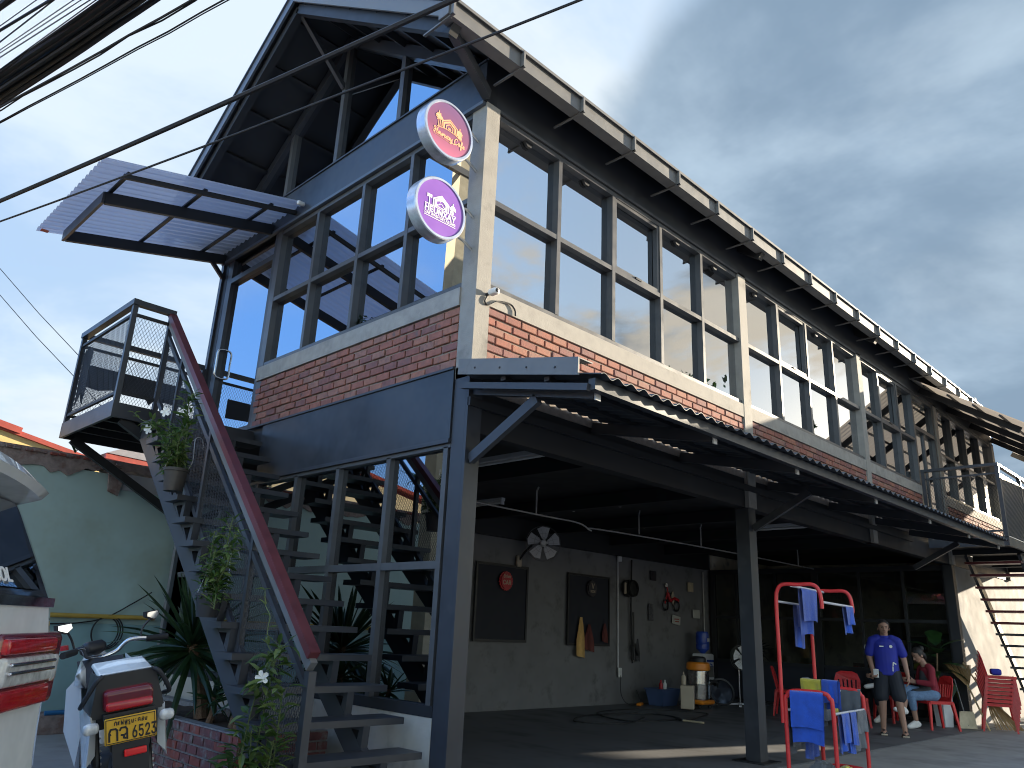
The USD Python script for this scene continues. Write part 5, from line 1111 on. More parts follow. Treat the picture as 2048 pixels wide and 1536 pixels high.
# the standing man
MAN = thing('person', 'man in royal blue football shirt and black shorts walking with a phone in his hand', 'person', (9.10, 0.24, 0), 112.0, local=True)
hd_, TH = head((0, .01, 1.535), 6, 4)
sk = hd_ + chain([(0, -.01, 1.36), (0, .0, 1.47)], (.062, .056))
sk += [m3.Manifold.batch_hull([ell((0, 0, 1.28), (.165, .10, .10)), ell((0, .01, 1.0), (.145, .10, .08))]), m3.Manifold.batch_hull([ell((0, .01, 1.0), (.145, .10, .08)), ell((0, 0, .90), (.155, .105, .08))])]
sk += chain([(.165, 0, 1.345), (.235, -.02, 1.10), (.205, .10, .90)], (.056, .043, .030)) + hand((.20, .115, .885), (-.12, .55, -.8), (-1, .3, 0), 1.3)
sk += chain([(-.165, 0, 1.345), (-.245, -.03, 1.09), (-.275, .02, .86)], (.056, .043, .030)) + hand((-.277, .023, .845), (-.06, .15, -1), (.1, 1, .1), .7)
sk += chain([(.088, 0, .88), (.105, .03, .47), (.125, -.06, .085)], (.088, .058, .036)) + chain([(-.088, 0, .88), (-.12, .05, .47), (-.16, .04, .085)], (.088, .058, .036))
for x, y in ((.125, -.06), (-.16, .04)): sk.append(m3.Manifold.batch_hull([sph((x, y-.03, .06), .035), sph((x, y+.13, .042), .026), sph((x+.025, y+.12, .038), .018), sph((x-.025, y+.12, .038), .018)]))
part(MAN, 'body', MB().tm(fuse(sk, 0.016, 5)), 'skin', True)
face_bits(MAN, TH); part(MAN, 'hair', hair_mesh(TH), 'hair', True)
sh = [m3.Manifold.batch_hull([ell((0, 0, 1.30), (.178, .112, .10)), ell((0, .01, 1.02), (.165, .118, .08))]), m3.Manifold.batch_hull([ell((0, .01, 1.02), (.165, .118, .08)), ell((0, 0, .86), (.178, .125, .03))])]
sh += chain([(.10, 0, 1.37), (.172, 0, 1.335), (.225, -.015, 1.17)], (.07, .074, .072)) + chain([(-.10, 0, 1.37), (-.172, 0, 1.335), (-.232, -.02, 1.17)], (.07, .074, .072)) + [ell((0, -.005, 1.40), (.085, .075, .035))]
shirt = part(MAN, 'shirt', MB().tm(fuse(sh, 0.018, 4)), 'jersey', True)
flat_logo(shirt, 'chest_badge', frame((-.075, .118, 1.265), (1, 0, 0), (0, -.1, 1), (0, 1, .1)), Point(0, 0).buffer(.023), 'white_plastic')
flat_logo(shirt, 'chest_mark', frame((.055, .120, 1.262), (1, 0, 0), (0, -.1, 1), (0, 1, .1)), sbox(-.03, -.008, .03, .008), 'white_plastic')
flat_logo(shirt, 'sleeve_badge', frame((.285, .02, 1.25), (0, -1, 0), (-.2, 0, 1), (1, 0, .2)), sbox(-.022, -.03, .022, .03), 'white_plastic')
flat_logo(shirt, 'hem_print', frame((-.10, .131, .985), (1, 0, 0), (0, -.05, 1), (0, 1, .05)), unary_union([LineString([(-.02, .03), (.01, .05), (.018, .01)]).buffer(.009), LineString([(.022, -.01), (.026, -.07)]).buffer(.007)]), 'white_plastic')
st = chain([(.08, 0, .86), (.115, .02, .56)], (.115, .108)) + chain([(-.08, 0, .86), (-.125, .035, .56)], (.115, .108)) + [ell((0, 0, .87), (.172, .122, .06))]
part(MAN, 'shorts', MB().tm(fuse(st, 0.02, 4)), 'shorts_black', True)
part(MAN, 'phone', MB().rbox((.075, .012, .15), .005, rotm('x', -35), (.165, .175, .87)), 'white_plastic')
for x, y in ((.125, -.06), (-.16, .04)):
    sl_ = part(MAN, 'slipper', MB().rbox((.095, .265, .022), .010, None, (x, y+.045, .012)), 'beige', 40)
    part(sl_, 'strap', MB().tm(fuse([m3.Manifold.batch_hull([sph((x-.042, y+.085, .03), .012), sph((x, y+.08, .07), .012), sph((x+.042, y+.085, .03), .012), sph((x-.03, y+.135, .03), .012), sph((x, y+.13, .06), .012), sph((x+.03, y+.135, .03), .012)])], .02, 2)), 'black_plastic', True)

def seated(label, loc, rz, top, legs, crossed, shoes, lean_=0.10, apron=None, seat=.445):
    t = thing('person', label, 'person', loc, rz, local=True); s0 = seat + .085
    hd_, TH = head((0, .17, s0+.62), 4, 30)
    sk = hd_ + chain([(0, .07, s0+.44), (0, .13, s0+.55)], (.056, .05))
    sk += [m3.Manifold.batch_hull([ell((0, .05, s0+.36), (.145, .09, .09)), ell((0, .0, s0+.06), (.14, .10, .08))])]
    for s in (1, -1): sk += chain([(s*.15, .06, s0+.41), (s*.21, .10, s0+.17), (s*.05, .31, s0+.19)], (.05, .04, .028)) + hand((s*.045, .32, s0+.195), (-s*.35, .8, .25), (0, .2, 1), 1.1)
    k1, k2 = (.10, .44, seat+.09), (-.10, .43, seat+.08)
    if crossed == 'knee':
        lg = [[(.085, .02, s0), (.03, .42, seat+.16), (-.16, .60, seat-.16)], [(-.085, .02, s0), (-.09, .42, seat+.06), (-.07, .36, .085)]]
    else:
        lg = [[(.085, .02, s0), (.20, .40, seat+.12), (-.08, .47, seat+.15)], [(-.085, .02, s0), (-.12, .43, seat+.06), (-.12, .36, .085)]]
    for q in lg: sk += chain(q, (.085, .056, .035))
    part(t, 'body', MB().tm(fuse(sk, 0.018, 5)), 'skin', True)
    face_bits(t, TH); part(t, 'hair', hair_mesh(TH, True), 'hair', True)
    tp_ = [m3.Manifold.batch_hull([ell((0, .05, s0+.37), (.16, .102, .085)), ell((0, .0, s0+.03), (.155, .115, .07))])]
    for s in (1, -1): tp_ += chain([(s*.08, .06, s0+.44), (s*.152, .06, s0+.40), (s*.213, .10, s0+.17), (s*.09, .27, s0+.19)], (.055, .062, .052, .042))
    part(t, 'top', MB().tm(fuse(tp_, 0.018, 4)), top, True)
    if apron: part(t, 'apron', MB().tm(fuse([m3.Manifold.batch_hull([ell((0, .09, s0+.32), (.085, .08, .09)), ell((0, .11, s0+.05), (.14, .10, .07))]), m3.Manifold.batch_hull([ell((0, .12, s0+.05), (.145, .10, .06)), ell((0, .33, s0+.05), (.13, .05, .03))])], .02, 4)), apron, True)
    pn = []
    for q in lg:
        a, b, c = (np.array(z) for z in q); pn += chain([a, b, b+(c-b)*.45], (.098, .072, .058))
    part(t, 'trousers', MB().tm(fuse(pn + [ell((0, .01, s0-.01), (.165, .13, .08))], 0.02, 4)), legs, True)
    part(t, 'phone', MB().rbox((.14, .012, .075), .005, rotm('x', 50), (0, .395, s0+.235)), 'black_plastic')
    for q in lg:
        b, c = np.array(q[1]), np.array(q[2]); d = c-b; d /= np.linalg.norm(d); fw = np.array((-.12, 1, -.12)) if q is lg[0] else np.array((0, 1, 0)); fw = fw - d*(fw@d)*.8; fw /= np.linalg.norm(fw)
        part(t, 'shoe', MB().tm(fuse([m3.Manifold.batch_hull([sph(c-fw*.03+d*.02, .042), sph(c+d*.035+fw*.02, .04), sph(c+d*.042+fw*.14, .034), sph(c-d*.02, .04)])], .015, 3)), shoes, True)
    return t
seated('woman in maroon cardigan and rolled jeans sitting on a red chair looking at her phone', (10.95, 0.22, 0), 138-90, 'maroon', 'denim', 'knee', 'shoe_white', apron='charcoal')
seated('person in dark reddish top sitting half hidden behind the standing man', (11.45, 1.05, 0), 150-90, 'maroon_dark', 'shorts_black', 'ankle', 'shoe_white')
# ---------------------------------------------------------------- blade signs on the corner
def disc_sign(label, o, face, ink_fn):
    t = thing('blade_sign', label, 'sign', o)
    F = frame(o, (1, 0, 0), (0, 0, 1), (0, -1, 0))
    part(t, 'casing', MB().lathe([(0.0, -0.115), (0.262, -0.115), (0.275, -0.105), (0.275, -0.002), (0.268, 0.006), (0.248, 0.006), (0.246, -0.004), (0, -0.004)], 56, F), 'sign_rim', 35)
    part(t, 'face', MB().lathe([(0.0, 0.0), (0.246, 0.0)], 48, F), face)
    poly, ink = ink_fn(); part(t, 'emblem', MB().tm(trimesh.util.concatenate([trimesh.creation.extrude_polygon(g, 0.002, engine='earcut') for g in getattr(poly, 'geoms', [poly]) if g.area > 1e-8]), F @ trans(0, 0, 0.0006)), ink)
    for dz in (0.15, -0.16):
        part(t, 'bracket', MB().tube([(o[0]+.24, o[1]+.05, o[2]+dz*0.9), (-0.10, o[1]+.05, o[2]+dz)], 0.012, 8).tube([(-.10, o[1]+.05, o[2]+dz), (0.0, o[1]+.09, o[2]+dz-.01)], .012, 8).tube([(-.13, o[1]+.05, o[2]+dz), (-.02, o[1]+.05, o[2]+dz-.05)], .007, 6), 'zinc', 40)
    return t
LN = lambda pts, w, c=1: LineString(pts).buffer(w, cap_style=c, join_style=2)
def house(x0, x1, z0, ze, za, w): return LN([(x0, z0), (x0, ze), ((x0+x1)/2, za), (x1, ze), (x1, z0)], w, 2)
def palm(x, z, h, s):
    q = [LN([(x, z), (x+.004, z+h)], .0035)]
    for a in (0.2, 0.8, 1.57, 2.3, 2.95, 3.6, 5.8): q.append(LN([(x, z+h), (x+s*.6*math.cos(a), z+h+s*.6*math.sin(a)+.008), (x+s*math.cos(a), z+h+s*.75*math.sin(a)-.004)], .005))
    return unary_union(q)
def script(word_pts, x, z, s, w): return unary_union([LineString(bez(np.array(l)*s + np.array((x, z)), 6)).buffer(w) for l in word_pts])
H_ = [[(.0, .75), (.1, .95), (.28, .9), (.22, .4), (.1, .0), (-.08, .1)], [(.72, 1.0), (.6, .7), (.52, .1), (.65, .0)], [(.0, .42), (.3, .52), (.7, .5)]]
e_l = [[(.05, .22), (.3, .32), (.25, .5), (.08, .35), (.12, .05), (.38, .15)]]
u_l = [[(.0, .48), (.02, .1), (.2, .03), (.34, .45), (.36, .08), (.48, .12)]]
n_l = [[(.0, .05), (.06, .45), (.08, .2), (.24, .5), (.34, .35), (.34, .05), (.46, .1)]]
x_l = [[(.0, .45), (.2, .3), (.34, .0), (.46, .08)], [(.4, .5), (.0, .0)]]
a_l = [[(.36, .42), (.12, .5), (.04, .15), (.25, .08), (.38, .46), (.40, .08), (.52, .12)]]
y_l = [[(.0, .48), (.06, .15), (.24, .15), (.38, .48)], [(.38, .48), (.3, -.2), (.05, -.35), (.1, -.1), (.6, -.18), (.95, -.12)]]
C_l = [[(.62, .78), (.5, .98), (.15, .7), (.08, .15), (.4, .0), (.72, .25)]]
f_l = [[(.0, .12), (.3, .55), (.32, .95), (.2, .9), (.14, .2), (.02, -.4), (.16, -.3), (.2, .1), (.42, .14)]]
def cafe_emblem():
    p = [house(-.085, .085, -.012, .048, .098, .0045), house(-.063, .063, -.012, .038, .076, .0085), house(-.036, .036, -.012, .026, .05, .004), LN([(-.012, .004), (.012, .004)], .006), LN([(-.012, .016), (.010, .016)], .002)]
    p.append(LineString(bez([(-.135, -.030), (-.06, -.015), (0, -.012), (.07, -.020), (.145, -.048)], 8)).buffer(.0032))
    p += [palm(-.108, -.02, .075, .034), palm(-.125, -.025, .10, .03), palm(.115, -.035, .055, .03), palm(.10, -.03, .022, .018), palm(.125, -.04, .02, .015)]
    x = -.165
    for l, adv in ((H_, .78), (e_l, .40), (u_l, .48), (n_l, .46), (x_l, .46), (a_l, .52), (y_l, .78), (C_l, .76), (a_l, .50), (f_l, .40), (e_l, .4)):
        p.append(script(l, x, -.098 - (x+.165)*0.03, .058, .0042)); x += adv*.058
    p.append(LN([(-.165, -.112), (.02, -.122)], .0012))
    return unary_union(p), 'sign_ink_peach'
def text_poly(txt, h, x, z, sx=1.0):
    m = meshkit.text_mesh(txt, h, 0.002, True); f = m.faces; v = m.vertices; up = m.face_normals[:, 2] > .9
    g = unary_union([Polygon(v[t][:, :2]).buffer(1e-5) for t in f[up]]); b = g.bounds
    return affinity.translate(affinity.scale(g, sx, 1, origin=(b[0], 0)), x - b[0], z)
def wash_emblem():
    p = [house(-.082, .082, -.012, .055, .108, .0055), house(-.058, .058, -.012, .045, .086, .0105), LN([(-.165, -.015), (.165, -.015)], .0028)]
    p += [palm(.128, -.012, .055, .03), palm(.12, -.012, .02, .016), LN([(-.125, -.012), (-.125, .048)], .004), sbox(-.15, .048, -.10, .060), sbox(-.15, .064, -.10, .076), sbox(-.15, .046, -.144, .078), sbox(-.106, .046, -.10, .078)]
    p += [LN([(-.036, -.002), (.036, -.002), (.040, .012), (.022, .018), (.012, .032), (-.014, .032), (-.024, .018), (-.040, .012), (-.036, -.002)], .0026), Point(-.02, -.002).buffer(.006), Point(.02, -.002).buffer(.006), LN([(-.012, .05), (.006, .07), (.012, .062)], .003), LN([(-.03, .045), (.0, .06)], .0012)]
    w = text_poly('HEUNXAY', .050, -.165, -.075, 1.0); b = w.bounds; w = affinity.scale(w, .33/(b[2]-b[0]), 1, origin=(b[0], 0)); p.append(w.buffer(.0008))
    w = text_poly('CAR WASH DETAILING', .024, -.165, -.107, 1.0); b = w.bounds; w = affinity.scale(w, .33/(b[2]-b[0]), 1, origin=(b[0], 0)); p.append(w)
    p.append(LN([(-.165, -.120), (.165, -.120)], .0028))
    return unary_union(p), 'sign_ink_white'
disc_sign('upper round sunset-pink cafe sign with peach lettering on the building corner', (-0.40, -0.0, 5.315), 'sign_sunset', cafe_emblem)
disc_sign('lower round purple car wash sign with white lettering on the building corner', (-0.425, -0.0, 4.545), 'sign_purple', wash_emblem)
cm = thing('security_camera', 'small white camera with dangling cable on the corner column above the bricks', 'camera', (0.15, -0.05, 3.93))
part(cm, 'camera_body', MB().rbox((.07, .10, .055), .02, None, (.14, -.09, 3.965)), 'white_plastic', 40)
part(cm, 'mount', MB().tube([(.12, -.02, 3.95), (.13, -.07, 3.96)], .015, 8), 'black_plastic')
part(cm, 'lens', MB().tm(ell((.13, -.142, 3.963), (.018, .008, .018), 10)), 'black_plastic', True)
part(cm, 'cable', MB().tube(bez([(.12, -.03, 3.93), (.10, -.03, 3.88), (.14, -.03, 3.86), (.25, -.03, 3.93), (.40, -.03, 3.955), (.46, -.03, 3.92), (.47, -.03, 3.87)], 6), .008, 5), 'cable')
cm = solo('fascia_camera', MB().rbox((.10, .05, .05), .018, None, at(602, 407, x=-0.09)), 'white_plastic', 'tiny white camera on the dark gable fascia beside the awning', 'camera', smooth=40)

# ---------------------------------------------------------------- red monobloc chairs
def make_chair(path):
    part(path, 'seat', MB().prism(Polygon([(-.20, -.19), (.20, -.19), (.225, .21), (.19, .235), (-.19, .235), (-.225, .21)]).buffer(.012), 'z', .425, .442), 'red_plastic')
    part(path, 'seat_rim', MB().prism(Polygon([(-.21, -.2), (.21, -.2), (.235, .215), (.2, .245), (-.2, .245), (-.235, .215)], [[(-.2, -.19), (.2, -.19), (.224, .21), (.19, .234), (-.19, .234), (-.224, .21)]]), 'z', .395, .424), 'red_plastic')
    bk = Polygon([(-.19, .44), (.19, .44), (.205, .70), (.17, .80), (.09, .835), (-.09, .835), (-.17, .80), (-.205, .70)], [[(x-.012, .50), (x+.012, .50), (x*1.15+.012, .70), (x*1.15-.012, .70)] for x in (-.12, -.06, 0, .06, .12)])
    m = trimesh.creation.extrude_polygon(bk, .014, engine='earcut'); v = m.vertices
    q = np.stack([v[:, 0], -.185 - (v[:, 1]-.44)*.22 + v[:, 2] - .35*v[:, 0]**2*-1.0, v[:, 1]], 1)
    part(path, 'backrest', MB().add(q, m.faces[:, ::-1]), 'red_plastic')
    for x, y in ((-.20, .21), (.20, .21), (-.19, -.18), (.19, -.18)):
        part(path, 'leg', MB().tm(m3.Manifold.hull_points([(x+a, y+b, .424) for a in (-.028, .028) for b in (-.022, .022)] + [(x*1.22+a, y*1.16 - (.03 if y < 0 else 0)+b, 0.0) for a in (-.016, .016) for b in (-.014, .014)])), 'red_plastic', 30)
CG = 'red plastic chairs of the stack'
ch0 = thing('plastic_chair', 'red plastic chair under the woman with the maroon cardigan', 'chair', (10.97, 0.20, 0), 138-90, local=True); make_chair(ch0)
p = at(1697, 1345, z=.82); copy_of(ch0, 'plastic_chair', 'red plastic chair with slotted back standing behind the towel rack', 'chair', (p[0], p[1], 0), 120)
p = at(1560, 1380, z=.44); copy_of(ch0, 'plastic_chair', 'red plastic chair half hidden behind the middle steel post', 'chair', (p[0]+.3, p[1], 0), 200)
copy_of(ch0, 'plastic_chair', 'red plastic chair under the person behind the standing man', 'chair', (11.45, 1.03, 0), 60)
sa = math.radians(-72.6)
for k in range(8):
    lb = {0: 'lowest red plastic chair of the stack at the right edge', 7: 'topmost red plastic chair of the stack at the right edge'}.get(k, 'red plastic chair in the middle of the stack at the right edge')
    copy_of(ch0, 'plastic_chair', lb, 'chair', (11.80+.012*k*math.cos(sa), -.50+.012*k*math.sin(sa), .062*k), -162.6, CG if 0 < k < 7 else None)
bl = MB().rbox((.22, .16, .10), .03, rotm('z', 20), (11.82, -.55, .062*7+.50)); solo('blue_bag', bl, 'jersey', 'small blue bag lying on the red chair stack', 'bag', smooth=40)

# ---------------------------------------------------------------- towel rack
def gp_(px, d): return azd(px[0], px[1], d)
FL, FR, BL_, BR = gp_((1565, 1420), 7.55), gp_((1660, 1430), 7.45), gp_((1636, 1440), 8.40), gp_((1724, 1440), 8.30)
TR = thing('towel_rack', 'red tubular drying rack with white rods hung with towels beside the middle post', 'rack', (FL[0], FL[1], 0))
L3 = lambda p, z: (p[0], p[1], z)
def cane(a, b, z0, zt, r):
    d = np.array(b)-np.array(a); mix = lambda t: np.array(a)+d*t
    return bez([L3(a, z0), L3(a, (z0+zt)/2), L3(a, zt-.16), L3(mix(.04), zt-.05), L3(mix(.17), zt), L3(mix(.5), zt), L3(mix(.83), zt), L3(mix(.96), zt-.05), L3(b, zt-.14), L3(b, zt-.20)], 8)
part(TR, 'upper_frame', MB().tube(cane(FL, FR, .60, 1.745, .017), .017, 10), 'red_tube', True)
part(TR, 'upper_frame', MB().tube(cane(BL_, BR, .60, 1.745, .017), .017, 10), 'red_tube', True)
def arch(a, b, z0, zt):
    d = np.array(b)-np.array(a); mix = lambda t: np.array(a)+d*t
    return bez([L3(a, z0), L3(a, zt-.14), L3(mix(.05), zt-.04), L3(mix(.2), zt), L3(mix(.8), zt), L3(mix(.95), zt-.04), L3(b, zt-.14), L3(b, z0)], 8)
off = np.array((.02, -.02))
part(TR, 'lower_frame', MB().tube(arch(FL+off, FR+off, 0.0, .86), .018, 10), 'red_tube', True)
part(TR, 'lower_frame', MB().tube(arch(BL_+off, BR+off, 0.0, .86), .018, 10), 'red_tube', True)
part(TR, 'base_arch', MB().tube(arch(FL+off*1.5, FR+off*1.5, .02, .20), .014, 8), 'red_tube', True)
part(TR, 'base_arch', MB().tube(arch(BL_+off*1.5, BR+off*1.5, .02, .20), .014, 8), 'red_tube', True)
part(TR, 'base_bar', MB().tube([L3(FL, .09), L3(BL_, .09)], .014, 8), 'red_tube', True)
part(TR, 'base_bar', MB().tube([L3(FR, .09), L3(BR, .09)], .014, 8), 'red_tube', True)
mid = lambda a, b, t=.5: np.array(a)+(np.array(b)-np.array(a))*t
rods = [(FL, BL_, 1.60), (FR, BR, 1.60), (mid(FL, FR, .35), mid(BL_, BR, .35), 1.735), (FL+off, BL_+off, .70), (FR+off, BR+off, .70), (mid(FL, FR)+off, mid(BL_, BR)+off, .845), (FL+off, BL_+off, .17), (FR+off, BR+off, .17)]
for a, b, z in rods: part(TR, 'rod', MB().tube([L3(a, z), L3(b, z)], .011, 8), 'white_tube', True)
def towel(label, m, a, b, z, t0, t1, drop1, drop2, seed, side=1, wav=.012):
    """A towel folded over the rod a-b at height z between fractions t0 and t1."""
    r = np.random.default_rng(seed); a, b = np.asarray(a, float), np.asarray(b, float); d = (b-a)/np.linalg.norm(b-a); nrm = np.array((d[1], -d[0]))*side
    nu, nv = 14, 22; tot = drop1+drop2; v = []; ph = r.uniform(0, 6, 3)
    for i in range(nu+1):
        u = i/nu; p = a+(b-a)*(t0+(t1-t0)*u)
        for j in range(nv+1):
            s = j/nv*tot - drop1; q = 0.014*np.tanh(s/.018)
            h = z + .012 - (abs(s) if abs(s) > .02 else s*s/.04+.01)*1.0
            k = abs(s)/max(drop1, drop2); w = wav*k*(math.sin(u*9+ph[0])+.6*math.sin(u*17+ph[1])); sq = 1-.16*k*math.sin(ph[2]+u*2)
            pp = p + nrm*(q+w) + d*((u-.5)*(sq-1)*np.linalg.norm(b-a)*(t1-t0)) + nrm*0.004*math.copysign(1, s)
            v.append((pp[0], pp[1], h + .01*k*math.sin(u*5+ph[2])))
    f = [(i*(nv+1)+j, (i+1)*(nv+1)+j, (i+1)*(nv+1)+j+1, i*(nv+1)+j+1) for i in range(nu) for j in range(nv)]
    return solo('towel', MB().add(v, f), m, label, 'towel', smooth=True)
towel('blue towel hanging knotted on the left upper rod of the rack', 'towel_blue', FL, BL_, 1.60, .52, .86, .40, .22, 1)
towel('largest upper blue towel draped over the top rod of the rack', 'towel_blue', rods[2][0], rods[2][1], 1.735, .25, .72, .42, .30, 2)
towel('blue towel hanging at the far right end of the upper rods', 'towel_blue', FR, BR, 1.60, .70, .98, .26, .18, 3, wav=.02)
towel('wide blue towel in front on the lower arch of the rack', 'towel_blue', FL+off+np.array((-.02, -.01)), FR+off+np.array((-.02, -.01)), .865, .12, .82, .42, .30, 4, wav=.008)
towel('yellow towel behind the wide blue one on the rack', 'towel_yellow', mid(FL, BL_, .55), mid(FR, BR, .35), .95, .02, .55, .25, .2, 5)
towel('grey towel edge left of the yellow towel on the rack', 'towel_grey', mid(FL, BL_, .62), mid(FL, BL_, .98), .95, .0, .5, .3, .2, 6)
towel('blue towel right of the yellow one on the rack', 'towel_blue', mid(FL, BL_, .55), mid(FR, BR, .35), .955, .58, .98, .25, .2, 7)
towel('grey towel on the middle lower rod of the rack', 'towel_grey', rods[5][0], rods[5][1], .86, .25, .62, .30, .25, 8)
towel('yellow cloth strip between the grey towels on the rack', 'towel_yellow', rods[5][0], rods[5][1], .845, .64, .78, .24, .2, 9)
towel('grey towel thrown over the right lower arch of the rack', 'towel_grey', BL_+off, BR+off, .87, .42, .96, .22, .25, 10)
towel('blue towel nearest on the right lower rod of the rack', 'towel_blue', FR+off, BR+off, .70, .18, .42, .32, .25, 11, wav=.02)
towel('blue towel folded twice along the right lower rod', 'towel_blue', FR+off, BR+off, .705, .45, .66, .35, .28, 12, wav=.02)
towel('grey towel at the far end of the right lower rod', 'towel_grey', FR+off, BR+off, .705, .70, .99, .34, .2, 13, wav=.02)
towel('dark grey towel behind the wide blue towel on the left lower rod', 'towel_grey', FL+off, BL_+off, .70, .12, .5, .36, .3, 14)
towel('blue towel low between the lower rods of the rack', 'towel_blue', FL+off, BL_+off, .705, .55, .9, .45, .3, 15)
BK = thing('wire_basket', 'white wire basket in the foot of the towel rack', 'basket', (mid(FL, BR)[0], mid(FL, BR)[1], .02))
c4 = [mid(FL, BR, .08), mid(FR, BL_, .08), mid(BR, FL, .08), mid(BL_, FR, .08)]
for z in (.08, .13, .19):
    part(BK, 'hoop', MB().tube([L3(p, z) for p in c4 + [c4[0]]], .004, 5), 'white_tube')
for i in range(4):
    a, b = c4[i], c4[(i+1) % 4]; m = MB()
    for k in range(10): m.tube([L3(mid(a, b, (k+.5)/10), .06), L3(mid(a, b, (k+.5)/10), .19)], .003, 4)
    part(BK, 'wire_side', m, 'white_tube', kind='stuff')
m = MB()
for k in range(9): m.tube([L3(mid(c4[0], c4[1], (k+.5)/9), .06), L3(mid(c4[3], c4[2], (k+.5)/9), .06)], .003, 4)
part(BK, 'wire_bottom', m, 'white_tube', kind='stuff')
def heap(label, m, c, sx, sy, h, seed, cat='cloth'):
    r = np.random.default_rng(seed); n = 18; gx, gy = np.meshgrid(np.linspace(-1, 1, n), np.linspace(-1, 1, n), indexing='ij')
    z = h*np.clip(1-(np.abs(gx)**3+np.abs(gy)**3)*.6, 0, 1)*(.6+.8*meshkit.fbm(np.stack([gx*1.8+seed*7, gy*1.8, gx*0], -1)))
    v = np.stack([c[0]+gx*sx, c[1]+gy*sy, c[2]+z], -1).reshape(-1, 3)
    return solo('cloth', MB().add(v, [(i*n+j, (i+1)*n+j, (i+1)*n+j+1, i*n+j+1) for i in range(n-1) for j in range(n-1)]), m, label, cat, smooth=True)
cb = mid(FL, BR)
heap('dark grey cloth heaped at the back of the wire basket', 'towel_grey', (cb[0]+.10, cb[1]+.08, .10), .17, .14, .15, 1)
heap('yellow cloth with dark edge in the wire basket', 'towel_yellow', (cb[0]+.12, cb[1]-.12, .11), .13, .10, .13, 2)
heap('brown rag among the cloths in the wire basket', 'towel_brown', (cb[0]-.08, cb[1]-.02, .10), .13, .12, .11, 3)
towel('rust coloured rag hanging over the right rim of the wire basket', 'towel_brown', c4[1], c4[2], .195, .55, .95, .16, .1, 21)
towel('light grey rag hanging over the front rim of the wire basket', 'towel_grey', c4[1], c4[2], .195, .10, .42, .14, .1, 22)

# ---------------------------------------------------------------- ficus, brooms, dustpan
FI = thing('fiddle_leaf_plant', 'large broad-leaved plant in a tall white pot behind the seated woman', 'plant', (11.62, 0.28, 0))
part(FI, 'pot', MB().lathe([(0, 0), (.13, 0), (.17, .60), (.155, .60), (.15, .55), (0, .54)], 4, rotm('z', 20), (11.62, .28, 0)), 'white_plastic')
part(FI, 'stem', MB().tube([(11.62, .28, .5), (11.60, .30, .9), (11.63, .27, 1.25)], .014, 7), 'bark')
r = np.random.default_rng(9)
for k, (az, el, L, z) in enumerate(((110, 35, .42, 1.2), (290, 40, .42, 1.22), (20, 60, .40, 1.25), (200, 30, .36, 1.15), (140, 5, .40, 1.0), (250, 10, .38, 1.0), (90, -25, .40, .92), (280, -10, .42, .95), (320, -40, .40, .85), (180, -5, .34, .9), (40, 20, .36, 1.1), (120, -45, .38, .8), (300, -60, .34, .75), (225, -35, .36, .85))):
    lf = MB(); a_, e_2 = math.radians(az+r.uniform(-12, 12)), math.radians(el); d = np.array((math.cos(a_)*math.cos(e_2), math.sin(a_)*math.cos(e_2), math.sin(e_2)))
    sd = np.cross(d, (0, 0, 1)); sd /= np.linalg.norm(sd); up = np.cross(sd, d); o = np.array((11.62, .28, z)) + d*.08; v = []
    prf = [0.04, .30, .44, .42, .50, .58, .50, .26, .0]
    for i, w in enumerate(prf):
        t = i/8; c = o + d*L*t - up*L*.35*t*t; v += [c - sd*w*L*.62 + up*.05*w, c, c + sd*w*L*.62 + up*.05*w]
    for i in range(8): b_ = 3*i; lf.add([v[q] for q in (b_, b_+1, b_+2, b_+3, b_+4, b_+5)], [(0, 1, 4, 3), (1, 2, 5, 4)])
    part(FI, 'leaf', lf, 'leaf_ficus_yellow' if k in (4, 8) else 'leaf_ficus', True)
def broom(label, foot, top_, head_, m_, strawdown, w=.17, L=.42):
    t = thing('broom', label, 'broom', foot); f, p = np.array(foot), np.array(top_); d = (p-f)/np.linalg.norm(p-f)
    if strawdown: a, b, hs = f, p, f + d*L
    else: a, b, hs = p, f, p - d*L
    part(t, 'handle', MB().tube([hs, b], .014, 8), head_, 40); sd = np.cross(d, (0.3, 1, 0)); sd = np.array((RIGHT[0], RIGHT[1], 0)); sd /= np.linalg.norm(sd); mm = MB(); r = np.random.default_rng(4)
    for k in range(90):
        u = r.uniform(-1, 1); q = a + sd*u*w*(1 + .1*r.normal()) + np.array((r.normal(), r.normal(), 0))*.014
        mm.tube([hs + sd*u*.03, (hs+q)/2 + sd*u*.03, q], [.006, .005, .003], 3)
    part(t, 'straw', mm, m_, kind='stuff'); return t
broom('broom standing upside down with its straw head beside the white pot', (11.55, -.42, 0.01), (11.80, .02, 1.02), 'bamboo', 'straw', False, .20, .36)
broom('long straw yard broom leaning behind the red chair stack', (11.95, -.62, .02), (12.05, .0, 1.05), 'bamboo', 'straw', True, .22, .55)
DP = thing('dustpan', 'tin dustpan with a long handle standing by the white pot', 'dustpan', (11.55, -.10, 0))
part(DP, 'scoop', MB().prism([(-.15, 0), (.15, 0), (.12, .26), (-.12, .26)], 'y', -.004, .004).prism([(-.15, 0), (-.146, 0), (-.116, .26), (-.12, .26)], 'y', -.06, -.0041).prism([(.146, 0), (.15, 0), (.12, .26), (.116, .26)], 'y', -.06, -.0041) if False else MB().tm(trimesh.creation.extrude_polygon(Polygon([(-.15, 0), (.15, 0), (.12, .26), (-.12, .26)]), .008, engine='earcut'), frame((11.55, -.10, .01), (RIGHT[0], RIGHT[1], 0), (0.05, .02, .998), (-.7, -.7, 0))), 'tin')
part(DP, 'rim', MB().beam((11.55-.10*RIGHT[0], -.10-.10*RIGHT[1], .27), (11.55+.10*RIGHT[0], -.10+.10*RIGHT[1], .27), .02, .02), 'tin')
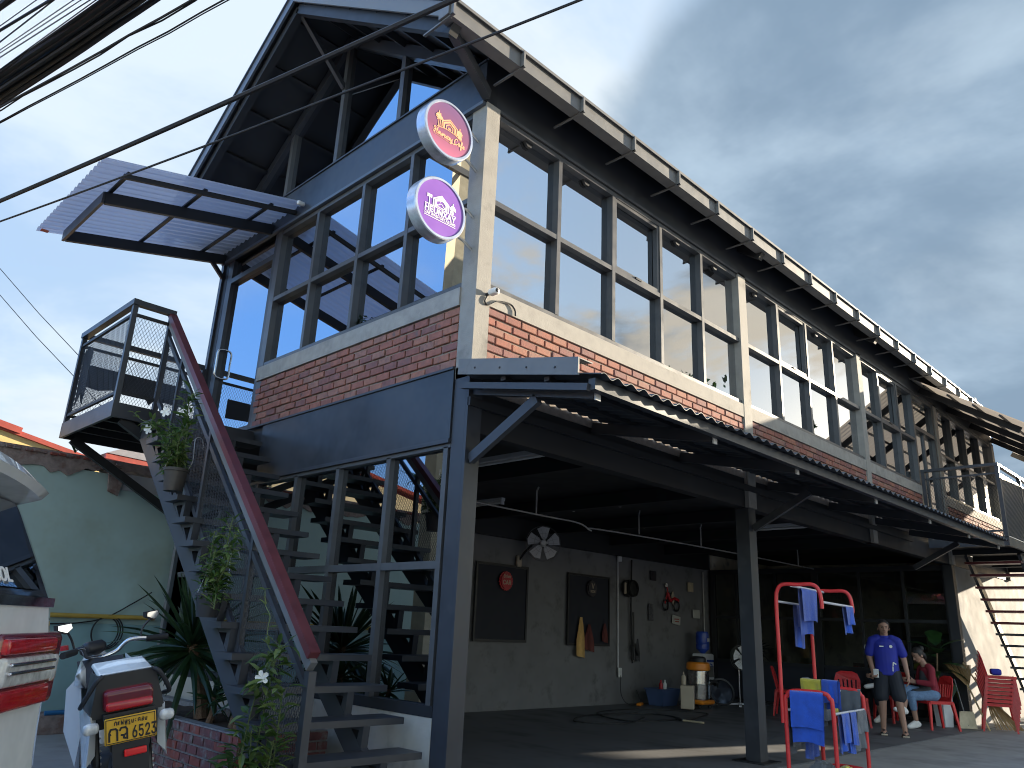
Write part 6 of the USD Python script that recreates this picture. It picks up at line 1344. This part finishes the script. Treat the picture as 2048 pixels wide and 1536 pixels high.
part(DP, 'handle', MB().tube([(11.55, -.10, .05), (11.66, .06, .78)], .010, 7), 'steel_grey')
# small lamp post / blue crate detail by the stack
# ---------------------------------------------------------------- things in the wash bay
Y0 = 5.135
def board(label, x0, x1, z0, z1, cap, txt):
    t = thing('wall_board', label, 'board', ((x0+x1)/2, Y0, z0))
    part(t, 'panel', MB().box(x0, x1, Y0-.022, Y0-.004, z0, z1), 'board')
    part(t, 'frame_strip', MB().box(x0-.02, x0+.02, Y0-.04, Y0-.023, z0-.02, z1+.02), 'black_plastic'); part(t, 'frame_strip', MB().box(x1-.02, x1+.02, Y0-.04, Y0-.023, z0-.02, z1+.02), 'black_plastic')
    part(t, 'frame_strip', MB().box(x0+.021, x1-.021, Y0-.04, Y0-.023, z0-.02, z0+.02), 'black_plastic'); part(t, 'frame_strip', MB().box(x0+.021, x1-.021, Y0-.04, Y0-.023, z1-.02, z1+.02), 'black_plastic'); return t
board('wider dark wall board hung with the red bottle-cap sign', 4.95, 6.16, 1.08, 2.30, 0, '')
board('narrower dark wall board hung with towels and a dark cap sign', 7.27, 8.48, 1.06, 2.30, 0, '')
def cap(label, x, z, r, m, ink, lines):
    t = thing('cap_sign', label, 'sign', (x, Y0-.05, z)); n = 21; g = np.linspace(0, 2*math.pi, n*6, endpoint=False); o = (x, Y0-.05, z)
    ring = Polygon([((r*(1+.05*math.cos(n*a)))*math.cos(a), (r*(1+.05*math.cos(n*a)))*math.sin(a)) for a in g])
    F = frame(o, (1, 0, 0), (0, 0, 1), (0, -1, 0))
    part(t, 'cap', MB().tm(trimesh.creation.extrude_polygon(ring, .02, engine='earcut'), F).tm(trimesh.creation.cylinder(r*.86, .05, sections=32), F @ trans(0, 0, .015)), m, 30)
    q = MB()
    for s, h, dz in lines:
        w = text_poly(s, h, 0, 0); b = w.bounds; w = affinity.translate(w, -(b[0]+b[2])/2, dz)
        for gq in getattr(w, 'geoms', [w]): q.tm(trimesh.creation.extrude_polygon(gq, .003, engine='earcut'), F @ trans(0, 0, .041))
    part(t, 'lettering', q, ink)
cap('red bottle-cap sign on the wider wall board', 5.60, 2.045, .155, 'cap_red', 'gold_ink', (('Drive', .05, .05), ('CAR', .07, -.06)))
cap('dark bottle-cap sign on the narrower wall board', 7.91, 2.07, .145, 'cap_dark', 'gold_ink', (('V', .09, .0), ('RIDE', .045, -.075)))
def hung(label, m, x0, x1, z0, z1, seed):
    r = np.random.default_rng(seed); n = 10; v = []
    for i in range(n+1):
        for j in range(n+1):
            u, w = i/n, j/n; x = x0 + (x1-x0)*(.5+(u-.5)*(.25+.75*min(1, w*1.6))); v.append((x, Y0-.06-.02*math.sin(u*9+seed)*w, z1-(z1-z0)*w - .05*u*w))
    return solo('towel', MB().add(v, [(i*(n+1)+j, i*(n+1)+j+1, (i+1)*(n+1)+j+1, (i+1)*(n+1)+j) for i in range(n) for j in range(n)]), m, label, 'towel', smooth=True)
hung('ochre towel hanging in front of the narrower wall board', 'towel_ochre', 7.47, 7.75, .87, 1.54, 2)
hung('dark red cloth hanging next to the ochre towel on the wall board', 'maroon_dark', 7.72, 7.98, .98, 1.42, 5)
hung('dark red cloth at the right edge of the narrower wall board', 'maroon_dark', 8.22, 8.42, 1.14, 1.45, 7)
def fan(name, label, c, r, yaw, mount):
    t = thing(name, label, 'fan', c); F = trans(*c) @ rotm('z', yaw)
    for k in range(5):
        a = k*2*math.pi/5+.3; bl_ = affinity.rotate(Polygon([(.05, -.02), (.10, -.06), (r*.88, -.10), (r*.95, .03), (r*.80, .12), (.08, .03)]), math.degrees(a), origin=(0, 0))
        part(t, 'blade', MB().tm(trimesh.creation.extrude_polygon(bl_, .006, engine='earcut'), F @ frame((0, -.03, 0), (1, 0, 0), (0, 0, 1), (0, -1, 0))), 'white_tube')
    part(t, 'hub', MB().lathe([(0, .07), (.05, .065), (.06, .02), (.06, -.02), (0, -.02)], 18, F @ frame((0, -.02, 0), (1, 0, 0), (0, 0, 1), (0, -1, 0))), 'white_plastic', 40)
    part(t, 'motor', MB().rbox((.14, .16, .14), .05, F, (0, 0, 0)) if False else MB().tm(trimesh.creation.cylinder(.065, .16, sections=16), F @ trans(0, .10, 0) @ rotm('x', 90)), 'black_plastic', 40)
    g = np.linspace(0, 2*math.pi, 48); m = MB()
    for rr, y in ((r, -.0), (r*.99, .06), (r*.55, -.08), (r*.28, -.09)): m.tube([(F @ (rr*math.cos(a), y, rr*math.sin(a), 1))[:3] for a in g], .004 if rr > r*.9 else .002, 4, True)
    for k in range(18):
        a = k*2*math.pi/18; m.tube([(F @ (rr*math.cos(a), y, rr*math.sin(a), 1))[:3] for rr, y in ((r*.12, -.09), (r*.6, -.08), (r, -.0))], .0015, 3)
    part(t, 'guard', m, 'steel_grey', kind='stuff'); return t
wf = fan('wall_fan', 'white-bladed fan mounted high on the grey rear wall', (6.12, 4.72, 2.71), .30, -42, 0)
part(wf, 'wall_arm', MB().tube([(6.0, 4.87, 2.68), (5.95, 5.0, 2.55), (5.93, 5.12, 2.40)], .02, 8), 'black_plastic'); part(wf, 'wall_plate', MB().rbox((.12, .05, .2), .02, None, (5.93, 5.108, 2.40)), 'beige', 40)
sf = fan('standing_fan', 'standing fan in the wash bay behind the middle post', (11.25, 3.85, .92), .24, -25, 0)
part(sf, 'stand', MB().tube([(11.25, 3.93, .05), (11.25, 3.93, .86)], .016, 10), 'chrome', 40)
for k in range(4):
    a = .5+k*1.571; part(sf, 'foot', MB().beam((11.25, 3.93, .05), (11.25+.28*math.cos(a), 3.93+.28*math.sin(a), .02), .05, .03), 'white_tube')
# conduits, reel, wall things
cd = thing('power_conduit', 'thin white conduit with junction box and socket on the rear wall', 'conduit', (8.79, Y0, .6))
part(cd, 'tube', MB().tube([(8.79, Y0-.015, .66), (8.78, Y0-.015, 2.66)], .012, 8), 'white_tube', 40); part(cd, 'junction_box', MB().rbox((.12, .05, .11), .012, None, (8.81, Y0-.03, 2.705)), 'white_tube', 40); part(cd, 'socket', MB().rbox((.10, .04, .17), .012, None, (8.83, Y0-.03, .57)), 'white_plastic', 40)
solo('extension_lead', MB().tube(bez([(8.83, Y0-.05, .52), (8.80, Y0-.08, .2), (8.85, 4.95, .03), (9.05, 4.85, .015), (9.3, 4.95, .02), (9.35, Y0-.04, .25)], 8), .008, 6), 'cable', 'black lead from the wall socket to the orange plug on the floor', 'cable')
solo('orange_plug', MB().rbox((.26, .09, .05), .02, rotm('z', 25), (9.05, 4.80, .03)), 'orange', 'orange multi-plug lying at the foot of the rear wall', 'plug', smooth=40)
hr = thing('hose_reel', 'dark round hose reel with a pale handle on the rear wall', 'hose reel', (9.07, 5.05, 2.15))
part(hr, 'drum', MB().tm(trimesh.creation.cylinder(.17, .14, sections=28), trans(9.07, 5.05, 2.15) @ rotm('x', 90)), 'black_plastic', 40)
part(hr, 'hose_coil', MB().tube([(9.07+.15*math.cos(a), 4.965-.002*a, 2.15+.15*math.sin(a)) for a in np.linspace(0, 18, 90)], .012, 5), 'black_rubber'); part(hr, 'handle', MB().rbox((.04, .05, .22), .015, None, (8.86, 5.0, 2.14)), 'beige', 40)
gn = thing('spray_lance', 'black spray lance and hose hanging on the rear wall', 'spray lance', (9.2, 5.1, .74))
part(gn, 'hose', MB().tube(bez([(9.22, 5.1, 2.72), (9.20, 5.1, 2.3), (9.19, 5.1, 1.6), (9.20, 5.08, .74)], 8), .016, 7), 'black_rubber'); part(gn, 'lance', MB().tube([(9.21, 5.06, 1.7), (9.22, 5.06, .80)], .02, 8), 'black_plastic'); part(gn, 'grip', MB().beam((9.22, 5.06, 1.1), (9.36, 5.05, .9), .05, .06), 'black_plastic')
hung('dark purple cloth hanging beside the spray lance', 'charcoal', 9.28, 9.46, .82, 1.2, 9)
ml = thing('moped_ornament', 'red moped-shaped metal ornament on the rear wall', 'ornament', (10.62, Y0, 1.9))
for x in (10.42, 10.84): part(ml, 'wheel', MB().tube([(x+.10*math.cos(a), Y0-.03, 1.90+.10*math.sin(a)) for a in np.linspace(0, 2*math.pi, 24)], .018, 6, True), 'black_plastic')
part(ml, 'frame', MB().tube(bez([(10.40, Y0-.03, 1.93), (10.50, Y0-.03, 2.18), (10.46, Y0-.03, 2.28)], 6), .016, 6).tube(bez([(10.50, Y0-.03, 2.15), (10.60, Y0-.03, 2.0), (10.72, Y0-.03, 2.05), (10.90, Y0-.03, 2.02)], 6), .035, 6), 'cap_red'); part(ml, 'headlamp', MB().tm(ell((10.45, Y0-.04, 2.31), (.045, .03, .045), 10)), 'white_plastic', True); part(ml, 'oval_panel', MB().tm(ell((10.70, Y0-.03, 2.06), (.055, .02, .14), 14)), 'beige', True)
for (x, z, w, h, m, l) in ((9.90, 1.73, .16, .34, 'poster', 'small mottled poster on the rear wall left of the pale plaque'), (10.83, 1.61, .30, .18, 'plate_white', 'pale tilted plaque with red lettering on the rear wall'), (11.63, 1.77, .28, .18, 'plate_white', 'pale plate with dark spot near the wall corner'), (11.42, 2.33, .22, .20, 'tin', 'brownish wall plate near the corner pipe'), (10.0, 2.47, .2, .2, 'cap_dark', 'dark round wall piece above the small poster')):
    t = thing('wall_plaque', l, 'plaque', (x, Y0-.02, z-h/2)); part(t, 'plate', MB().rbox((w, .02, h), .009, rotm('y', 8 if 'tilted' in l else 0), (x, Y0-.018, z)), m, 40)
    if 'red' in l: part(t, 'print', MB().box(x-.09, x+.09, Y0-.034, Y0-.031, z+.01, z+.03).box(x-.06, x+.08, Y0-.034, Y0-.031, z-.04, z-.02), 'plate_red')
solo('corner_pipe', MB().tube([(11.95, Y0-.02, 1.0), (11.95, Y0-.02, 2.7)], .014, 8), 'zinc', 'thin vertical pipe beside the glass partition in the far corner', 'pipe', smooth=40)
cpipe = thing('ceiling_pipe', 'slim grey pipe hung on rods beneath the wash bay ceiling', 'pipe', (6, 2.6, 2.73))
part(cpipe, 'pipe', MB().tube(bez([(0.3, 2.6, 2.76), (3.6, 2.6, 2.74), (4.5, 2.6, 2.735), (4.8, 2.6, 2.66), (5.0, 2.6, 2.70), (8.0, 2.6, 2.735), (12.1, 2.6, 2.73)], 10), .012, 7), 'zinc', True)
for x in (3.64, 5.97, 7.75, 11.4): part(cpipe, 'hanger', MB().tube([(x, 2.6, 2.74), (x, 2.6, 3.05), (x+.03, 2.6, 3.11)], .012, 6), 'zinc'); 
def tube_light(label, x, y, z, L=1.2):
    t = thing('tube_light', label, 'light', (x, y, z)); part(t, 'housing', MB().box(x-.035, x+.035, y-L/2, y+L/2, z+.03, z+.075), 'white_tube'); part(t, 'tube', MB().tm(trimesh.creation.cylinder(.015, L-.06, sections=10), trans(x, y, z+.005) @ rotm('x', 90)), 'white_plastic', 40)
    for s in (-1, 1): part(t, 'end_cap', MB().box(x-.03, x+.03, y+s*(L/2-.02)-.012, y+s*(L/2-.02)+.012, z-.02, z+.029), 'white_tube')
for x, y, z, l in ((1.72, 1.2, 2.95, 'nearest fluorescent tube fitting under the wash bay ceiling'), (7.72, 1.2, 2.95, 'fluorescent tube fitting right of the middle post'), (4.9, 2.6, 3.0, 'fluorescent tube fitting deep under the ceiling left of the middle post'), (6.9, 3.6, 3.0, 'small far fluorescent fitting near the rear wall'), (3.9, 4.1, 3.0, 'faint fluorescent fitting above the wall fan')): tube_light(l, x, y, z, .9 if 'far' in l or 'deep' in l else 1.2)
# vacuum, dispenser, tub and small things on the floor
vx, vy = 9.86, 4.02
VC = thing('vacuum_cleaner', 'steel drum vacuum cleaner with orange lid standing by the rear wall', 'vacuum', (vx, vy, 0))
part(VC, 'drum', MB().lathe([(0, .16), (.19, .16), (.20, .18), (.20, .42), (.207, .43), (.20, .44), (.20, .66), (.19, .68)], 30, None, (vx, vy, 0)), 'steel_shiny', 35)
part(VC, 'lid', MB().lathe([(.205, .68), (.225, .70), (.22, .80), (.19, .825), (0, .83)], 30, None, (vx, vy, 0)), 'orange', 35); part(VC, 'motor_cap', MB().lathe([(.16, .831), (.15, .90), (.10, .93), (0, .935)], 24, None, (vx, vy, 0)), 'black_plastic', 35)
part(VC, 'base', MB().rbox((.46, .44, .08), .035, None, (vx, vy, .12)), 'orange', 40)
for k in range(4):
    a = .6+k*1.571; part(VC, 'castor', MB().tm(trimesh.creation.icosphere(1, .035), trans(vx+.2*math.cos(a), vy+.2*math.sin(a), .04)), 'black_rubber', True)
part(VC, 'hose', MB().tube(bez([(vx+.16, vy-.16, .5), (vx+.35, vy-.2, .45), (vx+.48, vy-.05, .2), (vx+.3, vy+.2, .04), (vx-.1, vy+.35, .04)], 8), .025, 8), 'black_rubber', True)
DX, DY = 11.3, 4.78
WD = thing('water_dispenser', 'white water dispenser with blue bottle by the glass partition corner', 'water dispenser', (DX, DY, 0))
part(WD, 'cabinet', MB().rbox((.34, .33, .96), .03, None, (DX, DY, .48)), 'white_tube', 40); part(WD, 'alcove', MB().box(DX-.10, DX+.12, DY-.175, DY-.166, .50, .72), 'steel_grey'); part(WD, 'tap', MB().tube([(DX, DY-.166, .76), (DX, DY-.21, .75), (DX, DY-.21, .71)], .012, 6), 'bottle_blue'); part(WD, 'control_strip', MB().box(DX-.12, DX+.13, DY-.175, DY-.166, .80, .84), 'bottle_blue')
part(WD, 'bottle', MB().lathe([(.03, .94), (.05, .97), (.135, 1.05), (.138, 1.14), (.13, 1.16), (.138, 1.18), (.138, 1.36), (.12, 1.40), (0, 1.41)], 26, None, (DX, DY, 0)), 'bottle_blue', 40); part(WD, 'bottle_label', MB().box(DX-.05, DX+.04, DY-.146, DY-.14, 1.20, 1.27), 'white_tube')
TB = thing('storage_tub', 'blue plastic tub with small bottles beside the vacuum cleaner', 'tub', (9.55, 4.62, 0))
part(TB, 'tub_body', MB().tm(m3.Manifold.hull_points([(9.55+a*.30, 4.62+b*.20, .30) for a in (-1, 1) for b in (-1, 1)] + [(9.55+a*.24, 4.62+b*.15, 0.01) for a in (-1, 1) for b in (-1, 1)])), 'blue_tub'); part(TB, 'rim', MB().prism(Polygon([(9.23, 4.40), (9.87, 4.40), (9.87, 4.84), (9.23, 4.84)], [[(9.27, 4.44), (9.83, 4.44), (9.83, 4.80), (9.27, 4.80)]]), 'z', .29, .315), 'blue_tub')
for k, (x, y, m, l) in enumerate(((9.40, 4.56, 'cap_red', 'squat red bottle standing in the blue tub'), (9.52, 4.55, 'white_plastic', 'slim spray bottle standing in the blue tub'))):
    solo('bottle', MB().lathe([(0, .302), (.035, .302), (.037, .40), (.015, .43), (.014, .47), (0, .47)], 14, None, (x, y, 0)), m, l, 'bottle', smooth=40)
HT = thing('box_unit', 'beige upright box unit with vent grille in front of the vacuum cleaner', 'appliance', (9.22, 3.86, 0))
Fh = trans(9.22, 3.86, .23) @ rotm('z', 28); part(HT, 'box_body', MB().rbox((.26, .24, .40), .015, Fh), 'beige', 40); part(HT, 'side_panel', MB().rbox((.02, .22, .38), .008, Fh, (0, 0, 0)) if False else MB().tm(trimesh.creation.box([.012, .225, .385]), Fh @ trans(.137, 0, 0)), 'white_plastic')
m = MB()
for k in range(7): m.tm(trimesh.creation.box([.004, .09, .01]), Fh @ trans(.1452, .03, -.12+.024*k))
part(HT, 'vent_slots', m, 'steel_dark'); part(HT, 'bottle_top', MB().lathe([(0, 0), (.045, 0), (.045, .14), (.015, .17), (.012, .22), (0, .22)], 14, None, (9.16, 3.9, .44)), 'beige', 40)
MR = thing('round_mirror', 'round disc in a dark rim leaning against the vacuum cleaner', 'mirror', (10.28, 3.78, 0))
Fm = trans(10.28, 3.78, .30) @ rotm('z', -40) @ rotm('x', 72); part(MR, 'rim', MB().lathe([(.22, -.015), (.25, -.02), (.26, 0), (.25, .02), (.22, .015)], 36, Fm), 'black_plastic', 40); part(MR, 'disc', MB().lathe([(0, .0), (.221, .0)], 36, Fm), 'mirror')
for k in range(8):
    x, y = 10.98+.085*(k % 4), 4.36-.09*(k//4)
    solo('water_bottle', MB().lathe([(0, .002), (.034, .002), (.036, .02), (.034, .10), (.036, .16), (.014, .21), (.014, .235), (0, .235)], 12, None, (x, y, 0)), 'water_plastic', 'clear water bottle in the pack on the floor near the standing fan', 'bottle', 'water bottles on the floor', smooth=40)
hp = bez([(7.2, 3.4, .012), (6.2, 3.0, .012), (5.6, 3.5, .012), (6.6, 4.0, .012), (7.8, 3.7, .012), (7.6, 3.0, .012), (6.5, 3.2, .012), (7.0, 4.2, .012), (8.3, 4.3, .012), (9.0, 3.4, .012), (8.2, 3.0, .012), (7.5, 2.75, .014)], 12)
solo('floor_hose', MB().tube(hp, .011, 6), 'black_rubber', 'black pressure hose snaking across the wash bay floor', 'hose')
gw = thing('washer_gun', 'pressure washer gun with brass lance lying on the floor', 'washer gun', (7.4, 2.6, 0)); part(gw, 'lance', MB().tube([(7.40, 2.80, .02), (7.43, 2.45, .02)], .014, 8), 'tin', 40); part(gw, 'grip', MB().beam((7.42, 2.82, .02), (7.5, 2.98, .02), .035, .035), 'black_plastic')
# number plates pinned to the rear wall and lower panes
for x, z, m, s, l in ((3.55, 1.60, 'plate_red', '1004', 'orange number plate on the rear wall seen through the gable pane'), (2.75, 1.66, 'plate_white', '62', 'small pale plate high on the rear wall behind the stair'), (3.22, 1.15, 'plate_white', '1803', 'pale yellowish number plate below the orange one'), (2.55, 1.00, 'plate_white', '66', 'small pale plate lowest on the rear wall behind the stair')):
    t = thing('wall_number_plate', l, 'plate', (x, Y0-.02, z-.06)); part(t, 'plate', MB().rbox((.30, .012, .15), .005, None, (x, Y0-.014, z)), m, 40); tm_ = meshkit.text_mesh(s, .085, .003, True); b = tm_.bounds
    part(t, 'digits', MB().tm(tm_, frame((x-(b[1][0]-b[0][0])/2, Y0-.0205, z-.042), (1, 0, 0), (0, 0, 1), (0, -1, 0))), 'ink')
# things inside the upper windows and the waiting room
jr = thing('glass_vase', 'clear glass vase with a dry twig on the upper window sill', 'vase', (3.28, .22, 4.09)); part(jr, 'vase', MB().lathe([(0, 0), (.04, 0), (.045, .15), (.05, .19), (.046, .19), (.04, .01), (0, .01)], 16, None, (3.28, .22, 4.09)), 'water_plastic', 40)
tw = MB()
for k in range(6): tw.tube([(3.42, .22, 4.09), (3.45+.03*k, .22+.02*k, 4.25+.02*(k % 3))], .004, 4)
part(jr, 'twig', tw, 'stem_green')
def bush(name, label, o, rx, rz, n, leaf, seed, size=.09):
    t = thing(name, label, 'plant', o); part(t, 'pot', MB().lathe([(0, 0), (.07, 0), (.09, .12), (0, .12)], 14, None, o), 'pot_black', 35); part(t, 'foliage', crown(o[0], o[1], o[2]+.12+rz*.8, rx, rz, n, seed, size), leaf, kind='stuff')
for x, y, s, l in ((4.30, .28, 41, 'dark bushy pot plant inside the upper window beside the second column'), (6.66, .28, 42, 'small pot plant inside the upper window below the opening sash'), (7.30, .30, 43, 'leafy pot plant inside the window right of the small one'), (8.15, .28, 44, 'pale flowering pot plant inside the window left of the third column')): bush('sill_plant', l, (x, y, 4.0), .18, .14, 260, 'leaf_dark' if s == 41 else 'leaf_dracaena', s)
bush('gable_sill_plant', 'trailing dry plant on the sill inside the gable window', (.26, 1.75, 3.98), .2, .06, 160, 'leaf_dark', 45)
for x, z, l in ((9.31, 4.93, 'hanging bulb inside the upper window left of the third column'), (10.0, 5.0, 'hanging bulb inside the upper window near the balcony door')):
    t = thing('pendant_bulb', l, 'lamp', (x, .6, z)); part(t, 'cord', MB().tube([(x, .6, z+.12), (x, .6, 5.75)], .005, 5), 'cable'); part(t, 'socket', MB().lathe([(0, .06), (.02, .06), (.022, .13), (0, .14)], 12, None, (x, .6, z)), 'black_plastic', 40); part(t, 'bulb', MB().tm(ell((x, .6, z), (.055, .055, .07), 14)), 'bulb_glass', True)
def cafe_chair(label, x, y, rz):
    t = thing('wooden_chair', label, 'chair', (x, y, 0), rz, local=True); part(t, 'seat', MB().rbox((.42, .42, .04), .018, None, (0, 0, .45)), 'wood', 40)
    for a in (-1, 1):
        part(t, 'leg', MB().beam((a*.18, .18, 0), (a*.18, .18, .43), .035, .035), 'wood'); part(t, 'leg', MB().beam((a*.18, -.19, 0), (a*.18, -.22, .92), .035, .035), 'wood')
    for z in (.88, .62): part(t, 'back_rail', MB().beam((-.165, -.21, z), (.165, -.21, z), .02, .07), 'wood')
    for k in range(4): part(t, 'spindle', MB().beam((-.12+.08*k, -.205, .655), (-.12+.08*k, -.21, .845), .014, .014), 'wood')
cafe_chair('wooden spindle chair behind the glass partition left of the man', 13.0, 2.2, 90); cafe_chair('wooden spindle chair behind the glass partition beside the mullion', 13.1, 1.5, 80)
tb = thing('cafe_table', 'small wooden table behind the glass partition', 'table', (13.6, 2.0, 0)); part(tb, 'table_top', MB().rbox((.7, .7, .04), .018, None, (13.6, 2.0, .74)), 'wood', 40); part(tb, 'pedestal', MB().tube([(13.6, 2.0, 0), (13.6, 2.0, .72)], .03, 10), 'steel_dark')
yucca('indoor_plant', 'tall dark indoor plant behind the left end of the glass partition', 'plant', (12.75, 4.35, 0.0), (12.75, 4.35, 1.1), 34, .5, 'leaf_dark', 51, w=.09)
for y, z, w, h, l in ((2.25, 1.62, .55, .4, 'dark picture on the cream wall behind the left of the man'), (1.75, 1.35, .4, .3, 'small dark picture below the larger one on the cream wall'), (1.0, 1.4, .5, .38, 'dark picture on the cream wall right of the mullion')):
    t = thing('wall_picture', l, 'picture', (15.19, y, z)); part(t, 'frame', MB().box(15.17, 15.198, y-w/2, y+w/2, z-h/2, z+h/2), 'wood'); part(t, 'print', MB().box(15.165, 15.169, y-w/2+.03, y+w/2-.03, z-h/2+.03, z+h/2-.03), 'poster')
